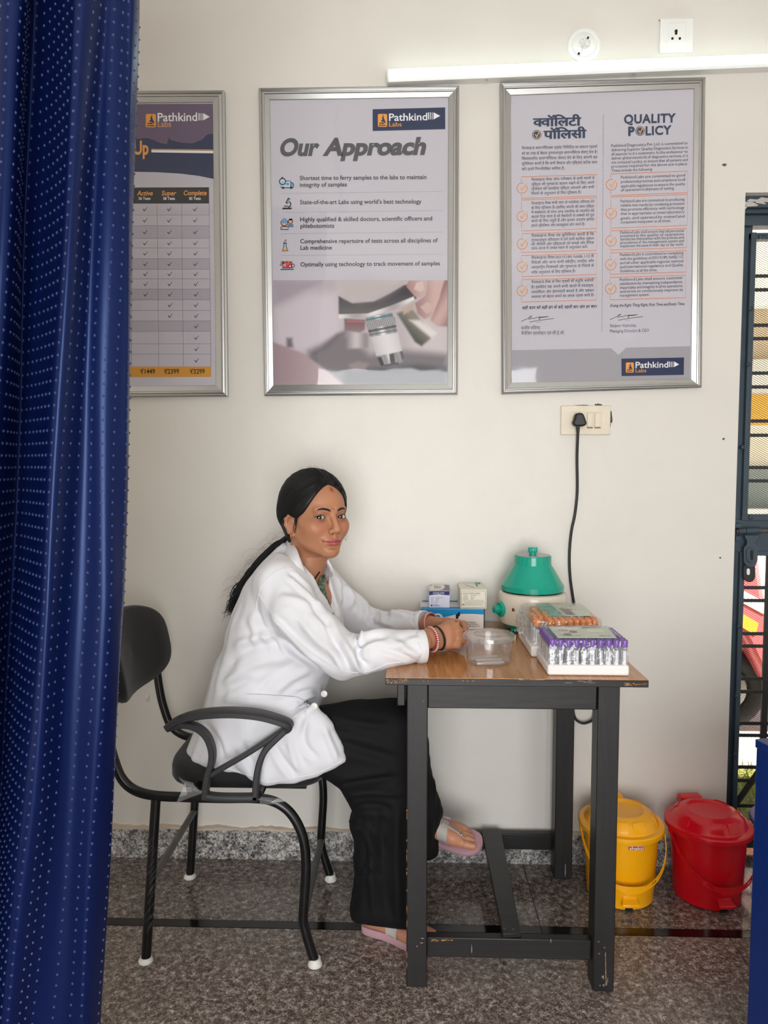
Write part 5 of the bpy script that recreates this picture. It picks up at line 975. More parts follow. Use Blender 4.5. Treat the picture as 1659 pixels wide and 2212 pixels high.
mb = MB(); mb.grid(np.array([[onbin(x, y) + [0, -.0006, 0] for x in np.linspace(1359, 1391, 9)] for y in (1827.6, 1828.6)])); obj('sticker_rule', mb, I_white, st, smooth=0)
bpy.data.objects.remove(_fo)

# ------------------------------------------------------------------ blue cabinet in the right foreground
cabm = M('royal_blue_paint', S(14, 44, 112), .3, spec=.5, var=.06, vscale=2)
P0 = U(1631, 1596, 1.5); a_ = math.radians(16); ux = np.array([math.cos(a_), math.sin(a_), 0]); uy = np.array([math.sin(a_), -math.cos(a_), 0])
cab = thing('cabinet', 'royal blue painted steel cabinet edge in the right foreground', 'cabinet', (P0[0], P0[1], 0))
def cb(nm, u0, u1, v0, v1, z0, z1, m=cabm, b=.002): obj(nm, MB().prism([np.array([P0[0], P0[1], 0]) + ux * u + uy * v + np.array([0, 0, z0]) for u, v in ((u0, v0), (u1, v0), (u1, v1), (u0, v1))], (0, 0, z1 - z0)), m, cab, bev=b)
zt = P0[2]; cb('body', .002, .50, .002, .40, .04, zt - .018); cb('top_panel', 0, .502, 0, .402, zt - .018, zt); cb('plinth', .02, .48, .02, .36, .0005, .04, hole_m)
cb('drawer_front', .012, .49, .40, .412, zt - .19, zt - .03); cb('door_panel', .012, .49, .40, .412, .06, zt - .20); cb('drawer_handle', .2, .3, .412, .425, zt - .115, zt - .1, alu)

# ------------------------------------------------------------------ office chair
ctube = M('black_tube_enamel', S(22, 22, 23), .28, spec=.5, var=.5, vscale=30); cfab = M('black_fabric', S(24, 24, 25), .9, bump=.35, bscale=500, bdist=.0006, sheen=.15); carm = M('charcoal_arm_plastic', S(48, 48, 50), .5, bump=.15, bscale=300, bdist=.0004); cgrey = M('dusty_grey_tube', S(108, 106, 104), .6, var=.3, vscale=20); capm = M('white_foot_cap', S(222, 220, 214), .5)
ch = thing('office_chair', 'black tubular steel armchair with fabric seat, the woman sitting on it', 'chair', (-.45, -.32, 0))
DN, DF = 1.860, 2.259
def side(d, far):
    f = (lambda x, y: U(x, y, d)) if not far else (lambda x, y: (lambda q: np.array([q[0], y_at(DF), q[2]]))(U(x, y, DN)))
    pts = [f(203, 1385), f(208, 1430), f(221, 1500), f(234, 1590), f(246, 1640), f(262, 1680), f(288, 1705), f(330, 1718), f(400, 1722), f(480, 1724), f(545, 1724), f(585, 1729), f(618, 1747), f(642, 1778), f(657, 1820), f(661, 1870), f(658, 1930), f(655, 1985), f(660, 2012), f(670, 2046), f(680.5, 2078)]
    obj('side_frame', MB().tube(bez(pts, 120), .0128, 14), ctube, ch, smooth=60)
    a, b = f(337, 1724), f(315, 2076); obj('rear_leg', MB().tube([a, b], .0128, 14), ctube, ch, smooth=60)
    for q in (f(680.5, 2078), b):
        p = q.copy(); p[2] = 0; obj('foot_cap', MB().lathe([(.0165, .0006), (.019, .003), (.019, .008), (.0165, .011), (.0145, max(.016, q[2] + .012)), (0, max(.016, q[2] + .012))], p, 20), capm, ch)
    return f
fn = side(DN, False); ff = side(DF, True)
for (p, q) in (((326, 1905), (326, 1905)), ((656, 1980), (656, 1980))):
    a, b = fn(*p), ff(*q); v = np.array([0, .006, 0]); obj('cross_bar', MB().tube([a + v, b - v], .0105, 10, flat=.8), cgrey, ch)
for x in (420, 560): a, b = fn(x, 1716), ff(x, 1716); obj('seat_bar', MB().tube([a, b], .011, 10), ctube, ch)
# seat cushion
sx = np.linspace(0, 1, 25); G = []
X0, X1, Y0_, Y1_ = -.656, -.222, y_at(1.915), y_at(2.262); rr_ = .06
def cushion(nm, cx, cy, hx, hy, z0, z1, rx, dome=.012, n=64, tilt=0.):
    t = np.linspace(0, 2 * math.pi, n, endpoint=False); sq = lambda a, e: np.sign(a) * np.abs(a) ** e
    ex_ = .45; bx_ = np.stack([hx * sq(np.cos(t), ex_), hy * sq(np.sin(t), ex_)], 1); mb = MB(); rings = []
    for s_, h in ((.0, z0), (.90, z0), (.97, z0 + .006), (1., z0 + .018), (1., z1 - .02), (.985, z1 - .008), (.95, z1), (.7, z1 + dome * .6), (.35, z1 + dome), (0.0, z1 + dome)):
        x_ = cx + bx_[:, 0] * s_; rings.append(np.stack([x_, cy + bx_[:, 1] * s_, np.full(n, h) + tilt * ((x_ - cx) / hx) ** 2 * (h - z0 > .02)], 1))
    m_ = len(rings); mb.add(np.vstack(rings), [(i * n + k, i * n + (k + 1) % n, (i + 1) * n + (k + 1) % n, (i + 1) * n + k) for i in range(m_ - 1) for k in range(n)]); return obj(nm, mb, cfab, ch, smooth=60)
cushion('seat', (X0 + X1) / 2, (Y0_ + Y1_) / 2, (X1 - X0) / 2, (Y1_ - Y0_) / 2, .446, .500, .06, .008, tilt=.010)
obj('seat_pan', MB().box((X0 + .05, Y0_ + .03, .440), (X1 - .05, Y1_ - .03, .448)), ctube, ch)
# backrest pad, facing the table
t = np.linspace(0, 2 * math.pi, 72, endpoint=False); sq = lambda a, e: np.sign(a) * np.abs(a) ** e
bcz, bh, bw, bcy = .784, .118, .20, y_at(2.06); mb = MB(); rings = []
def brow(s_, off):
    y = bw * sq(np.cos(t), .62) * s_; z = bh * sq(np.sin(t), .62) * s_; x = -.752 - .06 * (1 - (y / bw) ** 2) + off - .20 * z
    return np.stack([x, bcy + y, bcz + z], 1)
for s_, o_ in ((0, -.022), (.9, -.022), (.98, -.014), (1., 0), (.985, .012), (.94, .020), (.7, .026), (.3, .028), (0, .028)): rings.append(brow(s_, o_))
mb.add(np.vstack(rings), [(i * 72 + k, i * 72 + (k + 1) % 72, (i + 1) * 72 + (k + 1) % 72, (i + 1) * 72 + k) for i in range(8) for k in range(72)]); obj('backrest', mb, cfab, ch, smooth=60)
for dd in (DN, DF):
    s_ = 1 if dd == DN else -1; z_ = .775; obj('back_bracket', MB().box((-.815, y_at(dd) - .012, z_ - .02), (-.765, y_at(dd) + .012 , z_ + .02)).box((-.800, min(y_at(dd), y_at(dd) + s_ * .06), z_ - .015), (-.770, max(y_at(dd), y_at(dd) + s_ * .06), z_ + .015)), ctube, ch)
# moulded arm loops
def armrest(f):
    yv = np.array([0, 1, 0])
    def band(pts, wid, th, n=50):
        P = bez([f(*p) for p in pts], n); T = np.gradient(P, axis=0); T /= np.linalg.norm(T, axis=1)[:, None]; N = np.cross(T, yv); W_ = np.interp(np.linspace(0, 1, len(P)), np.linspace(0, 1, len(wid)), wid)
        ring = []; m_ = len(P)
        for i in range(m_):
            ring.append(np.array([P[i] + N[i] * (a * th) + yv * (b * W_[i]) for a, b in ((-1, -.8), (-1, .8), (-.6, 1), (.6, 1), (1, .8), (1, -.8), (.6, -1), (-.6, -1))]))
        k = 8; return MB().add(np.vstack(ring), [(i * k + j, i * k + (j + 1) % k, (i + 1) * k + (j + 1) % k, (i + 1) * k + j) for i in range(m_ - 1) for j in range(k)] + [tuple(range(k))[::-1], tuple(range((m_ - 1) * k, m_ * k))])
    o = obj('armrest', band([(360, 1572), (385, 1556), (420, 1545), (460, 1540), (510, 1539), (560, 1544), (605, 1556), (626, 1567), (618, 1577)], [.014, .022, .026, .026, .022, .014], .0085), carm, ch, smooth=40)
    obj('arm_rear_post', band([(362, 1573), (395, 1565), (425, 1571), (447, 1590), (458, 1618), (458, 1645), (450, 1672), (445, 1700), (444, 1724)], [.012, .015, .015, .014], .0078), carm, o, smooth=40)
    obj('arm_front_post', band([(622, 1572), (598, 1594), (575, 1618), (562, 1645), (555, 1680), (552, 1724)], [.013, .014, .014], .0078), carm, o, smooth=40)
    obj('arm_brace', band([(620, 1571), (580, 1598), (530, 1630), (480, 1659), (456, 1673)], [.010, .010], .0062), carm, o, smooth=40)
    obj('arm_foot', band([(441, 1718), (470, 1722), (520, 1723), (556, 1722)], [.014, .014], .0085), carm, o, smooth=40)
armrest(lambda x, y: U(x, y, DN - .022)); armrest(lambda x, y: (lambda q: np.array([q[0] + .03, y_at(DF + .022), q[2] - .012]))(U(x, y, DN)))
# torn packing film still on the frame
mb = MB(); r = np.random.default_rng(2)
def scrap(pts, d, n=6):
    P = [U(x, y, d) + np.array([0, r.normal(0, .006), 0]) for x, y in pts]; c = np.mean(P, axis=0) + [0, -.008, 0]; mb.add([c] + P, [(0, i + 1, (i + 1) % len(P) + 1) for i in range(len(P))])
scrap([(385, 1678), (397, 1684), (418, 1690), (430, 1706), (438, 1712), (420, 1712), (405, 1712), (396, 1700)], DN - .004); scrap([(400, 1690), (424, 1698), (436, 1716), (412, 1722), (380, 1735), (388, 1720)], DN - .018); scrap([(563, 1722), (600, 1724), (618, 1732), (590, 1736), (560, 1738)], DN - .018); scrap([(324, 1456), (336, 1450), (337, 1462)], DF); scrap([(312, 1505), (322, 1500), (326, 1512), (316, 1518)], DF)
obj('film_scraps', mb, clear('scrap_film', rough=.1, refl=.2, haze=.25), ch, smooth=0); tag(bpy.data.objects['film_scraps'], kind='stuff')
mb = MB()
for k in range(26):
    x, y = r.uniform(318, 336), r.uniform(1790, 2010); a, b = U(x - 8, y + 9, DN - .0132), U(x + 4, y - 9, DN - .0132); mb.tube([a, (a + b) / 2 + [0, -.001, 0], b], .0004, 4)
o = obj('film_wrinkles', mb, cgrey, ch, smooth=0); tag(o, kind='stuff')
# ------------------------------------------------------------------ the seated woman: distance-field modelling, surfaced with surface nets
class Field:
    def __init__(s, lo, hi, h):
        s.lo = np.asarray(lo, float); s.h = h; s.n = np.ceil((np.asarray(hi) - s.lo) / h).astype(int) + 1
        s.ax = [(s.lo[k] + h * np.arange(s.n[k])).astype(np.float32) for k in range(3)]
        s.F = np.full(s.n, 9., np.float32)
    def sub(s, lo, hi):
        a = np.clip(np.floor((np.asarray(lo) - s.lo) / s.h).astype(int), 0, s.n - 1); b = np.clip(np.ceil((np.asarray(hi) - s.lo) / s.h).astype(int) + 1, 1, s.n)
        sl = tuple(slice(a[k], b[k]) for k in range(3)); X, Y, Z_ = np.meshgrid(*[s.ax[k][sl[k]] for k in range(3)], indexing='ij', sparse=True); return sl, X, Y, Z_
    def all(s): return s.sub(s.lo, s.lo + s.h * s.n)
    def put(s, fn, lo, hi, k=.01, op='u'):
        sl, X, Y, Z_ = s.sub(lo, hi); f = fn(X, Y, Z_).astype(np.float32); A = s.F[sl]
        if op == 'u': h = np.clip(.5 + .5 * (A - f) / k, 0, 1); s.F[sl] = A + (f - A) * h - k * h * (1 - h)
        else: f = -f; h = np.clip(.5 - .5 * (A - f) / k, 0, 1); s.F[sl] = A + (f - A) * h + k * h * (1 - h)
        return s
    def cone(s, a, b, ra, rb, k=.01, op='u', sq=None):
        a = np.asarray(a, float); b = np.asarray(b, float); m = max(ra, rb) + 2.2 * k + .006; ba = b - a; L2 = ba @ ba + 1e-12
        def fn(X, Y, Z_):
            px, py, pz = X - a[0], Y - a[1], Z_ - a[2]; t = np.clip((px * ba[0] + py * ba[1] + pz * ba[2]) / L2, 0, 1)
            return np.sqrt((px - t * ba[0]) ** 2 + (py - t * ba[1]) ** 2 + (pz - t * ba[2]) ** 2) - (ra + (rb - ra) * t)
        return s.put(fn, np.minimum(a, b) - m, np.maximum(a, b) + m, k, op)
    def chain(s, pts, rs, k=.01, op='u'):
        for i in range(len(pts) - 1): s.cone(pts[i], pts[i + 1], rs[i], rs[i + 1], k, op)
        return s
    def ell(s, c, r, k=.01, op='u', R=None):
        c = np.asarray(c, float); r = np.asarray(r, float); m = max(r) + 2.2 * k + .006; Rt = None if R is None else np.asarray(R)
        def fn(X, Y, Z_):
            p = (X - c[0], Y - c[1], Z_ - c[2])
            if Rt is not None: p = tuple(Rt[0][i] * p[0] + Rt[1][i] * p[1] + Rt[2][i] * p[2] for i in range(3))
            k0 = np.sqrt((p[0] / r[0]) ** 2 + (p[1] / r[1]) ** 2 + (p[2] / r[2]) ** 2); k1 = np.sqrt((p[0] / r[0] ** 2) ** 2 + (p[1] / r[1] ** 2) ** 2 + (p[2] / r[2] ** 2) ** 2) + 1e-9
            return k0 * (k0 - 1) / k1
        return s.put(fn, c - m, c + m, k, op)
    def mesh(s, smooth=1):
        Fv = s.F; h = s.h; nx, ny, nz = Fv.shape; ins = Fv < 0
        c = np.zeros((nx - 1, ny - 1, nz - 1), np.int8); off = [(i, j, k) for i in (0, 1) for j in (0, 1) for k in (0, 1)]
        for i, j, k in off: c += ins[i:nx - 1 + i, j:ny - 1 + j, k:nz - 1 + k]
        act = np.argwhere((c > 0) & (c < 8)); idx = np.full(c.shape, -1, np.int64); idx[act[:, 0], act[:, 1], act[:, 2]] = np.arange(len(act))
        v8 = {o: Fv[act[:, 0] + o[0], act[:, 1] + o[1], act[:, 2] + o[2]] for o in off}; acc = np.zeros((len(act), 3)); cnt = np.zeros(len(act))
        for o in off:
            for ax in range(3):
                if o[ax]: continue
                q = list(o); q[ax] = 1; a, b = v8[o], v8[tuple(q)]; cr = (a < 0) != (b < 0); t = np.where(cr, a / np.where(cr, a - b, 1), 0)
                p = np.tile(np.array(o, float), (len(act), 1)); p[:, ax] += t; acc[cr] += p[cr]; cnt[cr] += 1
        V = (act + acc / cnt[:, None]) * h + s.lo; faces = []
        for ax in range(3):
            u, w_ = (ax + 1) % 3, (ax + 2) % 3; sl0 = [slice(None)] * 3; sl1 = [slice(None)] * 3; sl0[ax] = slice(0, -1); sl1[ax] = slice(1, None)
            A, B = ins[tuple(sl0)], ins[tuple(sl1)]; e = np.argwhere(A != B); e = e[(e[:, u] > 0) & (e[:, w_] > 0) & (e[:, u] < Fv.shape[u] - 1) & (e[:, w_] < Fv.shape[w_] - 1)]
            q = []
            for du, dw in ((-1, -1), (0, -1), (0, 0), (-1, 0)): t = e.copy(); t[:, u] += du; t[:, w_] += dw; q.append(idx[t[:, 0], t[:, 1], t[:, 2]])
            q = np.stack(q, 1); flip = ~A[e[:, 0], e[:, 1], e[:, 2]]; q[flip] = q[flip][:, ::-1]; faces.append(q)
        Fc = np.vstack(faces); Fc = Fc[(Fc >= 0).all(1)]
        for _ in range(smooth): V = relax(V, Fc, .5)
        return V, Fc
def relax(V, Fc, a=.5):
    E = np.vstack([Fc[:, [i, (i + 1) % 4]] for i in range(4)]); S_ = np.zeros_like(V); n = np.zeros(len(V))
    np.add.at(S_, E[:, 0], V[E[:, 1]]); np.add.at(S_, E[:, 1], V[E[:, 0]]); np.add.at(n, E[:, 0], 1); np.add.at(n, E[:, 1], 1)
    return V * (1 - a) + a * S_ / np.maximum(n, 1)[:, None]
def vnorm(V, Fc):
    N = np.zeros_like(V); fn = np.cross(V[Fc[:, 2]] - V[Fc[:, 0]], V[Fc[:, 3]] - V[Fc[:, 1]])
    for i in range(4): np.add.at(N, Fc[:, i], fn)
    return N / (np.linalg.norm(N, axis=1)[:, None] + 1e-12)
def bvh(V, Fc): return BVHTree.FromPolygons([tuple(v) for v in V], [tuple(int(i) for i in f) for f in Fc])
def onto(tree, px, py, off=.003):
    """the point of a modelled surface seen at a pixel, lifted off along the line of sight"""
    v = ray(px, py); h = tree.ray_cast(Vector(CAM), Vector(v))
    return None if h[0] is None else np.array(h[0]) - v * off
def join(parts):
    V, Fc, n = [], [], 0
    for v, f in parts: V.append(np.asarray(v)); Fc += [tuple(int(i) + n for i in q) for q in f]; n += len(v)
    return np.vstack(V), Fc
def slab2d(fld, pix, d, hw, R, k=.01, tilt=None, p=.5):
    """inflate a profile outline (pixels, at depth d) to a rounded volume of half-width hw"""
    P = np.array([U(x, y, d) for x, y in pix]); poly = P[:, [0, 2]]
    sl, X, Y, Z_ = fld.all(); X2 = X[:, 0, :]; Z2 = Z_[0, 0, :][None]; sd = inside2d(poly, X2, Z2); e = np.clip(-sd / R, 0, 1)
    hh = hw * (1 - (1 - e) ** 2) ** p; yc = y_at(d) if tilt is None else tilt(X2, Z2)
    dy = np.abs(Y - (yc[:, None, :] if tilt is not None else yc)); f = np.where(sd[:, None, :] > 0, np.sqrt(np.maximum(sd[:, None, :], 0) ** 2 + dy ** 2) + 1e-4, (dy - hh[:, None, :]) * np.clip(.35 + .65 * e, 0, 1)[:, None, :]).astype(np.float32)
    A = fld.F; h = np.clip(.5 + .5 * (A - f) / k, 0, 1); fld.F = A + (f - A) * h - k * h * (1 - h); return fld

skin = bpy.data.materials.new('skin'); skin.use_nodes = True; n_ = skin.node_tree.nodes; L_ = skin.node_tree.links; p_ = n_['Principled BSDF']
at = n_.new('ShaderNodeAttribute'); at.attribute_name = 'tone'; L_.new(at.outputs['Color'], p_.inputs['Base Color']); p_.inputs['Roughness'].default_value = .46; p_.inputs['Specular IOR Level'].default_value = .4
p_.inputs['Subsurface Weight'].default_value = .12; p_.inputs['Subsurface Radius'].default_value = (.010, .004, .002); p_.inputs['Subsurface Scale'].default_value = .5
nz = n_.new('ShaderNodeTexNoise'); nz.inputs['Scale'].default_value = 700; bp = n_.new('ShaderNodeBump'); bp.inputs['Strength'].default_value = .08; bp.inputs['Distance'].default_value = .0006; tc = n_.new('ShaderNodeTexCoord')
L_.new(tc.outputs['Object'], nz.inputs['Vector']); L_.new(nz.outputs['Fac'], bp.inputs['Height']); L_.new(bp.outputs[0], p_.inputs['Normal'])
SKIN = np.array(S(178, 123, 92)); LIP = np.array(S(172, 84, 88)); BROW = np.array(S(40, 28, 26)); DARKSK = np.array(S(138, 88, 66)); BLUSH = np.array(S(190, 116, 92))
hair_m = M('black_hair', S(12, 11, 13), .5, spec=.35, bump=.5, bscale=90, bdist=.0012, stretch=(1, 1, 1)); nail_m = M('red_nail', S(150, 24, 34), .2, spec=.6)
cotton = M('white_cotton', S(226, 226, 231), .75, spec=.25, bump=.12, bscale=900, bdist=.0003, sheen=.08); crepe = M('black_crepe', S(17, 17, 20), .8, spec=.25, bump=.2, bscale=700, bdist=.0004); kurta_m = M('green_print_kurta', S(120, 142, 110), .8, var=.7, vscale=120, col2=S(44, 52, 56))

PR = U(540, 1640, 2.06); per = thing('person', 'seated woman in white lab coat, black trousers and pink sandals, hands clasped', 'person', (PR[0], PR[1], .5))

# --- head, in its own frame: u to her left, v forward, w up, origin between the ears at eye height
HS = 1.055; HC = U(681.5, 1115.5, 2.045); yw = math.radians(38); pt = math.radians(1.5); rl = math.radians(-.5)
fv = np.array([math.sin(yw) * math.cos(pt), -math.cos(yw) * math.cos(pt), math.sin(pt)]); uv = np.array([math.cos(yw), math.sin(yw), 0.]); wv_ = np.cross(fv, uv)
uv, wv_ = uv * math.cos(rl) + wv_ * math.sin(rl), wv_ * math.cos(rl) - uv * math.sin(rl)
HM = np.stack([uv, fv, wv_], 0) * HS
LOWF = .925                                           # lower half of the face a little shorter
def hw(P): P = np.array(P, float); P[..., 2] = np.where(P[..., 2] < 0, P[..., 2] * LOWF, P[..., 2]); return HC + P @ HM
def hl(P): P = (np.asarray(P, float) - HC) @ np.linalg.inv(HM); P[..., 2] = np.where(P[..., 2] < 0, P[..., 2] / LOWF, P[..., 2]); return P
NB = U(646, 1262, 2.075); NBL = hl(NB)
hf = Field((-.095, -.14, -.20), (.095, .135, .13), .00155)
hf.ell((0, -.014, .028), (.0735, .092, .084), .01)
hf.ell((0, .016, -.028), (.0625, .068, .083), .02)
hf.ell((0, .030, .035), (.058, .054, .055), .02)
for s in (-1, 1):
    hf.cone((s * .051, .0, -.040), (s * .013, .066, -.094), .017, .013, .026); hf.ell((s * .036, .052, -.032), (.026, .030, .027), .02); hf.cone((s * .055, .036, -.012), (s * .046, .056, -.020), .013, .015, .016)
hf.ell((0, .074, -.0945), (.0155, .0160, .0150), .016); hf.ell((0, .072, -.066), (.028, .022, .022), .018)
for s in (-1, 1): hf.ell((s * .031, .0985, .0005), (.0165, .0155, .0105), .012, 's'); hf.cone((s * .012, .0835, .0185), (s * .042, .0735, .0205), .006, .005, .012)
hf.cone((0, .0835, .010), (0, .1010, -.026), .0062, .0078, .010); hf.ell((0, .1020, -.0335), (.0104, .0094, .0092), .007)
for s in (-1, 1): hf.ell((s * .0118, .0940, -.0380), (.0066, .0088, .0068), .0045); hf.ell((s * .0062, .0985, -.0440), (.0036, .0055, .0028), .002, 's')
hf.cone((0, .0935, -.043), (0, .0920, -.055), .004, .0045, .006)
# lips with a slight smile
hf.chain([(-.0255, .0765, -.0640), (-.013, .0880, -.0632), (-.0045, .0935, -.0608), (0, .0940, -.0620), (.0045, .0935, -.0608), (.013, .0880, -.0632), (.0255, .0765, -.0640)], [.0014, .0036, .0042, .0040, .0042, .0036, .0014], .0028)
hf.chain([(-.0245, .0765, -.0652), (-.012, .0870, -.0705), (0, .0915, -.0722), (.012, .0870, -.0705), (.0245, .0765, -.0652)], [.0014, .0046, .0056, .0046, .0014], .0028)
mo = [(-.028, .078, -.0640), (-.013, .0922, -.0672), (0, .0985, -.0668), (.013, .0922, -.0672), (.028, .078, -.0640)]
hf.chain(mo, [.0010, .0014, .0015, .0014, .0010], .0016, 's'); hf.cone((-.018, .0885, -.0815), (.018, .0885, -.0815), .0035, .0035, .010, 's')
for s in (-1, 1): hf.ell((s * .0290, .0800, -.0640), (.0028, .004, .0028), .004, 's')
# eyes: lids bulge over the ball, an almond cut shows it
EC = [np.array([s * .0315, .0700, 0.0005]) for s in (-1, 1)]; ER = .0128
def almond(x): t = np.clip(x / .0152, -1, 1); return (.0060 * (1 - np.abs(t) ** 2.1) + .0008 * t, -.0042 * (1 - np.abs(t) ** 2.3) + .0008 * t)
for c, s in zip(EC, (-1, 1)):
    hf.ell(c, (.0152, .0150, .0142), .0045)
    def cut(X, Y, Z_, c=c, s=s): up, lo = almond((X - c[0]) * s); q = np.maximum(np.maximum(Z_ - c[2] - up, lo - (Z_ - c[2])), np.abs(X - c[0]) - .0150); return np.maximum(q, c[1] - Y) + 0 * X
    hf.put(cut, c - .02, c + .024, .0008, 's')
hf.cone((0, -.022, -.055), NBL, .048, .053, .022)
HV, HF = hf.mesh(2)
# skin tones: lips, darker lids and under-eyes, hairline, sindoor
def tones(P):
    n = len(P); C = np.tile(SKIN, (n, 1)); u, v, w_ = P.T
    def mix(c, a): nonlocal C; a = np.clip(a, 0, 1)[:, None]; C = C * (1 - a) + np.asarray(c) * a
    fr = (v > .045)
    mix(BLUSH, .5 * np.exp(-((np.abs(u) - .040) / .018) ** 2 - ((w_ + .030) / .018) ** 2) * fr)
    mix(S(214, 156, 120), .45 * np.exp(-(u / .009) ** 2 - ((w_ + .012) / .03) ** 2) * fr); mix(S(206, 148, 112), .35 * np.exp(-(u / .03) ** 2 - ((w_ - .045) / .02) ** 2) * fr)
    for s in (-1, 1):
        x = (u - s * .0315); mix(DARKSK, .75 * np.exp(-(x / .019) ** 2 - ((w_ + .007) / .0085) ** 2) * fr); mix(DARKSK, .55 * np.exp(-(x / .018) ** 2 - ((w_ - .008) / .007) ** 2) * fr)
    au = np.clip(np.abs(u) / .0262, 0, 1); top = -.0585 + .0016 * np.exp(-((np.abs(u) - .005) / .004) ** 2) - .0050 * au ** 1.8; bot = -.0783 + .0135 * au ** 2.2
    lip = np.clip((top - w_) / .0016, 0, 1) * np.clip((w_ - bot) / .0018, 0, 1) * (np.abs(u) < .0266) * (v > .068); mix(LIP, lip * .92)
    yl = np.interp(np.abs(u), [0, .013, .028], [-.0668, -.0672, -.0640]); mix(S(92, 36, 40), .8 * np.exp(-((w_ - yl) / .0011) ** 2) * (np.abs(u) < .0265) * (v > .068))
    mix(S(104, 60, 46), .8 * np.exp(-((np.abs(u) - .0062) / .003) ** 2 - ((w_ + .0445) / .0022) ** 2) * (v > .08))
    mix(S(150, 40, 44), np.exp(-((u - .004) / .005) ** 2 - ((w_ - .071) / .006) ** 2) * fr)
    return C
HT = tones(HV)
htree = bvh(HV, HF)
def face(u, w_, off=.0006, v0=.2):
    h = htree.ray_cast(Vector((u, v0, w_)), Vector((0, -1, 0)))
    return np.array((u, (h[0].y if h[0] is not None else .06) + off, w_))

# --- ears
ef = Field((-.012, -.03, -.045), (.022, .03, .04), .0012)
ef.chain([(0, .010, -.024), (.004, .004, -.030), (.006, -.008, -.022), (.010, -.016, .0), (.011, -.015, .018), (.010, -.004, .029), (.006, .008, .027), (.001, .013, .016)], [.0058, .0058, .0050, .0042, .0042, .0042, .0040, .003], .005)
ef.ell((.003, -.002, .002), (.0045, .0125, .024), .005); ef.ell((.009, .002, -.004), (.0052, .0070, .0105), .003, 's'); ef.ell((.004, .012, -.006), (.005, .003, .0055), .003); ef.chain([(.008, -.008, -.012), (.009, -.008, .006), (.008, .0, .017)], [.0026] * 3, .003)
EV, EF = ef.mesh(2)
def ear(s):
    P = EV.copy(); a = .38; P = P @ np.array([[math.cos(a), math.sin(a), 0], [-math.sin(a), math.cos(a), 0], [0, 0, 1]]); P[:, 2] *= .92
    P = P + np.array([.0670, .000, -.021]); 
    if s < 0: P[:, 0] *= -1
    return P, (EF if s > 0 else EF[:, ::-1])

# --- hands and wrists
def hand_field(chains, h=.0017, k=.008):
    pts = np.vstack([np.asarray(c[0]) for c in chains]); f = Field(pts.min(0) - .03, pts.max(0) + .03, h)
    for p, r, kk in chains: f.chain(p, r, kk)
    return f.mesh(2)
def UU(l): return [U(*p) for p in l]
UR = lambda x, y, d: U(x, y, d - .05); UL = lambda x, y, d: U(x, y, d - .035)
rh = []                                              # her right hand: a loose fist, back of the hand to the camera
Wr = UR(929, 1378, 1.975); W0 = UR(945, 1379, 1.985)
rh.append(([UR(900, 1388, 1.955), Wr, W0], [.027, .0235, .0225], .012))
kn_ = [(984, 1352, 2.012), (992, 1364, 2.004), (993.5, 1379, 1.998), (988, 1393, 1.994)]
for i, (q, y0) in enumerate(zip(kn_, (1364, 1373, 1382, 1391))):
    rh.append(([UR(948, y0, 1.985), UR((948 + q[0]) / 2, (y0 + q[1]) / 2 - 1, (1.985 + q[2]) / 2 - .002), UR(*q)], [.0135, .0125, .0108 - .0005 * (i == 3)], .010))
    pip = UR(q[0] + 3 - 2 * i, q[1] + 3, q[2] + .045); tip = UR(q[0] - 17, q[1] + 6, q[2] + .052)
    rh.append(([UR(*q), pip, (pip + tip) / 2 + [0, .006, 0], tip], [.0100, .0092, .0085, .0078], .004))
rh.append(([UR(950, 1361, 1.995), UR(966, 1351, 2.008), UR(978, 1346, 2.014), UR(986, 1345.5, 2.016)], [.0125, .0105, .0090, .0078], .006))
for q in kn_: rh.append(([UR(q[0] - 4, q[1], q[2] - .006), UR(q[0] - 1, q[1], q[2] - .003)], [.0098, .0108], .004))
RV, RF = hand_field(rh)
lh = []                                              # her left hand closes over the fist from the far side
lh.append(([UL(905, 1350, 2.17), UL(925, 1349, 2.135), UL(943, 1350, 2.105)], [.026, .0235, .0225], .012))
for i, (k0, p1, p2, p3) in enumerate([((984, 1344.5, 2.098), (1001, 1347.5, 2.062), (1004.5, 1357, 2.034), (1001.5, 1366, 2.016)), ((985, 1351, 2.094), (1004, 1358, 2.058), (1006, 1368, 2.030), (1002, 1377, 2.012)),
                                      ((984, 1360, 2.090), (1003, 1368, 2.054), (1004, 1378, 2.028), (1000.5, 1385.5, 2.012)), ((981, 1370, 2.086), (997, 1380, 2.052), (998, 1388, 2.030), (995, 1392, 2.018))]):
    lh.append(([UL(945, 1346 + 6 * i, 2.103), UL(965, 1345 + 6.5 * i, 2.102), UL(*k0)], [.0135, .0125, .0105], .010)); lh.append(([UL(*k0), UL(*p1), UL(*p2), UL(*p3)], [.0098, .0090, .0083, .0074], .004))
lh.append(([UL(950, 1350, 2.085), UL(966, 1346.5, 2.062), UL(976, 1347, 2.044)], [.0115, .0098, .0082], .006))
LV, LF = hand_field(lh)

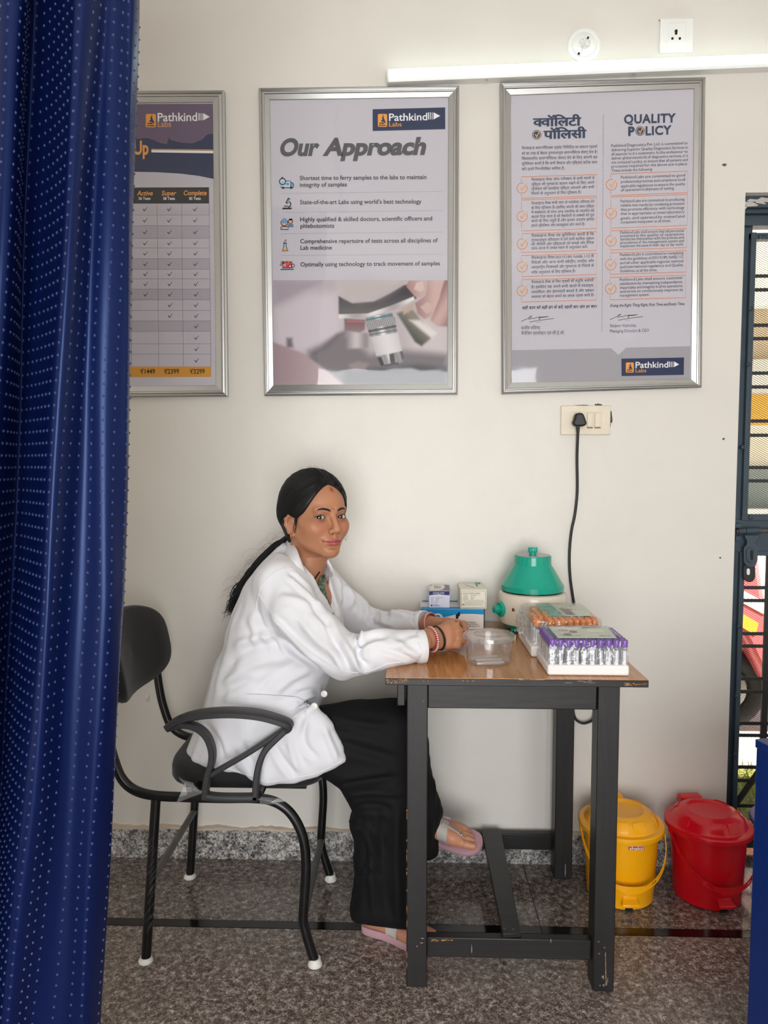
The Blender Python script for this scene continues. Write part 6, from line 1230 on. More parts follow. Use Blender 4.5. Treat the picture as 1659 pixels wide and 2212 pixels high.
# --- feet
def foot(heel, toe, up, side_, k=.008):
    """heel and toe: centres of the sole's ends; side_ +1 when the big toe lies on the +90 degree side of the heading"""
    heel = np.asarray(heel); toe = np.asarray(toe); L = np.linalg.norm(toe - heel); f = (toe - heel) / L; z = np.asarray(up, float); z = z - f * (z @ f); z /= np.linalg.norm(z); r = np.cross(z, f) * side_
    q = lambda a, b, c: heel + f * a * L + r * b + z * c
    ch = [([q(.06, 0, .024), q(.16, 0, .030), q(.2, .0, .085), q(.18, .0, .15)], [.024, .029, .031, .034], .02), ([q(.10, -.004, .02), q(.35, -.008, .020), q(.68, -.022, .014), q(.80, -.026, .012)], [.022, .020, .016, .012], .02), ([q(.2, .004, .06), q(.4, .010, .042), q(.66, .020, .024), q(.76, .022, .017)], [.028, .024, .018, .014], .02), ([q(.5, 0, .03), q(.72, 0, .018)], [.022, .016], .02)]
    for i, (b, e, r_) in enumerate(((.026, 1.0, .0112), (.008, .985, .0082), (-.006, .95, .0078), (-.019, .905, .0072), (-.030, .86, .0072))): ch.append(([q(.70, b * .9, .014), q(.86 if i == 0 else e - .11, b, .0125 + .004 * (i > 0)), q(e - .03, b, .0095)], [.0125 if i == 0 else .0105, r_, r_ * .95], .004))
    pts = np.vstack([c[0] for c in ch]); fl_ = Field(pts.min(0) - .045, pts.max(0) + .045, .0028)
    for p, rr, kk in ch: fl_.chain(p, rr, kk)
    return fl_.mesh(2), q
SOLE = .022
nh = np.array([*UZ(788, 1990, SOLE)[:2], SOLE + .002]); nt_ = nh + np.array([.185, -.090, 0]); (NV, NF), qn = foot(nh, nt_, (0, 0, 1), 1)
fh = U(946, 1806, 2.205); ft_ = U(1028, 1809, 2.176); fd = (ft_ - fh); fd = fd / np.linalg.norm(fd) * .205; fd[2] = -.004; fup = np.array([-.05, -.42, .9])
fh = np.array([ft_[0] - fd[0], fh[1], ft_[2] + .004]); fsole0 = fh.copy(); (FV, FF), qf = foot(fh, fh + fd, fup, -1)

# --- body under the clothes (chest, trunk, limbs) joined with head, hands and feet into one figure
bf = Field(U(420, 1720, 2.07) - [.02, .34, .0], U(1010, 1190, 2.07) + [.02, .34, .06], .008)
CH = U(628, 1340, 2.08); PE = U(535, 1560, 2.08)
bf.cone(hw((0, -.028, -.11)), NB, .052, .056, .03); bf.cone(NB + [0, -.10, -.03], NB + [0, .12, -.03], .055, .055, .05); bf.cone(CH, PE, .095, .105, .06)
bf.cone(U(660, 1300, 2.03), U(690, 1350, 2.05), .05, .05, .04); bf.cone(PE, U(872, 1598, 2.02), .08, .05, .04); bf.cone(PE, U(872, 1595, 2.16), .08, .05, .04)
bf.chain([U(610, 1290, 1.96), U(742, 1412, 1.845), U(915, 1388, 1.885)], [.045, .032, .024], .02); bf.chain([U(690, 1275, 2.22), U(800, 1362, 2.235), U(915, 1348, 2.115)], [.05, .036, .026], .02)
BV, BF = bf.mesh(1)
cf_ = Field(U(560, 1420, 2.06) - [.02, .2, 0], U(740, 1170, 2.06) + [.02, .2, .02], .0035)     # chest and throat, seen in the neck of the coat
cf_.cone(hw((0, -.028, -.085)), NB, .0478, .0545, .03); cf_.cone(NB + [.0, 0, 0], U(664, 1300, 2.06), .054, .060, .04); cf_.cone(U(664, 1300, 2.06), U(668, 1380, 2.07), .060, .066, .05)
cf_.cone(U(655, 1266, 2.04), U(690, 1276, 2.11), .018, .018, .03)
CV, CF = cf_.mesh(2)
low = np.array([*UZ(800, 1800, .2)[:2], 0]); 
shin = Field((nh[0] - .08, nh[1] - .09, .10), (.20, -.05, .68), .008); KN = U(880, 1600, 2.02); KF = U(885, 1600, 2.17)
shin.cone(KN, qn(.18, 0, .15), .045, .031, .01); shin.cone(KF, qf(.18, 0, .15), .042, .030, .01); GV, GF = shin.mesh(1)
parts = [(hw(HV), HF[:, ::-1]), (hw(ear(1)[0]), ear(1)[1][:, ::-1]), (hw(ear(-1)[0]), ear(-1)[1][:, ::-1]), (RV, RF), (LV, LF), (NV, NF), (FV, FF), (BV, BF), (CV, CF), (GV, GF)]
V, Fc = join(parts); body = obj('body', (V, Fc), skin, per, smooth=180)
col = np.tile(np.append(SKIN * .97, 1), (len(V), 1)); col[:len(HV), :3] = HT; k0 = sum(len(p[0]) for p in parts[:5]); col[k0:k0 + len(NV) + len(FV), :3] = np.array(S(196, 138, 108))
ca = body.data.color_attributes.new('tone', 'FLOAT_COLOR', 'POINT'); ca.data.foreach_set('color', col.astype(np.float32).ravel())

# --- eyes, brows, lashes, bindi, jewellery
scl = M('eye_white', S(204, 196, 190), .18, spec=.6); iris = M('dark_brown_iris', S(34, 20, 15), .12, spec=.7); pup = M('pupil', S(8, 8, 8), .08, spec=.8); lash = M('lash_liner', S(16, 13, 13), .6); brow = M('eyebrow_hair', S(26, 20, 20), .8)
look = CAM - hw((0, .07, 0)); look = look / np.linalg.norm(look); ll = look @ np.linalg.inv(HM); ll /= np.linalg.norm(ll)
def dome(c, d, r, ang, n=24, lift=0.):
    prof = [(r * math.sin(a), r * math.cos(a) + lift) for a in np.linspace(ang, 0, 6)]; prof[-1] = (0, r + lift); return MB().lathe(prof, (0, 0, 0), n, axis=d), c
for c in EC:
    mb = MB().sphere(c, ER, 28, 18); e_ = obj('eye', (hw(np.vstack(mb.v)), mb.f), scl, per, smooth=180)
    dl = ll.copy(); dl[0] *= .9; dl /= np.linalg.norm(dl)
    m_, _ = dome(c, dl, ER, .55, lift=.00012); obj('iris', (hw(np.vstack(m_.v) + c), m_.f), iris, e_, smooth=180)
    m_, _ = dome(c, dl, ER, .22, lift=.00024); obj('pupil', (hw(np.vstack(m_.v) + c), m_.f), pup, e_, smooth=180)
def ribbon(P, wd, th=.0006):
    """tapered strip over the face: P centre line (u,w), wd half heights"""
    top = np.array([face(u, w_ + h, th) for (u, w_), h in zip(P, wd)]); bot = np.array([face(u, w_ - h, th) for (u, w_), h in zip(P, wd)]); mid = np.array([face(u, w_, th + .0007) for (u, w_) in P])
    return MB().grid(np.stack([bot, mid, top]))
for c, s in zip(EC, (-1, 1)):
    xs_ = np.linspace(-.0142, .0160, 22); up_l = []
    P = [(c[0] + s * x, c[2] + almond(x)[0] + .0004) for x in xs_]; wd = np.interp(xs_, [-.0142, 0, .012, .016], [.0004, .0011, .0015, .0006])
    G = [[np.array([u, c[1] + math.sqrt(max(.0140 ** 2 - (u - c[0]) ** 2 - (w_ - c[2]) ** 2, 1e-6)) * 1.0 + .0009, w_ + k * h]) for (u, w_), h in zip(P, wd)] for k in (-1, 0, 1)]
    m_ = MB().grid(np.array(G)); obj('lash_line', (hw(np.vstack(m_.v)), m_.f), lash, per)
    P = [(c[0] + s * x, c[2] + almond(x)[1] - .0003) for x in xs_]; G = [[np.array([u, c[1] + math.sqrt(max(.0138 ** 2 - (u - c[0]) ** 2 - (w_ - c[2]) ** 2, 1e-6)) + .0007, w_ + k * .0004]) for (u, w_) in P] for k in (-1, 1)]
    m_ = MB().grid(np.array(G)); obj('lash_line', (hw(np.vstack(m_.v)), m_.f), lash, per)
    xb_ = np.linspace(0, 1, 22); P = [(s * (.0105 + .034 * t), .0172 + .0068 * math.sin(t * 2.2) - .0040 * t * t) for t in xb_]; wd = np.interp(xb_, [0, .12, .5, .8, 1], [.0018, .0030, .0028, .0020, .0003])
    m_ = ribbon(P, wd, .0005); obj('eyebrow', (hw(np.vstack(m_.v)), m_.f), brow, per, smooth=180)
p = face(.001, .0215, .0002); m_ = MB().lathe([(.0016, 0), (.0014, .0006), (0, .0008)], p, 14, axis=(0, 1, 0)); obj('bindi', (hw(np.vstack(m_.v)), m_.f), M('bindi_red', S(190, 16, 30), .4), per)
gold = M('gold', S(222, 170, 84), .2, metal=1)
for s in (-1, 1):
    t = np.linspace(0, 2 * math.pi, 24, endpoint=False); P = np.stack([s * (.0775 + 0 * t + .003 * np.sin(t)), .0065 + .0045 * np.sin(t), -.0520 + .0072 * np.cos(t)], 1); m_ = MB().tube(P, .0017, 8, closed=True); obj('earring', (hw(np.vstack(m_.v)), m_.f), gold, per)

# --- hair: a close cap, combed locks over it, and a low ponytail
kf = Field((-.105, -.135, -.10), (.105, .11, .145), .0024)
HAW, HAB, HWC = .0655, .0985, -.021
def hairline(u, w_):
    up = (np.abs(u) / HAW) ** 1.45 + (np.maximum(w_ - HWC, 0) / HAB) ** 1.45; return np.where(w_ > HWC, up, np.abs(u) / HAW)
def capf(X, Y, Z_):
    c, r = (0, -.016, .031), (.0760, .0950, .0875); p = (X - c[0], Y - c[1], Z_ - c[2]); k0 = np.sqrt((p[0] / r[0]) ** 2 + (p[1] / r[1]) ** 2 + (p[2] / r[2]) ** 2); k1 = np.sqrt((p[0] / r[0] ** 2) ** 2 + (p[1] / r[1] ** 2) ** 2 + (p[2] / r[2] ** 2) ** 2) + 1e-9
    sd = k0 * (k0 - 1) / k1; hlv = (hairline(X, Z_) - 1) * .06; ff_ = np.minimum(np.maximum(hlv, .010 - Y), .04)      # > 0 inside the hair
    th = np.clip(ff_ * .55, 0, .0095); return np.maximum(sd - th, -ff_ * .8)
kf.put(capf, kf.lo, kf.lo + kf.h * kf.n, .0001); kf.ell((0, -.085, -.035), (.044, .036, .042), .03); kf.ell((0, -.062, -.058), (.050, .036, .036), .02); kf.ell((0, -.045, .005), (.0775, .066, .055), .02)
def earcut(X, Y, Z_): return np.sqrt((Y - .002) ** 2 + ((Z_ + .030) / 1.25) ** 2) - .026 + 0 * X
kf.put(earcut, (-.11, -.03, -.08), (.11, .035, .02), .006, 's')
KV, KF_ = kf.mesh(3); ktree = bvh(KV, KF_)
hairo = obj('hair', (hw(KV), [tuple(int(i) for i in f[::-1]) for f in KF_]), hair_m, per, smooth=180)
r = np.random.default_rng(21); mb = MB(); cen = np.array([0, -.016, .02])
def shell(d, off):
    d = d / np.linalg.norm(d); h = ktree.ray_cast(Vector(cen + d * .3), Vector(-d), .29); 
    return None if h[0] is None else np.array(h[0]) + d * off
for s in (-1, 1):
    for i in range(230):
        t = r.uniform(0, 1); st = np.array([s * .004, .078 - .125 * t, .077 + .052 * math.sin(min(t * 1.9, 1.57))]) - cen
        en = np.array([s * r.uniform(.004, .03), -.115, -.055 + r.uniform(-.012, .012)]) - cen; mid = np.array([s * .105, .062 - .16 * t + r.normal(0, .006), .055 - .02 * t]) - cen; mid2 = np.array([s * .085, -.055 - .03 * t, .005 - .018 * (1 - t)]) - cen
        P = []
        for q in np.linspace(0, 1, 18):
            d = (1 - q) ** 3 * st + 3 * q * (1 - q) ** 2 * mid + 3 * q * q * (1 - q) * mid2 + q ** 3 * en; p = shell(d, .0002 + r.uniform(0, .0006)); 
            if p is not None and not (hairline(p[0], p[2]) < .985 and p[1] > .012): P.append(p)
        if len(P) > 6: P = np.array(P); mb.tube(hw(P), np.interp(np.linspace(0, 1, len(P)), [0, .12, .85, 1], [.0003, .0012, .0013, .0005]) * r.uniform(.6, 1.15), 5, flat=.6)
for s in (-1, 1):
    for i in range(150):
        t = r.uniform(.05, 1) ** .8; uu = s * HAW * 1.01 * t; w0_ = HWC + HAB * 1.01 * max(0, 1 - t ** 1.45) ** (1 / 1.45); w0_ = max(w0_, -.004) if t < .98 else r.uniform(-.004, .02)
        st = np.array([uu, .06 - .03 * t, w0_]) - cen; st[1] = .085 - .065 * t; en = np.array([s * r.uniform(.01, .035), -.110, -.050 + r.uniform(-.012, .008)]) - cen; mid = np.array([s * .100, .020 - .02 * t, w0_ * .7 + .012]) - cen; mid2 = np.array([s * .085, -.060, .010 + w0_ * .25]) - cen; P = []
        for q in np.linspace(0, 1, 18):
            d = (1 - q) ** 3 * st + 3 * q * (1 - q) ** 2 * mid + 3 * q * q * (1 - q) * mid2 + q ** 3 * en; p = shell(d, .0002 + r.uniform(0, .0004))
            if p is not None and not (hairline(p[0], p[2]) < .975 and p[1] > .010): P.append(p)
        if len(P) > 6: P = np.array(P); mb.tube(hw(P), np.interp(np.linspace(0, 1, len(P)), [0, .1, .85, 1], [.0002, .0009, .0012, .0005]) * r.uniform(.6, 1.1), 5, flat=.6)
    for i in range(16):                                # wisps in front of the ear
        v0_ = r.uniform(.014, .026); L_ = r.uniform(.022, .052); P = []
        for q in np.linspace(0, 1, 10):
            v_ = v0_ - .006 * q + .002 * math.sin(q * 5 + i); w_ = .004 - L_ * q; h = htree.ray_cast(Vector((s * .2, v_, w_)), Vector((-s, 0, 0)))
            if h[0] is not None: P.append(np.array(h[0]) + [s * .0008, 0, 0])
        if len(P) > 5: P = np.array(P); mb.tube(hw(P), np.linspace(.0012, .0002, len(P)), 5)
lk = obj('hair_locks', mb, hair_m, per, smooth=180); tag(lk, kind='stuff')
mb = MB(); base = hw((0, -.112, -.052))
tie = U(611, 1170, 2.105); guide = [base, tie, U(588, 1187, 2.118), U(560, 1216, 2.12), U(536, 1250, 2.12), U(516, 1278, 2.115), U(504, 1303, 2.11), U(498, 1322, 2.11)]
for i in range(150):
    a = r.uniform(0, 6.28); rad = math.sqrt(r.uniform(0, 1)); o1 = np.array([.25 * math.cos(a), .9 * math.sin(a), .8 * math.cos(a)]) * rad
    sp = [.014, .010, .014, .017, .018, .017, .015, .014]; L_end = r.choice([6, 7, 8, 8]) if i > 20 else 8
    P = [g + o1 * s_ * (1 + .1 * r.normal()) + r.normal(0, .0012 + .0012 * k, 3) * [1, .6, 1] for k, (g, s_) in enumerate(zip(guide, sp))][:L_end]
    if r.uniform() < .25: P[-1] = P[-1] + r.normal(0, .008, 3)
    P = bez(P, 28); mb.tube(P, np.interp(np.linspace(0, 1, len(P)), [0, .7, 1], [.0021, .0018, .0003]) * r.uniform(.6, 1.2), 5)
for i in range(26):                                   # curled loose ends
    q = U(r.uniform(498, 520), r.uniform(1280, 1304), 2.11); a = r.uniform(0, 6.28); rad = r.uniform(.004, .009); t = np.linspace(0, r.uniform(2, 4.6), 18); P = np.stack([q[0] + rad * np.cos(t + a), q[1] + .003 * t, q[2] + rad * np.sin(t + a) - .003 * t], 1); mb.tube(P, .0007, 4)
P = bez([U(509, 1300, 2.11), U(503, 1318, 2.108), U(499, 1338, 2.106), U(495, 1352, 2.106)], 14); mb.tube(P, np.linspace(.0022, .0005, len(P)), 5)
pony = obj('ponytail', mb, hair_m, per, smooth=180)
mb = MB()
for i in range(120):                                  # flyaway hairs
    g = r.integers(1, 6); p0_ = guide[g] + r.normal(0, .010, 3); d = r.normal(0, 1, 3) * [.9, .3, .9] + [-.6, 0, .6]; L = r.uniform(.01, .03); P = bez([p0_, p0_ + d * L * .35 + [-.004, 0, .003], p0_ + d * L * .5 + [-.014, 0, -.006], p0_ + d * L * .5 + [-.022, 0, -.020]], 14); mb.tube(P, .00016, 3)
for (u, v, w_) in [(.067, .028, -.05)] * 7 + [(.067, .03, -.062)] * 5:
    p0_ = hw((u, v, w_)); d = rgt * r.uniform(.5, 1) + np.array([0, 0, r.uniform(-.8, .6)]); mb.tube(bez([p0_, p0_ + d * .007, p0_ + d * .012 + [0, 0, -.003], p0_ + d * .014 + [0, 0, .004]], 12), .00014, 3)
for i in range(40):
    a = r.uniform(-.2, 2.4); d = np.array([r.uniform(-.4, .4), math.cos(a) * .8, math.sin(a)]); p0_ = shell(d, 0)
    if p0_ is None or (hairline(p0_[0], p0_[2]) < 1 and p0_[1] > .01): continue
    nrm_ = d / np.linalg.norm(d); tg = np.array([0, -nrm_[2], nrm_[1]]); mb.tube(bez([hw(p0_), hw(p0_ + nrm_ * .003 + tg * .010), hw(p0_ + nrm_ * .004 + tg * .022), hw(p0_ + nrm_ * .001 + tg * .034)], 10), .00016, 3)
fo = obj('flyaway_hairs', mb, hair_m, per, smooth=180); tag(fo, kind='stuff')

# --- lab coat
cfld = Field(U(395, 1712, 2.05) - [.02, .33, .0], U(950, 1155, 2.05) + [.03, .33, .02], .0052)
back = [(612, 1172), (598, 1182), (583, 1196), (556, 1224), (529, 1269), (506, 1318), (490, 1368), (479, 1403), (465, 1440), (452, 1481), (442, 1527), (422, 1582), (409, 1612)]
hemf = [(454, 1655), (500, 1669), (540, 1681), (580, 1688), (640, 1684), (690, 1672), (720, 1640)]
front = [(712, 1580), (690, 1530), (700, 1495), (712, 1462), (735, 1415), (741, 1360), (738, 1320), (728, 1285), (712, 1245), (700, 1214), (676, 1196), (645, 1180)]
slab2d(cfld, back + hemf + front, 2.075, .178, .15, .02)
# sleeve caps and sleeves
A0, A1, A2, A3, A4 = U(604, 1262, 1.965), U(640, 1330, 1.905), U(742, 1418, 1.838), U(830, 1404, 1.850), U(914, 1395.5, 1.876)
cfld.cone(U(606, 1246, 2.0), A0, .052, .062, .03); cfld.chain([A0, A1, A2], [.068, .066, .057], .018); cfld.chain([A2, A3, A4], [.056, .0475, .0400], .012)
B0, B1, B2, B3 = U(690, 1262, 2.20), U(756, 1322, 2.245), U(812, 1358, 2.225), U(916, 1346, 2.115)
cfld.cone(U(665, 1236, 2.14), B0, .048, .056, .03); cfld.chain([B0, B1, B2], [.060, .057, .052], .018); cfld.chain([B2, U(860, 1350, 2.17), B3], [.052, .045, .0340], .012)
# lap panel of the coat over the near thigh
lap = [(560, 1560), (660, 1520), (690, 1530), (707, 1545), (722, 1562), (733, 1586), (742, 1612), (750, 1643), (720, 1660), (688, 1674), (640, 1687), (575, 1696), (540, 1685), (500, 1640)]
slab2d(cfld, lap, 1.908, .030, .035, .012)
# open neck: a V cut to the front, and hollow cuffs
fdx = np.array([.90, -.436, 0]); ldx = np.array([.436, .90, 0]); VB = U(712, 1330, 2.03); zt_v = U(640, 1190, 2.06)[2]
def vcut(X, Y, Z_):
    a = (X - VB[0]) * ldx[0] + (Y - VB[1]) * ldx[1]; b = (X - VB[0]) * fdx[0] + (Y - VB[1]) * fdx[1]; z = Z_ - VB[2]
    return np.maximum(np.maximum(np.maximum(-a - .50 * np.maximum(z, 0), a - .010 - .20 * np.maximum(z, 0)), -z), -.085 - .20 * np.maximum(z, 0) - b) + 0 * X
cfld.put(vcut, VB - [.2, .22, .02], VB + [.12, .22, .2], .004, 's'); cfld.cone(hw((0, -.03, -.09)), NB + [.015, 0, -.01], .060, .066, .006, 's')
dc = (A4 - A3) / np.linalg.norm(A4 - A3); cfld.cone(A4 - dc * .012, A4 + dc * .10, .0365, .0365, .002, 's'); dc2 = (B3 - U(860, 1350, 2.17)); dc2 /= np.linalg.norm(dc2); cfld.cone(B3 - dc2 * .010, B3 + dc2 * .10, .0305, .0305, .002, 's')
def endcut(p, d):
    def fn(X, Y, Z_): return -((X - p[0]) * d[0] + (Y - p[1]) * d[1] + (Z_ - p[2]) * d[2])
    return fn
cfld.put(endcut(A4, dc), A4 - .07, A4 + .09, .001, 's'); cfld.put(endcut(B3, dc2), B3 - .06, B3 + .08, .001, 's')
KV2, KF2 = cfld.mesh(3)
# folds: creases and ridges of the cloth along drawn lines (pixels), plus soft random drape
def smooth_noise(P, sc_, seed, n=9):
    r = np.random.default_rng(seed); o = np.zeros(len(P))
    for i in range(n): k = r.normal(0, 1, 3); o += np.sin(P @ (k * sc_) + r.uniform(0, 6.28))
    return o / math.sqrt(n)
def fold(V, Fc, lines, seed=1, soft=.0024):
    N = vnorm(V, Fc); px, py = proj(V); tov = CAM - V; facing = np.clip((N * (tov / np.linalg.norm(tov, axis=1)[:, None])).sum(1) * 3, 0, 1); D_ = np.zeros(len(V)); dep = -(V[:, 1]) 
    for pts, wd, am, ds in lines:
        P = bez(pts, 40); near = np.full(len(V), 1e9); tt = np.zeros(len(V))
        for i in range(len(P) - 1):
            a, b = P[i], P[i + 1]; e = b - a; t = np.clip(((px - a[0]) * e[0] + (py - a[1]) * e[1]) / (e @ e + 1e-9), 0, 1); d = np.hypot(px - a[0] - t * e[0], py - a[1] - t * e[1]); m = d < near; near = np.where(m, d, near); tt = np.where(m, (i + t) / (len(P) - 1), tt)
        taper = np.clip(np.minimum(tt, 1 - tt) * 5 + .12, 0, 1); g = np.exp(-(near / wd) ** 2) - .55 * np.exp(-((near - wd * 2.0) / (wd * 1.1)) ** 2)
        ok = 1. if ds is None else np.clip((ds - (V[:, 1] + D)) / .03, 0, 1) if ds > 0 else np.clip(((V[:, 1] + D) + ds) / .03, 0, 1)
        D_ += 2.3 * am * g * taper * facing * ok
    D_ += soft * smooth_noise(V, 26, seed) + soft * .5 * smooth_noise(V, 60, seed + 1)
    return V + N * D_[:, None]
m3 = .001
coat_lines = [  # near sleeve, elbow and forearm (points, half width px, height, only nearer than this depth)
    ([(834, 1372), (800, 1380), (779, 1392), (776, 1420), (790, 1440)], 6, -7 * m3, 2.05), ([(772, 1366), (774, 1380), (786, 1394)], 4, -7 * m3, 2.05), ([(740, 1378), (752, 1410), (770, 1440), (800, 1452)], 8, 4 * m3, 2.05), ([(700, 1340), (720, 1380), (742, 1418), (756, 1446)], 7, -4 * m3, 2.05),
    ([(640, 1330), (680, 1378), (720, 1412), (745, 1440)], 8, 3 * m3, 2.05), ([(845, 1382), (880, 1404), (905, 1420)], 7, 3 * m3, 2.05), ([(820, 1400), (860, 1412), (890, 1424)], 5, -2.5 * m3, 2.05), ([(850, 1400), (880, 1386), (912, 1376)], 6, 2 * m3, 2.05), ([(668, 1300), (690, 1330), (715, 1352)], 6, -3 * m3, 2.05), ([(600, 1290), (640, 1296), (690, 1318)], 7, 2 * m3, 2.05),
    ([(625, 1238), (650, 1262), (684, 1296)], 4, -3.2 * m3, 2.08), ([(620, 1244), (660, 1282), (700, 1320)], 4, 2.4 * m3, 2.08),
    ([(572, 1330), (600, 1372), (640, 1410), (690, 1446)], 6, -4.5 * m3, 2.06), ([(590, 1330), (640, 1386), (700, 1436)], 5, 2.4 * m3, 2.05),
    # shoulder and back seam area
    ([(552, 1316), (565, 1345), (590, 1382), (606, 1412)], 6, -4 * m3, None), ([(535, 1330), (548, 1362), (552, 1400)], 6, 2 * m3, None), ([(500, 1395), (560, 1376), (610, 1372)], 7, 2.6 * m3, None), ([(485, 1440), (540, 1404), (606, 1392)], 8, -3 * m3, None), ([(478, 1480), (540, 1440), (620, 1416)], 9, 3 * m3, None), ([(540, 1500), (590, 1458), (640, 1432)], 9, -2.6 * m3, None), ([(590, 1500), (630, 1468), (670, 1446)], 7, 2.4 * m3, None),
    ([(470, 1500), (510, 1480), (560, 1470)], 8, -2 * m3, None), ([(700, 1500), (670, 1492), (640, 1500)], 6, -3 * m3, None), ([(690, 1512), (650, 1524), (600, 1560)], 7, -5 * m3, None), ([(690, 1520), (660, 1545), (640, 1580)], 7, 4 * m3, None), ([(660, 1512), (600, 1530), (560, 1548)], 6, 3 * m3, None),
    ([(668, 1530), (655, 1560), (660, 1610), (690, 1640)], 7, -3 * m3, None), ([(620, 1560), (630, 1620), (650, 1668)], 8, 3.4 * m3, None), ([(590, 1600), (610, 1640), (640, 1676)], 6, -3 * m3, None), ([(700, 1570), (716, 1610), (730, 1646)], 7, 2.6 * m3, None), ([(455, 1590), (470, 1640), (500, 1668)], 7, 2.4 * m3, None), ([(440, 1560), (470, 1600), (480, 1640)], 6, -2.6 * m3, None), ([(520, 1600), (540, 1640), (560, 1676)], 7, -2.4 * m3, None),
    # far sleeve
    ([(745, 1262), (760, 1290), (752, 1320)], 6, 4.5 * m3, -2.10), ([(762, 1268), (778, 1296), (782, 1330)], 6, -4.5 * m3, -2.10), ([(800, 1300), (806, 1326), (796, 1350)], 6, -4 * m3, -2.10), ([(830, 1310), (850, 1322), (880, 1330)], 5, 2.6 * m3, -2.10), ([(790, 1330), (815, 1352), (850, 1362)], 5, -3 * m3, -2.10), ([(722, 1240), (735, 1270), (738, 1310)], 5, 3 * m3, -2.10), ([(812, 1300), (826, 1322), (824, 1346)], 5, 3 * m3, -2.10)]
KV2 = fold(KV2, KF2, coat_lines, 3); KV2 = relax(KV2, KF2, .25)
coat = obj('lab_coat', (KV2, [tuple(int(i) for i in f) for f in KF2]), cotton, per, smooth=180); ctree = bvh(KV2, KF2)
def patch(A, B, off=.0035, n=22, m=6, thick=.0015, fall=None):
    """a piece of cloth laid on the coat between two drawn edges (pixels)"""
    A = bez(A, n); B = bez(B, n); k = n; ia = np.linspace(0, len(A) - 1, k); ib = np.linspace(0, len(B) - 1, k); G = []; last = None
    for j, v in enumerate(np.linspace(0, 1, m)):
        row = []
        for q in range(k):
            pa = np.array([np.interp(ia[q], range(len(A)), A[:, c]) for c in (0, 1)]); pb = np.array([np.interp(ib[q], range(len(B)), B[:, c]) for c in (0, 1)]); p = pa * (1 - v) + pb * v
            h = onto(ctree, p[0], p[1], off)
            if h is None or (last is not None and abs(h[1] - last[1]) > .06): d_ = (last[1] + D) if last is not None else (fall or 2.03); h = U(p[0], p[1], d_)
            row.append(h); last = h
        G.append(row); last = row[0]
    G = np.array(G)
    for _ in range(2): G[1:-1, 1:-1] = (G[1:-1, 1:-1] * 2 + G[:-2, 1:-1] + G[2:, 1:-1] + G[1:-1, :-2] + G[1:-1, 2:]) / 6
    return MB().grid(G, thick)
def lapel(pix, nm='lapel'):
    """pix: rows of (inner edge, outer edge, inner depth, outer depth)"""
    G = []
    for (a, b, da, db) in pix: A_, B_ = U(*a, da), U(*b, db); G.append([A_ + (B_ - A_) * t + np.array([0, -.006 * math.sin(t * math.pi), 0]) for t in np.linspace(0, 1, 8)])
    G = np.array(G); H_ = np.stack([np.stack([bez(G[:, j], 36)[:, c] for c in range(3)], 1) for j in range(8)], 1); return obj(nm, MB().grid(H_, .0022), cotton, coat, smooth=180)
# collar standing round the neck, running into the near and far lapels
lapel([((617, 1163), (606, 1181), 2.13, 2.14), ((628, 1170), (610, 1192), 2.07, 2.06), ((640, 1184), (619, 1209), 2.0, 1.985), ((648, 1204), (630, 1224), 1.965, 1.95), ((658, 1228), (642, 1243), 1.96, 1.945), ((668, 1254), (654, 1264), 1.962, 1.948), ((678, 1280), (668, 1288), 1.966, 1.952), ((690, 1300), (684, 1308), 1.972, 1.960), ((704, 1318), (700, 1323), 1.982, 1.972)], 'collar')
obj('lapel', patch([(703, 1210), (697, 1219), (690, 1229), (688, 1246), (693, 1264), (702, 1288), (712, 1314), (718, 1330)], [(709, 1209), (718, 1226), (720, 1243), (709, 1250), (703, 1262), (712, 1284), (722, 1306), (728, 1326)], .0045, 40, 7, .0018, 2.06), cotton, coat, smooth=60)
obj('coat_placket', patch([(733, 1590), (742, 1614), (750, 1642)], [(712, 1592), (718, 1622), (724, 1656)], .0022, thick=.0014), cotton, coat)
obj('hip_pocket', patch([(535, 1500), (580, 1502), (630, 1506), (664, 1516)], [(530, 1596), (580, 1612), (630, 1604), (654, 1580)], .0030, 26, 14, .0016), cotton, coat, smooth=60)
obj('pocket_hem', patch([(535, 1499), (580, 1501), (630, 1505), (664, 1514)], [(534, 1508), (580, 1511), (630, 1515), (662, 1524)], .0052, 26, 4, .0016), cotton, coat, smooth=60)
obj('chest_pocket', patch([(724, 1320), (731, 1314), (737, 1312)], [(722, 1346), (730, 1350), (737, 1344)], .003, 8, 6, .0014), cotton, coat)
def seam(pts, off=.0012, rad=.0011, nm='seam', n=60):
    P = [onto(ctree, x, y, off) for x, y in bez(pts, n)]; P = [p for p in P if p is not None]; Q = [P[0]]
    for p in P[1:]:
        if np.linalg.norm(p - Q[-1]) < .05: Q.append(p)
    Q = np.array(Q); 
    for _ in range(2): Q[1:-1] = (Q[:-2] + 2 * Q[1:-1] + Q[2:]) / 4
    return obj(nm, MB().tube(Q, rad, 6), cotton, coat, smooth=60)
seam([(632, 1228), (618, 1226), (600, 1232), (580, 1246), (566, 1262), (559, 1282), (554, 1306), (553, 1322)]); seam([(559, 1282), (572, 1305), (598, 1338), (630, 1372), (668, 1406), (710, 1434), (752, 1452), (800, 1450), (836, 1434), (866, 1431)])
seam([(575, 1690), (620, 1684), (690, 1668), (746, 1640)], .0008, .0009); seam([(412, 1612), (455, 1648), (500, 1663), (548, 1678), (572, 1690)], .0008, .0009)
bt_m = M('coat_button', S(236, 234, 230), .3, spec=.5)
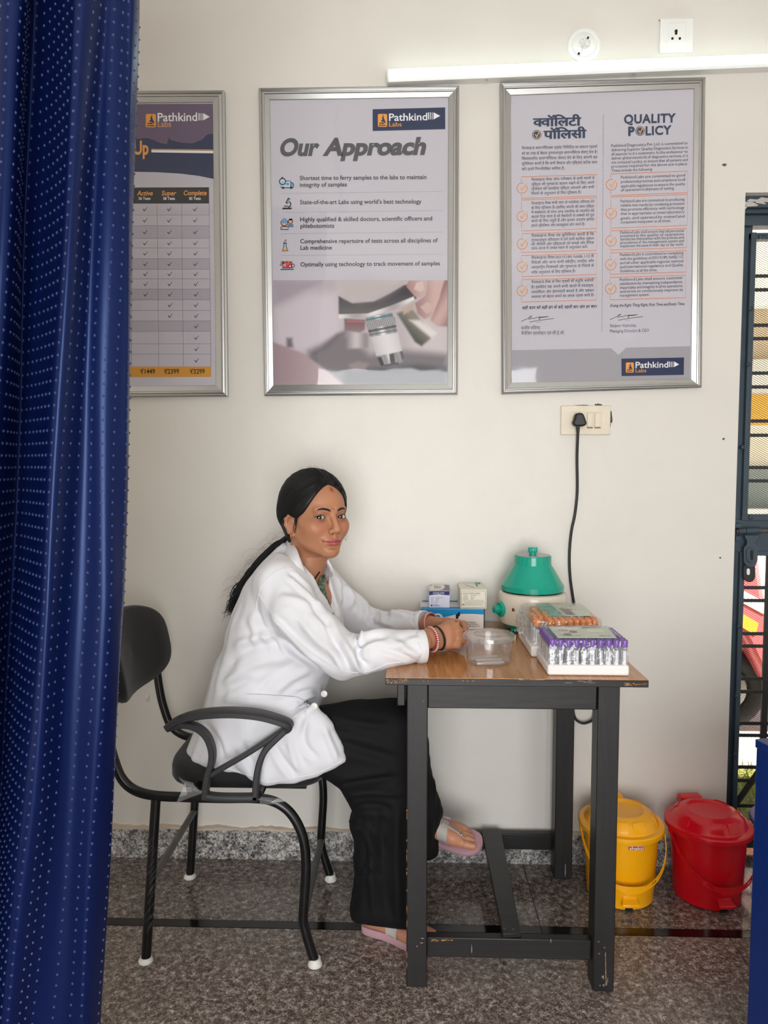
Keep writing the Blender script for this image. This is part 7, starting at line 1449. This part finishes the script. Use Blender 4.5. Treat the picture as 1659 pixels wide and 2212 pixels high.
for x, y in ((678.5, 1526), (700, 1499)):
    p = onto(ctree, x, y, .0012); 
    if p is None: p = U(x, y, 1.97)
    d = CAM - p + np.array([.5, 0, .3]); d /= np.linalg.norm(d); b_ = obj('button', MB().lathe([(.0085, -.002), (.0092, 0), (.0088, .0022), (.0074, .003), (.006, .002), (0, .0018)], p, 24, axis=d), bt_m, coat)

def cuff(p, d, r0, r1, sq, nm='cuff'):
    P = MB().lathe([(r0 - .003, -.001), (r0 - .0012, .0006), (r0, -.001), (r0 + .0002, -.015), (r1, -.024), (r1 - .004, -.025), (r0 - .0035, -.004), (r0 - .003, -.001)], (0, 0, 0), 48); V_ = np.vstack(P.v)
    t = np.arctan2(V_[:, 1], V_[:, 0]); V_[:, :2] *= (1 + .018 * np.sin(3 * t + sq) + .012 * np.sin(5 * t + 2 * sq))[:, None]; q = Vector((0, 0, 1)).rotation_difference(Vector(d)).to_matrix()
    return obj(nm, (V_ @ np.array(q).T + p, P.f), cotton, coat, smooth=60)
cuff(A4 + dc * .003, dc, .0426, .0392, 1.); cuff(B3 + dc2 * .003, dc2, .0364, .0332, 2.)
# --- kurta in the neck of the coat, necklace
t_ = bvh(CV, CF)
def onchest(x, y, off=.004): h = onto(t_, x, y, off); return h if h is not None else U(x, y, 2.0)
kl = [(691, 1246), (686, 1262), (684, 1278), (690, 1294), (698, 1312), (708, 1334)]; kr = [(703, 1240), (700, 1256), (704, 1280), (712, 1304), (720, 1324), (728, 1344)]
G = np.array([[onchest(*(np.array(a) * (1 - q) + np.array(b) * q), .006) for q in np.linspace(0, 1, 8)] for a, b in zip(bez(kl, 20), bez(kr, 20))]); obj('kurta', MB().grid(G, .0015), kurta_m, per, smooth=60)
P = [onchest(*q, .009) for q in bez([(690, 1236), (681, 1250), (679, 1262), (681, 1272), (684, 1285), (688, 1298)], 40)]; mb = MB(); mg = MB()
for i, p in enumerate(P): (mb if i < 14 or i % 3 == 0 else mg).sphere(p, .0022 if i < 14 else .0026, 8, 6)
nk = obj('necklace', mb, M('black_bead', S(14, 13, 14), .25), per); tag(nk, kind='stuff'); ng = obj('gold_beads', mg, gold, nk); tag(ng, kind='stuff')

# --- trousers
tf_ = Field((U(430, 1700, 2.05)[0], y_at(1.84), .035), (.17, y_at(2.30), .76), .0062)
near = [(480, 1560), (600, 1540), (690, 1529), (740, 1519), (800, 1514), (860, 1512), (896, 1522), (916, 1550), (921, 1590), (921, 1700), (917, 1850), (915, 1960), (914, 1998), (880, 1994), (840, 1988), (800, 1981), (756, 1973), (757, 1955), (760, 1933), (766, 1908), (768, 1887), (765, 1868), (762, 1849), (765, 1830), (766, 1811), (760, 1795), (753, 1774), (756, 1760), (760, 1747), (751, 1728), (742, 1712), (733, 1696), (711, 1680), (680, 1664), (650, 1652), (560, 1648), (480, 1640)]
slab2d(tf_, near, 1.995, .085, .06, .012)
far = [(480, 1560), (600, 1540), (700, 1532), (800, 1520), (870, 1520), (905, 1535), (922, 1580), (930, 1650), (941, 1700), (951, 1726), (957, 1754), (951, 1778), (944, 1798), (948, 1820), (947, 1844), (923, 1852), (880, 1856), (852, 1846), (846, 1790), (842, 1720), (820, 1690), (760, 1664), (700, 1636), (560, 1630), (480, 1620)]
slab2d(tf_, far, 2.165, .080, .07, .012)
TV, TF = tf_.mesh(3)
tl_ = [([(700, 1540), (760, 1560), (840, 1570)], 8, 2.5 * m3, None), ([(720, 1600), (790, 1620), (860, 1640)], 10, -3 * m3, None), ([(733, 1700), (780, 1690), (860, 1680)], 8, -5 * m3, None), ([(745, 1716), (800, 1710), (870, 1716)], 7, 4 * m3, None), ([(756, 1752), (800, 1740), (850, 1750)], 8, -4 * m3, None), ([(756, 1776), (790, 1800), (820, 1860)], 9, 4 * m3, None), ([(790, 1760), (800, 1860), (804, 1990)], 6, 2.5 * m3, None), ([(830, 1740), (826, 1860), (836, 2000)], 10, -4 * m3, None), ([(860, 1740), (858, 1860), (862, 2006)], 8, 4 * m3, None), ([(768, 1890), (790, 1880), (820, 1900)], 7, -3 * m3, None), ([(940, 1660), (934, 1740), (930, 1840)], 5, 3 * m3, None)]
TV = fold(TV, TF, tl_, 9, .0018); trs = obj('trousers', (TV, [tuple(int(i) for i in f) for f in TF]), crepe, per, smooth=180)
ttree = bvh(TV, TF); P = [onto(ttree, x, y, .0006) for x, y in bez([(786, 1752), (793, 1800), (798, 1870), (803, 1940), (805, 1992)], 40)]; P = [p for p in P if p is not None]; obj('side_seam', MB().tube(P, .0012, 5), crepe, trs)

# --- sandals, anklets
sole_m = M('pink_sole', S(190, 150, 158), .6, bump=.2, bscale=300, bdist=.0005); strap_m = M('grey_strap', S(186, 178, 172), .6, bump=.1, bscale=300, bdist=.0004); silver = M('silver', S(206, 202, 198), .25, metal=1)
def sandal(q, V_, F_, nm, side_):
    t = bvh(V_, F_); prof = [(-.03, .0, ), (.02, .028), (.15, .033), (.4, .030), (.65, .040), (.82, .045), (.95, .040), (1.05, .026), (1.09, 0)]
    up = [(a, b) for a, b in prof]; lo_ = [(a, -b * .92) for a, b in prof[-2:0:-1]]; out = bez(up + lo_ + [up[0]], 72)[:-1]
    n = len(out); rings = []
    for c, s_ in ((-.022, .93), (-.019, .98), (-.010, 1.0), (-.004, 1.0), (.0005, .985), (.0005, .9), (-.001, .5), (-.001, .0)):
        rings.append(np.array([q(.5 + (a - .5) * s_ if s_ < .9 else .5 + (a - .5) * (1 - (1 - s_) * .3), b * s_, c + .006 * max(0, (a - .9)) * 10 * (.1)) for a, b in out]))
    m_ = len(rings); mb = MB().add(np.vstack(rings), [(i * n + k, i * n + (k + 1) % n, (i + 1) * n + (k + 1) % n, (i + 1) * n + k) for i in range(m_ - 1) for k in range(n)])
    sd = obj('sandal', mb, sole_m, per, smooth=50)
    def strap(a0, a1, w0, nm_, h=.030):          # band from one side of the sole over the instep to the other
        G = []
        for th in np.linspace(0, math.pi, 22):
            row = []
            for w_ in np.linspace(-w0, w0, 7):
                a = a0 + (a1 - a0) * th / math.pi + w_; b = .052 * math.cos(th); cz = .085 * math.sin(th) + .004
                o = q(a, b, cz); tgt = q(a, b * .15, .014); d = tgt - o; L = np.linalg.norm(d); d /= L; h_ = t.ray_cast(Vector(o), Vector(d), L)
                row.append(np.array(h_[0]) - d * .0042 if h_[0] is not None else q(a, b * .72, max(.002, cz * .3)))
            G.append(row)
        G = np.array(G)
        for _ in range(2): G[1:-1] = (G[:-2] + 2 * G[1:-1] + G[2:]) / 4
        return obj(nm_, MB().grid(G, .0024), strap_m, sd, smooth=60), G
    A_S = .50 if side_ > 0 else .53; s1_, G = strap(A_S, A_S, .085 if side_ > 0 else .07, 'strap')
    v = []
    for k_, a in enumerate(np.linspace(A_S - .02, .86, 7)):
        b_ = .004 + .013 * k_ / 6; o = q(a, b_, .14); d = q(a, b_, 0) - o; L = np.linalg.norm(d); d /= L; h_ = t.ray_cast(Vector(o), Vector(d), L); v.append(np.array(h_[0]) - d * .0025 if h_[0] is not None else q(a, b_, .02))
    obj('toe_strap', MB().tube(bez(v, 24), np.linspace(.013, .004, len(bez(v, 24))), 8, flat=.3), strap_m, sd); obj('jewel', MB().sphere(v[-2] + (v[-2] - q(.84, .015, 0)) * .1, .0048, 10, 8), silver, sd)
    gi = 5 if side_ > 0 else 16; c = G[gi, 3]; nn = np.cross(G[gi + 1, 3] - G[gi - 1, 3], G[gi, 4] - G[gi, 2]); nn /= np.linalg.norm(nn); e1 = G[gi + 1, 3] - G[gi - 1, 3]; e1 /= np.linalg.norm(e1); e2 = np.cross(nn, e1)
    sg = 1 if nn @ (CAM - c) > 0 else -1; P = [c + sg * nn * .005 + e1 * .011 * math.cos(a) * 1.0 + e2 * .012 * math.sin(a) for a in np.linspace(0, 2 * math.pi, 16, endpoint=False) + .39]
    obj('buckle', MB().tube(P, .0022, 6, closed=True), sole_m, sd)
    for k in (-1, 1):
        for j in range(4): p = G[gi + 3 if side_ < 0 else gi - 3 + 5, 3] + e2 * (.006 * k) + e1 * (.005 * (j - 1.5)) + sg * nn * .0014; obj('strap_hole', MB().sphere(p, .0011, 6, 4), hole_m, sd)
    return sd
sandal(qn, NV, NF, 'n', 1); sandal(qf, FV, FF, 'f', -1)
def anklet(q, tilt, nm):
    t = np.linspace(0, 2 * math.pi, 40, endpoint=False); P = np.array([q(.19 + .17 * math.cos(a), .0365 * math.sin(a), .074 - tilt * math.cos(a)) for a in t]); o = obj('anklet', MB().tube(P, .0013, 6, closed=True), silver, per)
    for k in (9, 12, 31, 28): obj('anklet_bell', MB().sphere(P[k] - [0, 0, .006], .0032, 8, 6), silver, o)
anklet(qn, .02, 'n'); anklet(qf, .02, 'f')

# --- bracelets, hair tie on the wrist, nails
beadm = M('maroon_bead', S(124, 40, 58), .3); pearl = M('pearl_bead', S(236, 214, 196), .2, spec=.7); band = M('black_elastic', S(20, 20, 24), .75)
def wrist_ring(c, ax, R_, n, tilt=(0, 0, 0)):
    ax = np.asarray(ax, float) + tilt; ax /= np.linalg.norm(ax); a = np.cross(ax, [0, 0, 1]); a /= np.linalg.norm(a); b = np.cross(ax, a); t = np.linspace(0, 2 * math.pi, n, endpoint=False); return c + R_ * (np.cos(t)[:, None] * a + np.sin(t)[:, None] * b), ax
def bracelet(c, ax, R_):
    P, a2 = wrist_ring(c, ax, R_, 34); o = obj('bracelet', MB().tube(P, .0035, 8, closed=True), beadm, per)
    mb = MB(); Pm = MB()
    for i, p in enumerate(P):
        ou = (p - c) / np.linalg.norm(p - c); Pm.sphere(p + ou * .0035, .0024, 7, 5)
        for s in (-1, 1): mb.sphere(p + a2 * .0042 * s + ou * .002, .0019, 6, 4); mb.sphere(p + a2 * .0026 * s + ou * .0036 + np.cross(a2, ou) * .0035, .0013, 6, 4)
    tag(obj('pearl', Pm, pearl, o), kind='stuff'); tag(obj('bead', mb, M('rose_bead', S(190, 96, 104), .3), o), kind='stuff')
bracelet(U(931.5, 1381, 1.925), dc + np.array([0, .35, 0]), .0288); bracelet(U(931, 1348, 2.10), dc2 + np.array([-.1, .1, 0]), .0290)
P, _ = wrist_ring(U(946, 1378.5, 1.936), dc, .0305, 40, (-.05, .35, .10)); obj('hair_tie', MB().tube(P, .0030, 8, closed=True), band, per)
p = UR(984, 1342.6, 2.009); obj('nail', MB().sphere(p, (.0056, .0045, .0022), 12, 8), nail_m, per)
for q in ((1003.2, 1366, 2.006), (1003.4, 1377, 2.003)): obj('nail', MB().sphere(UL(*q), (.0026, .003, .0045), 10, 8), nail_m, per)
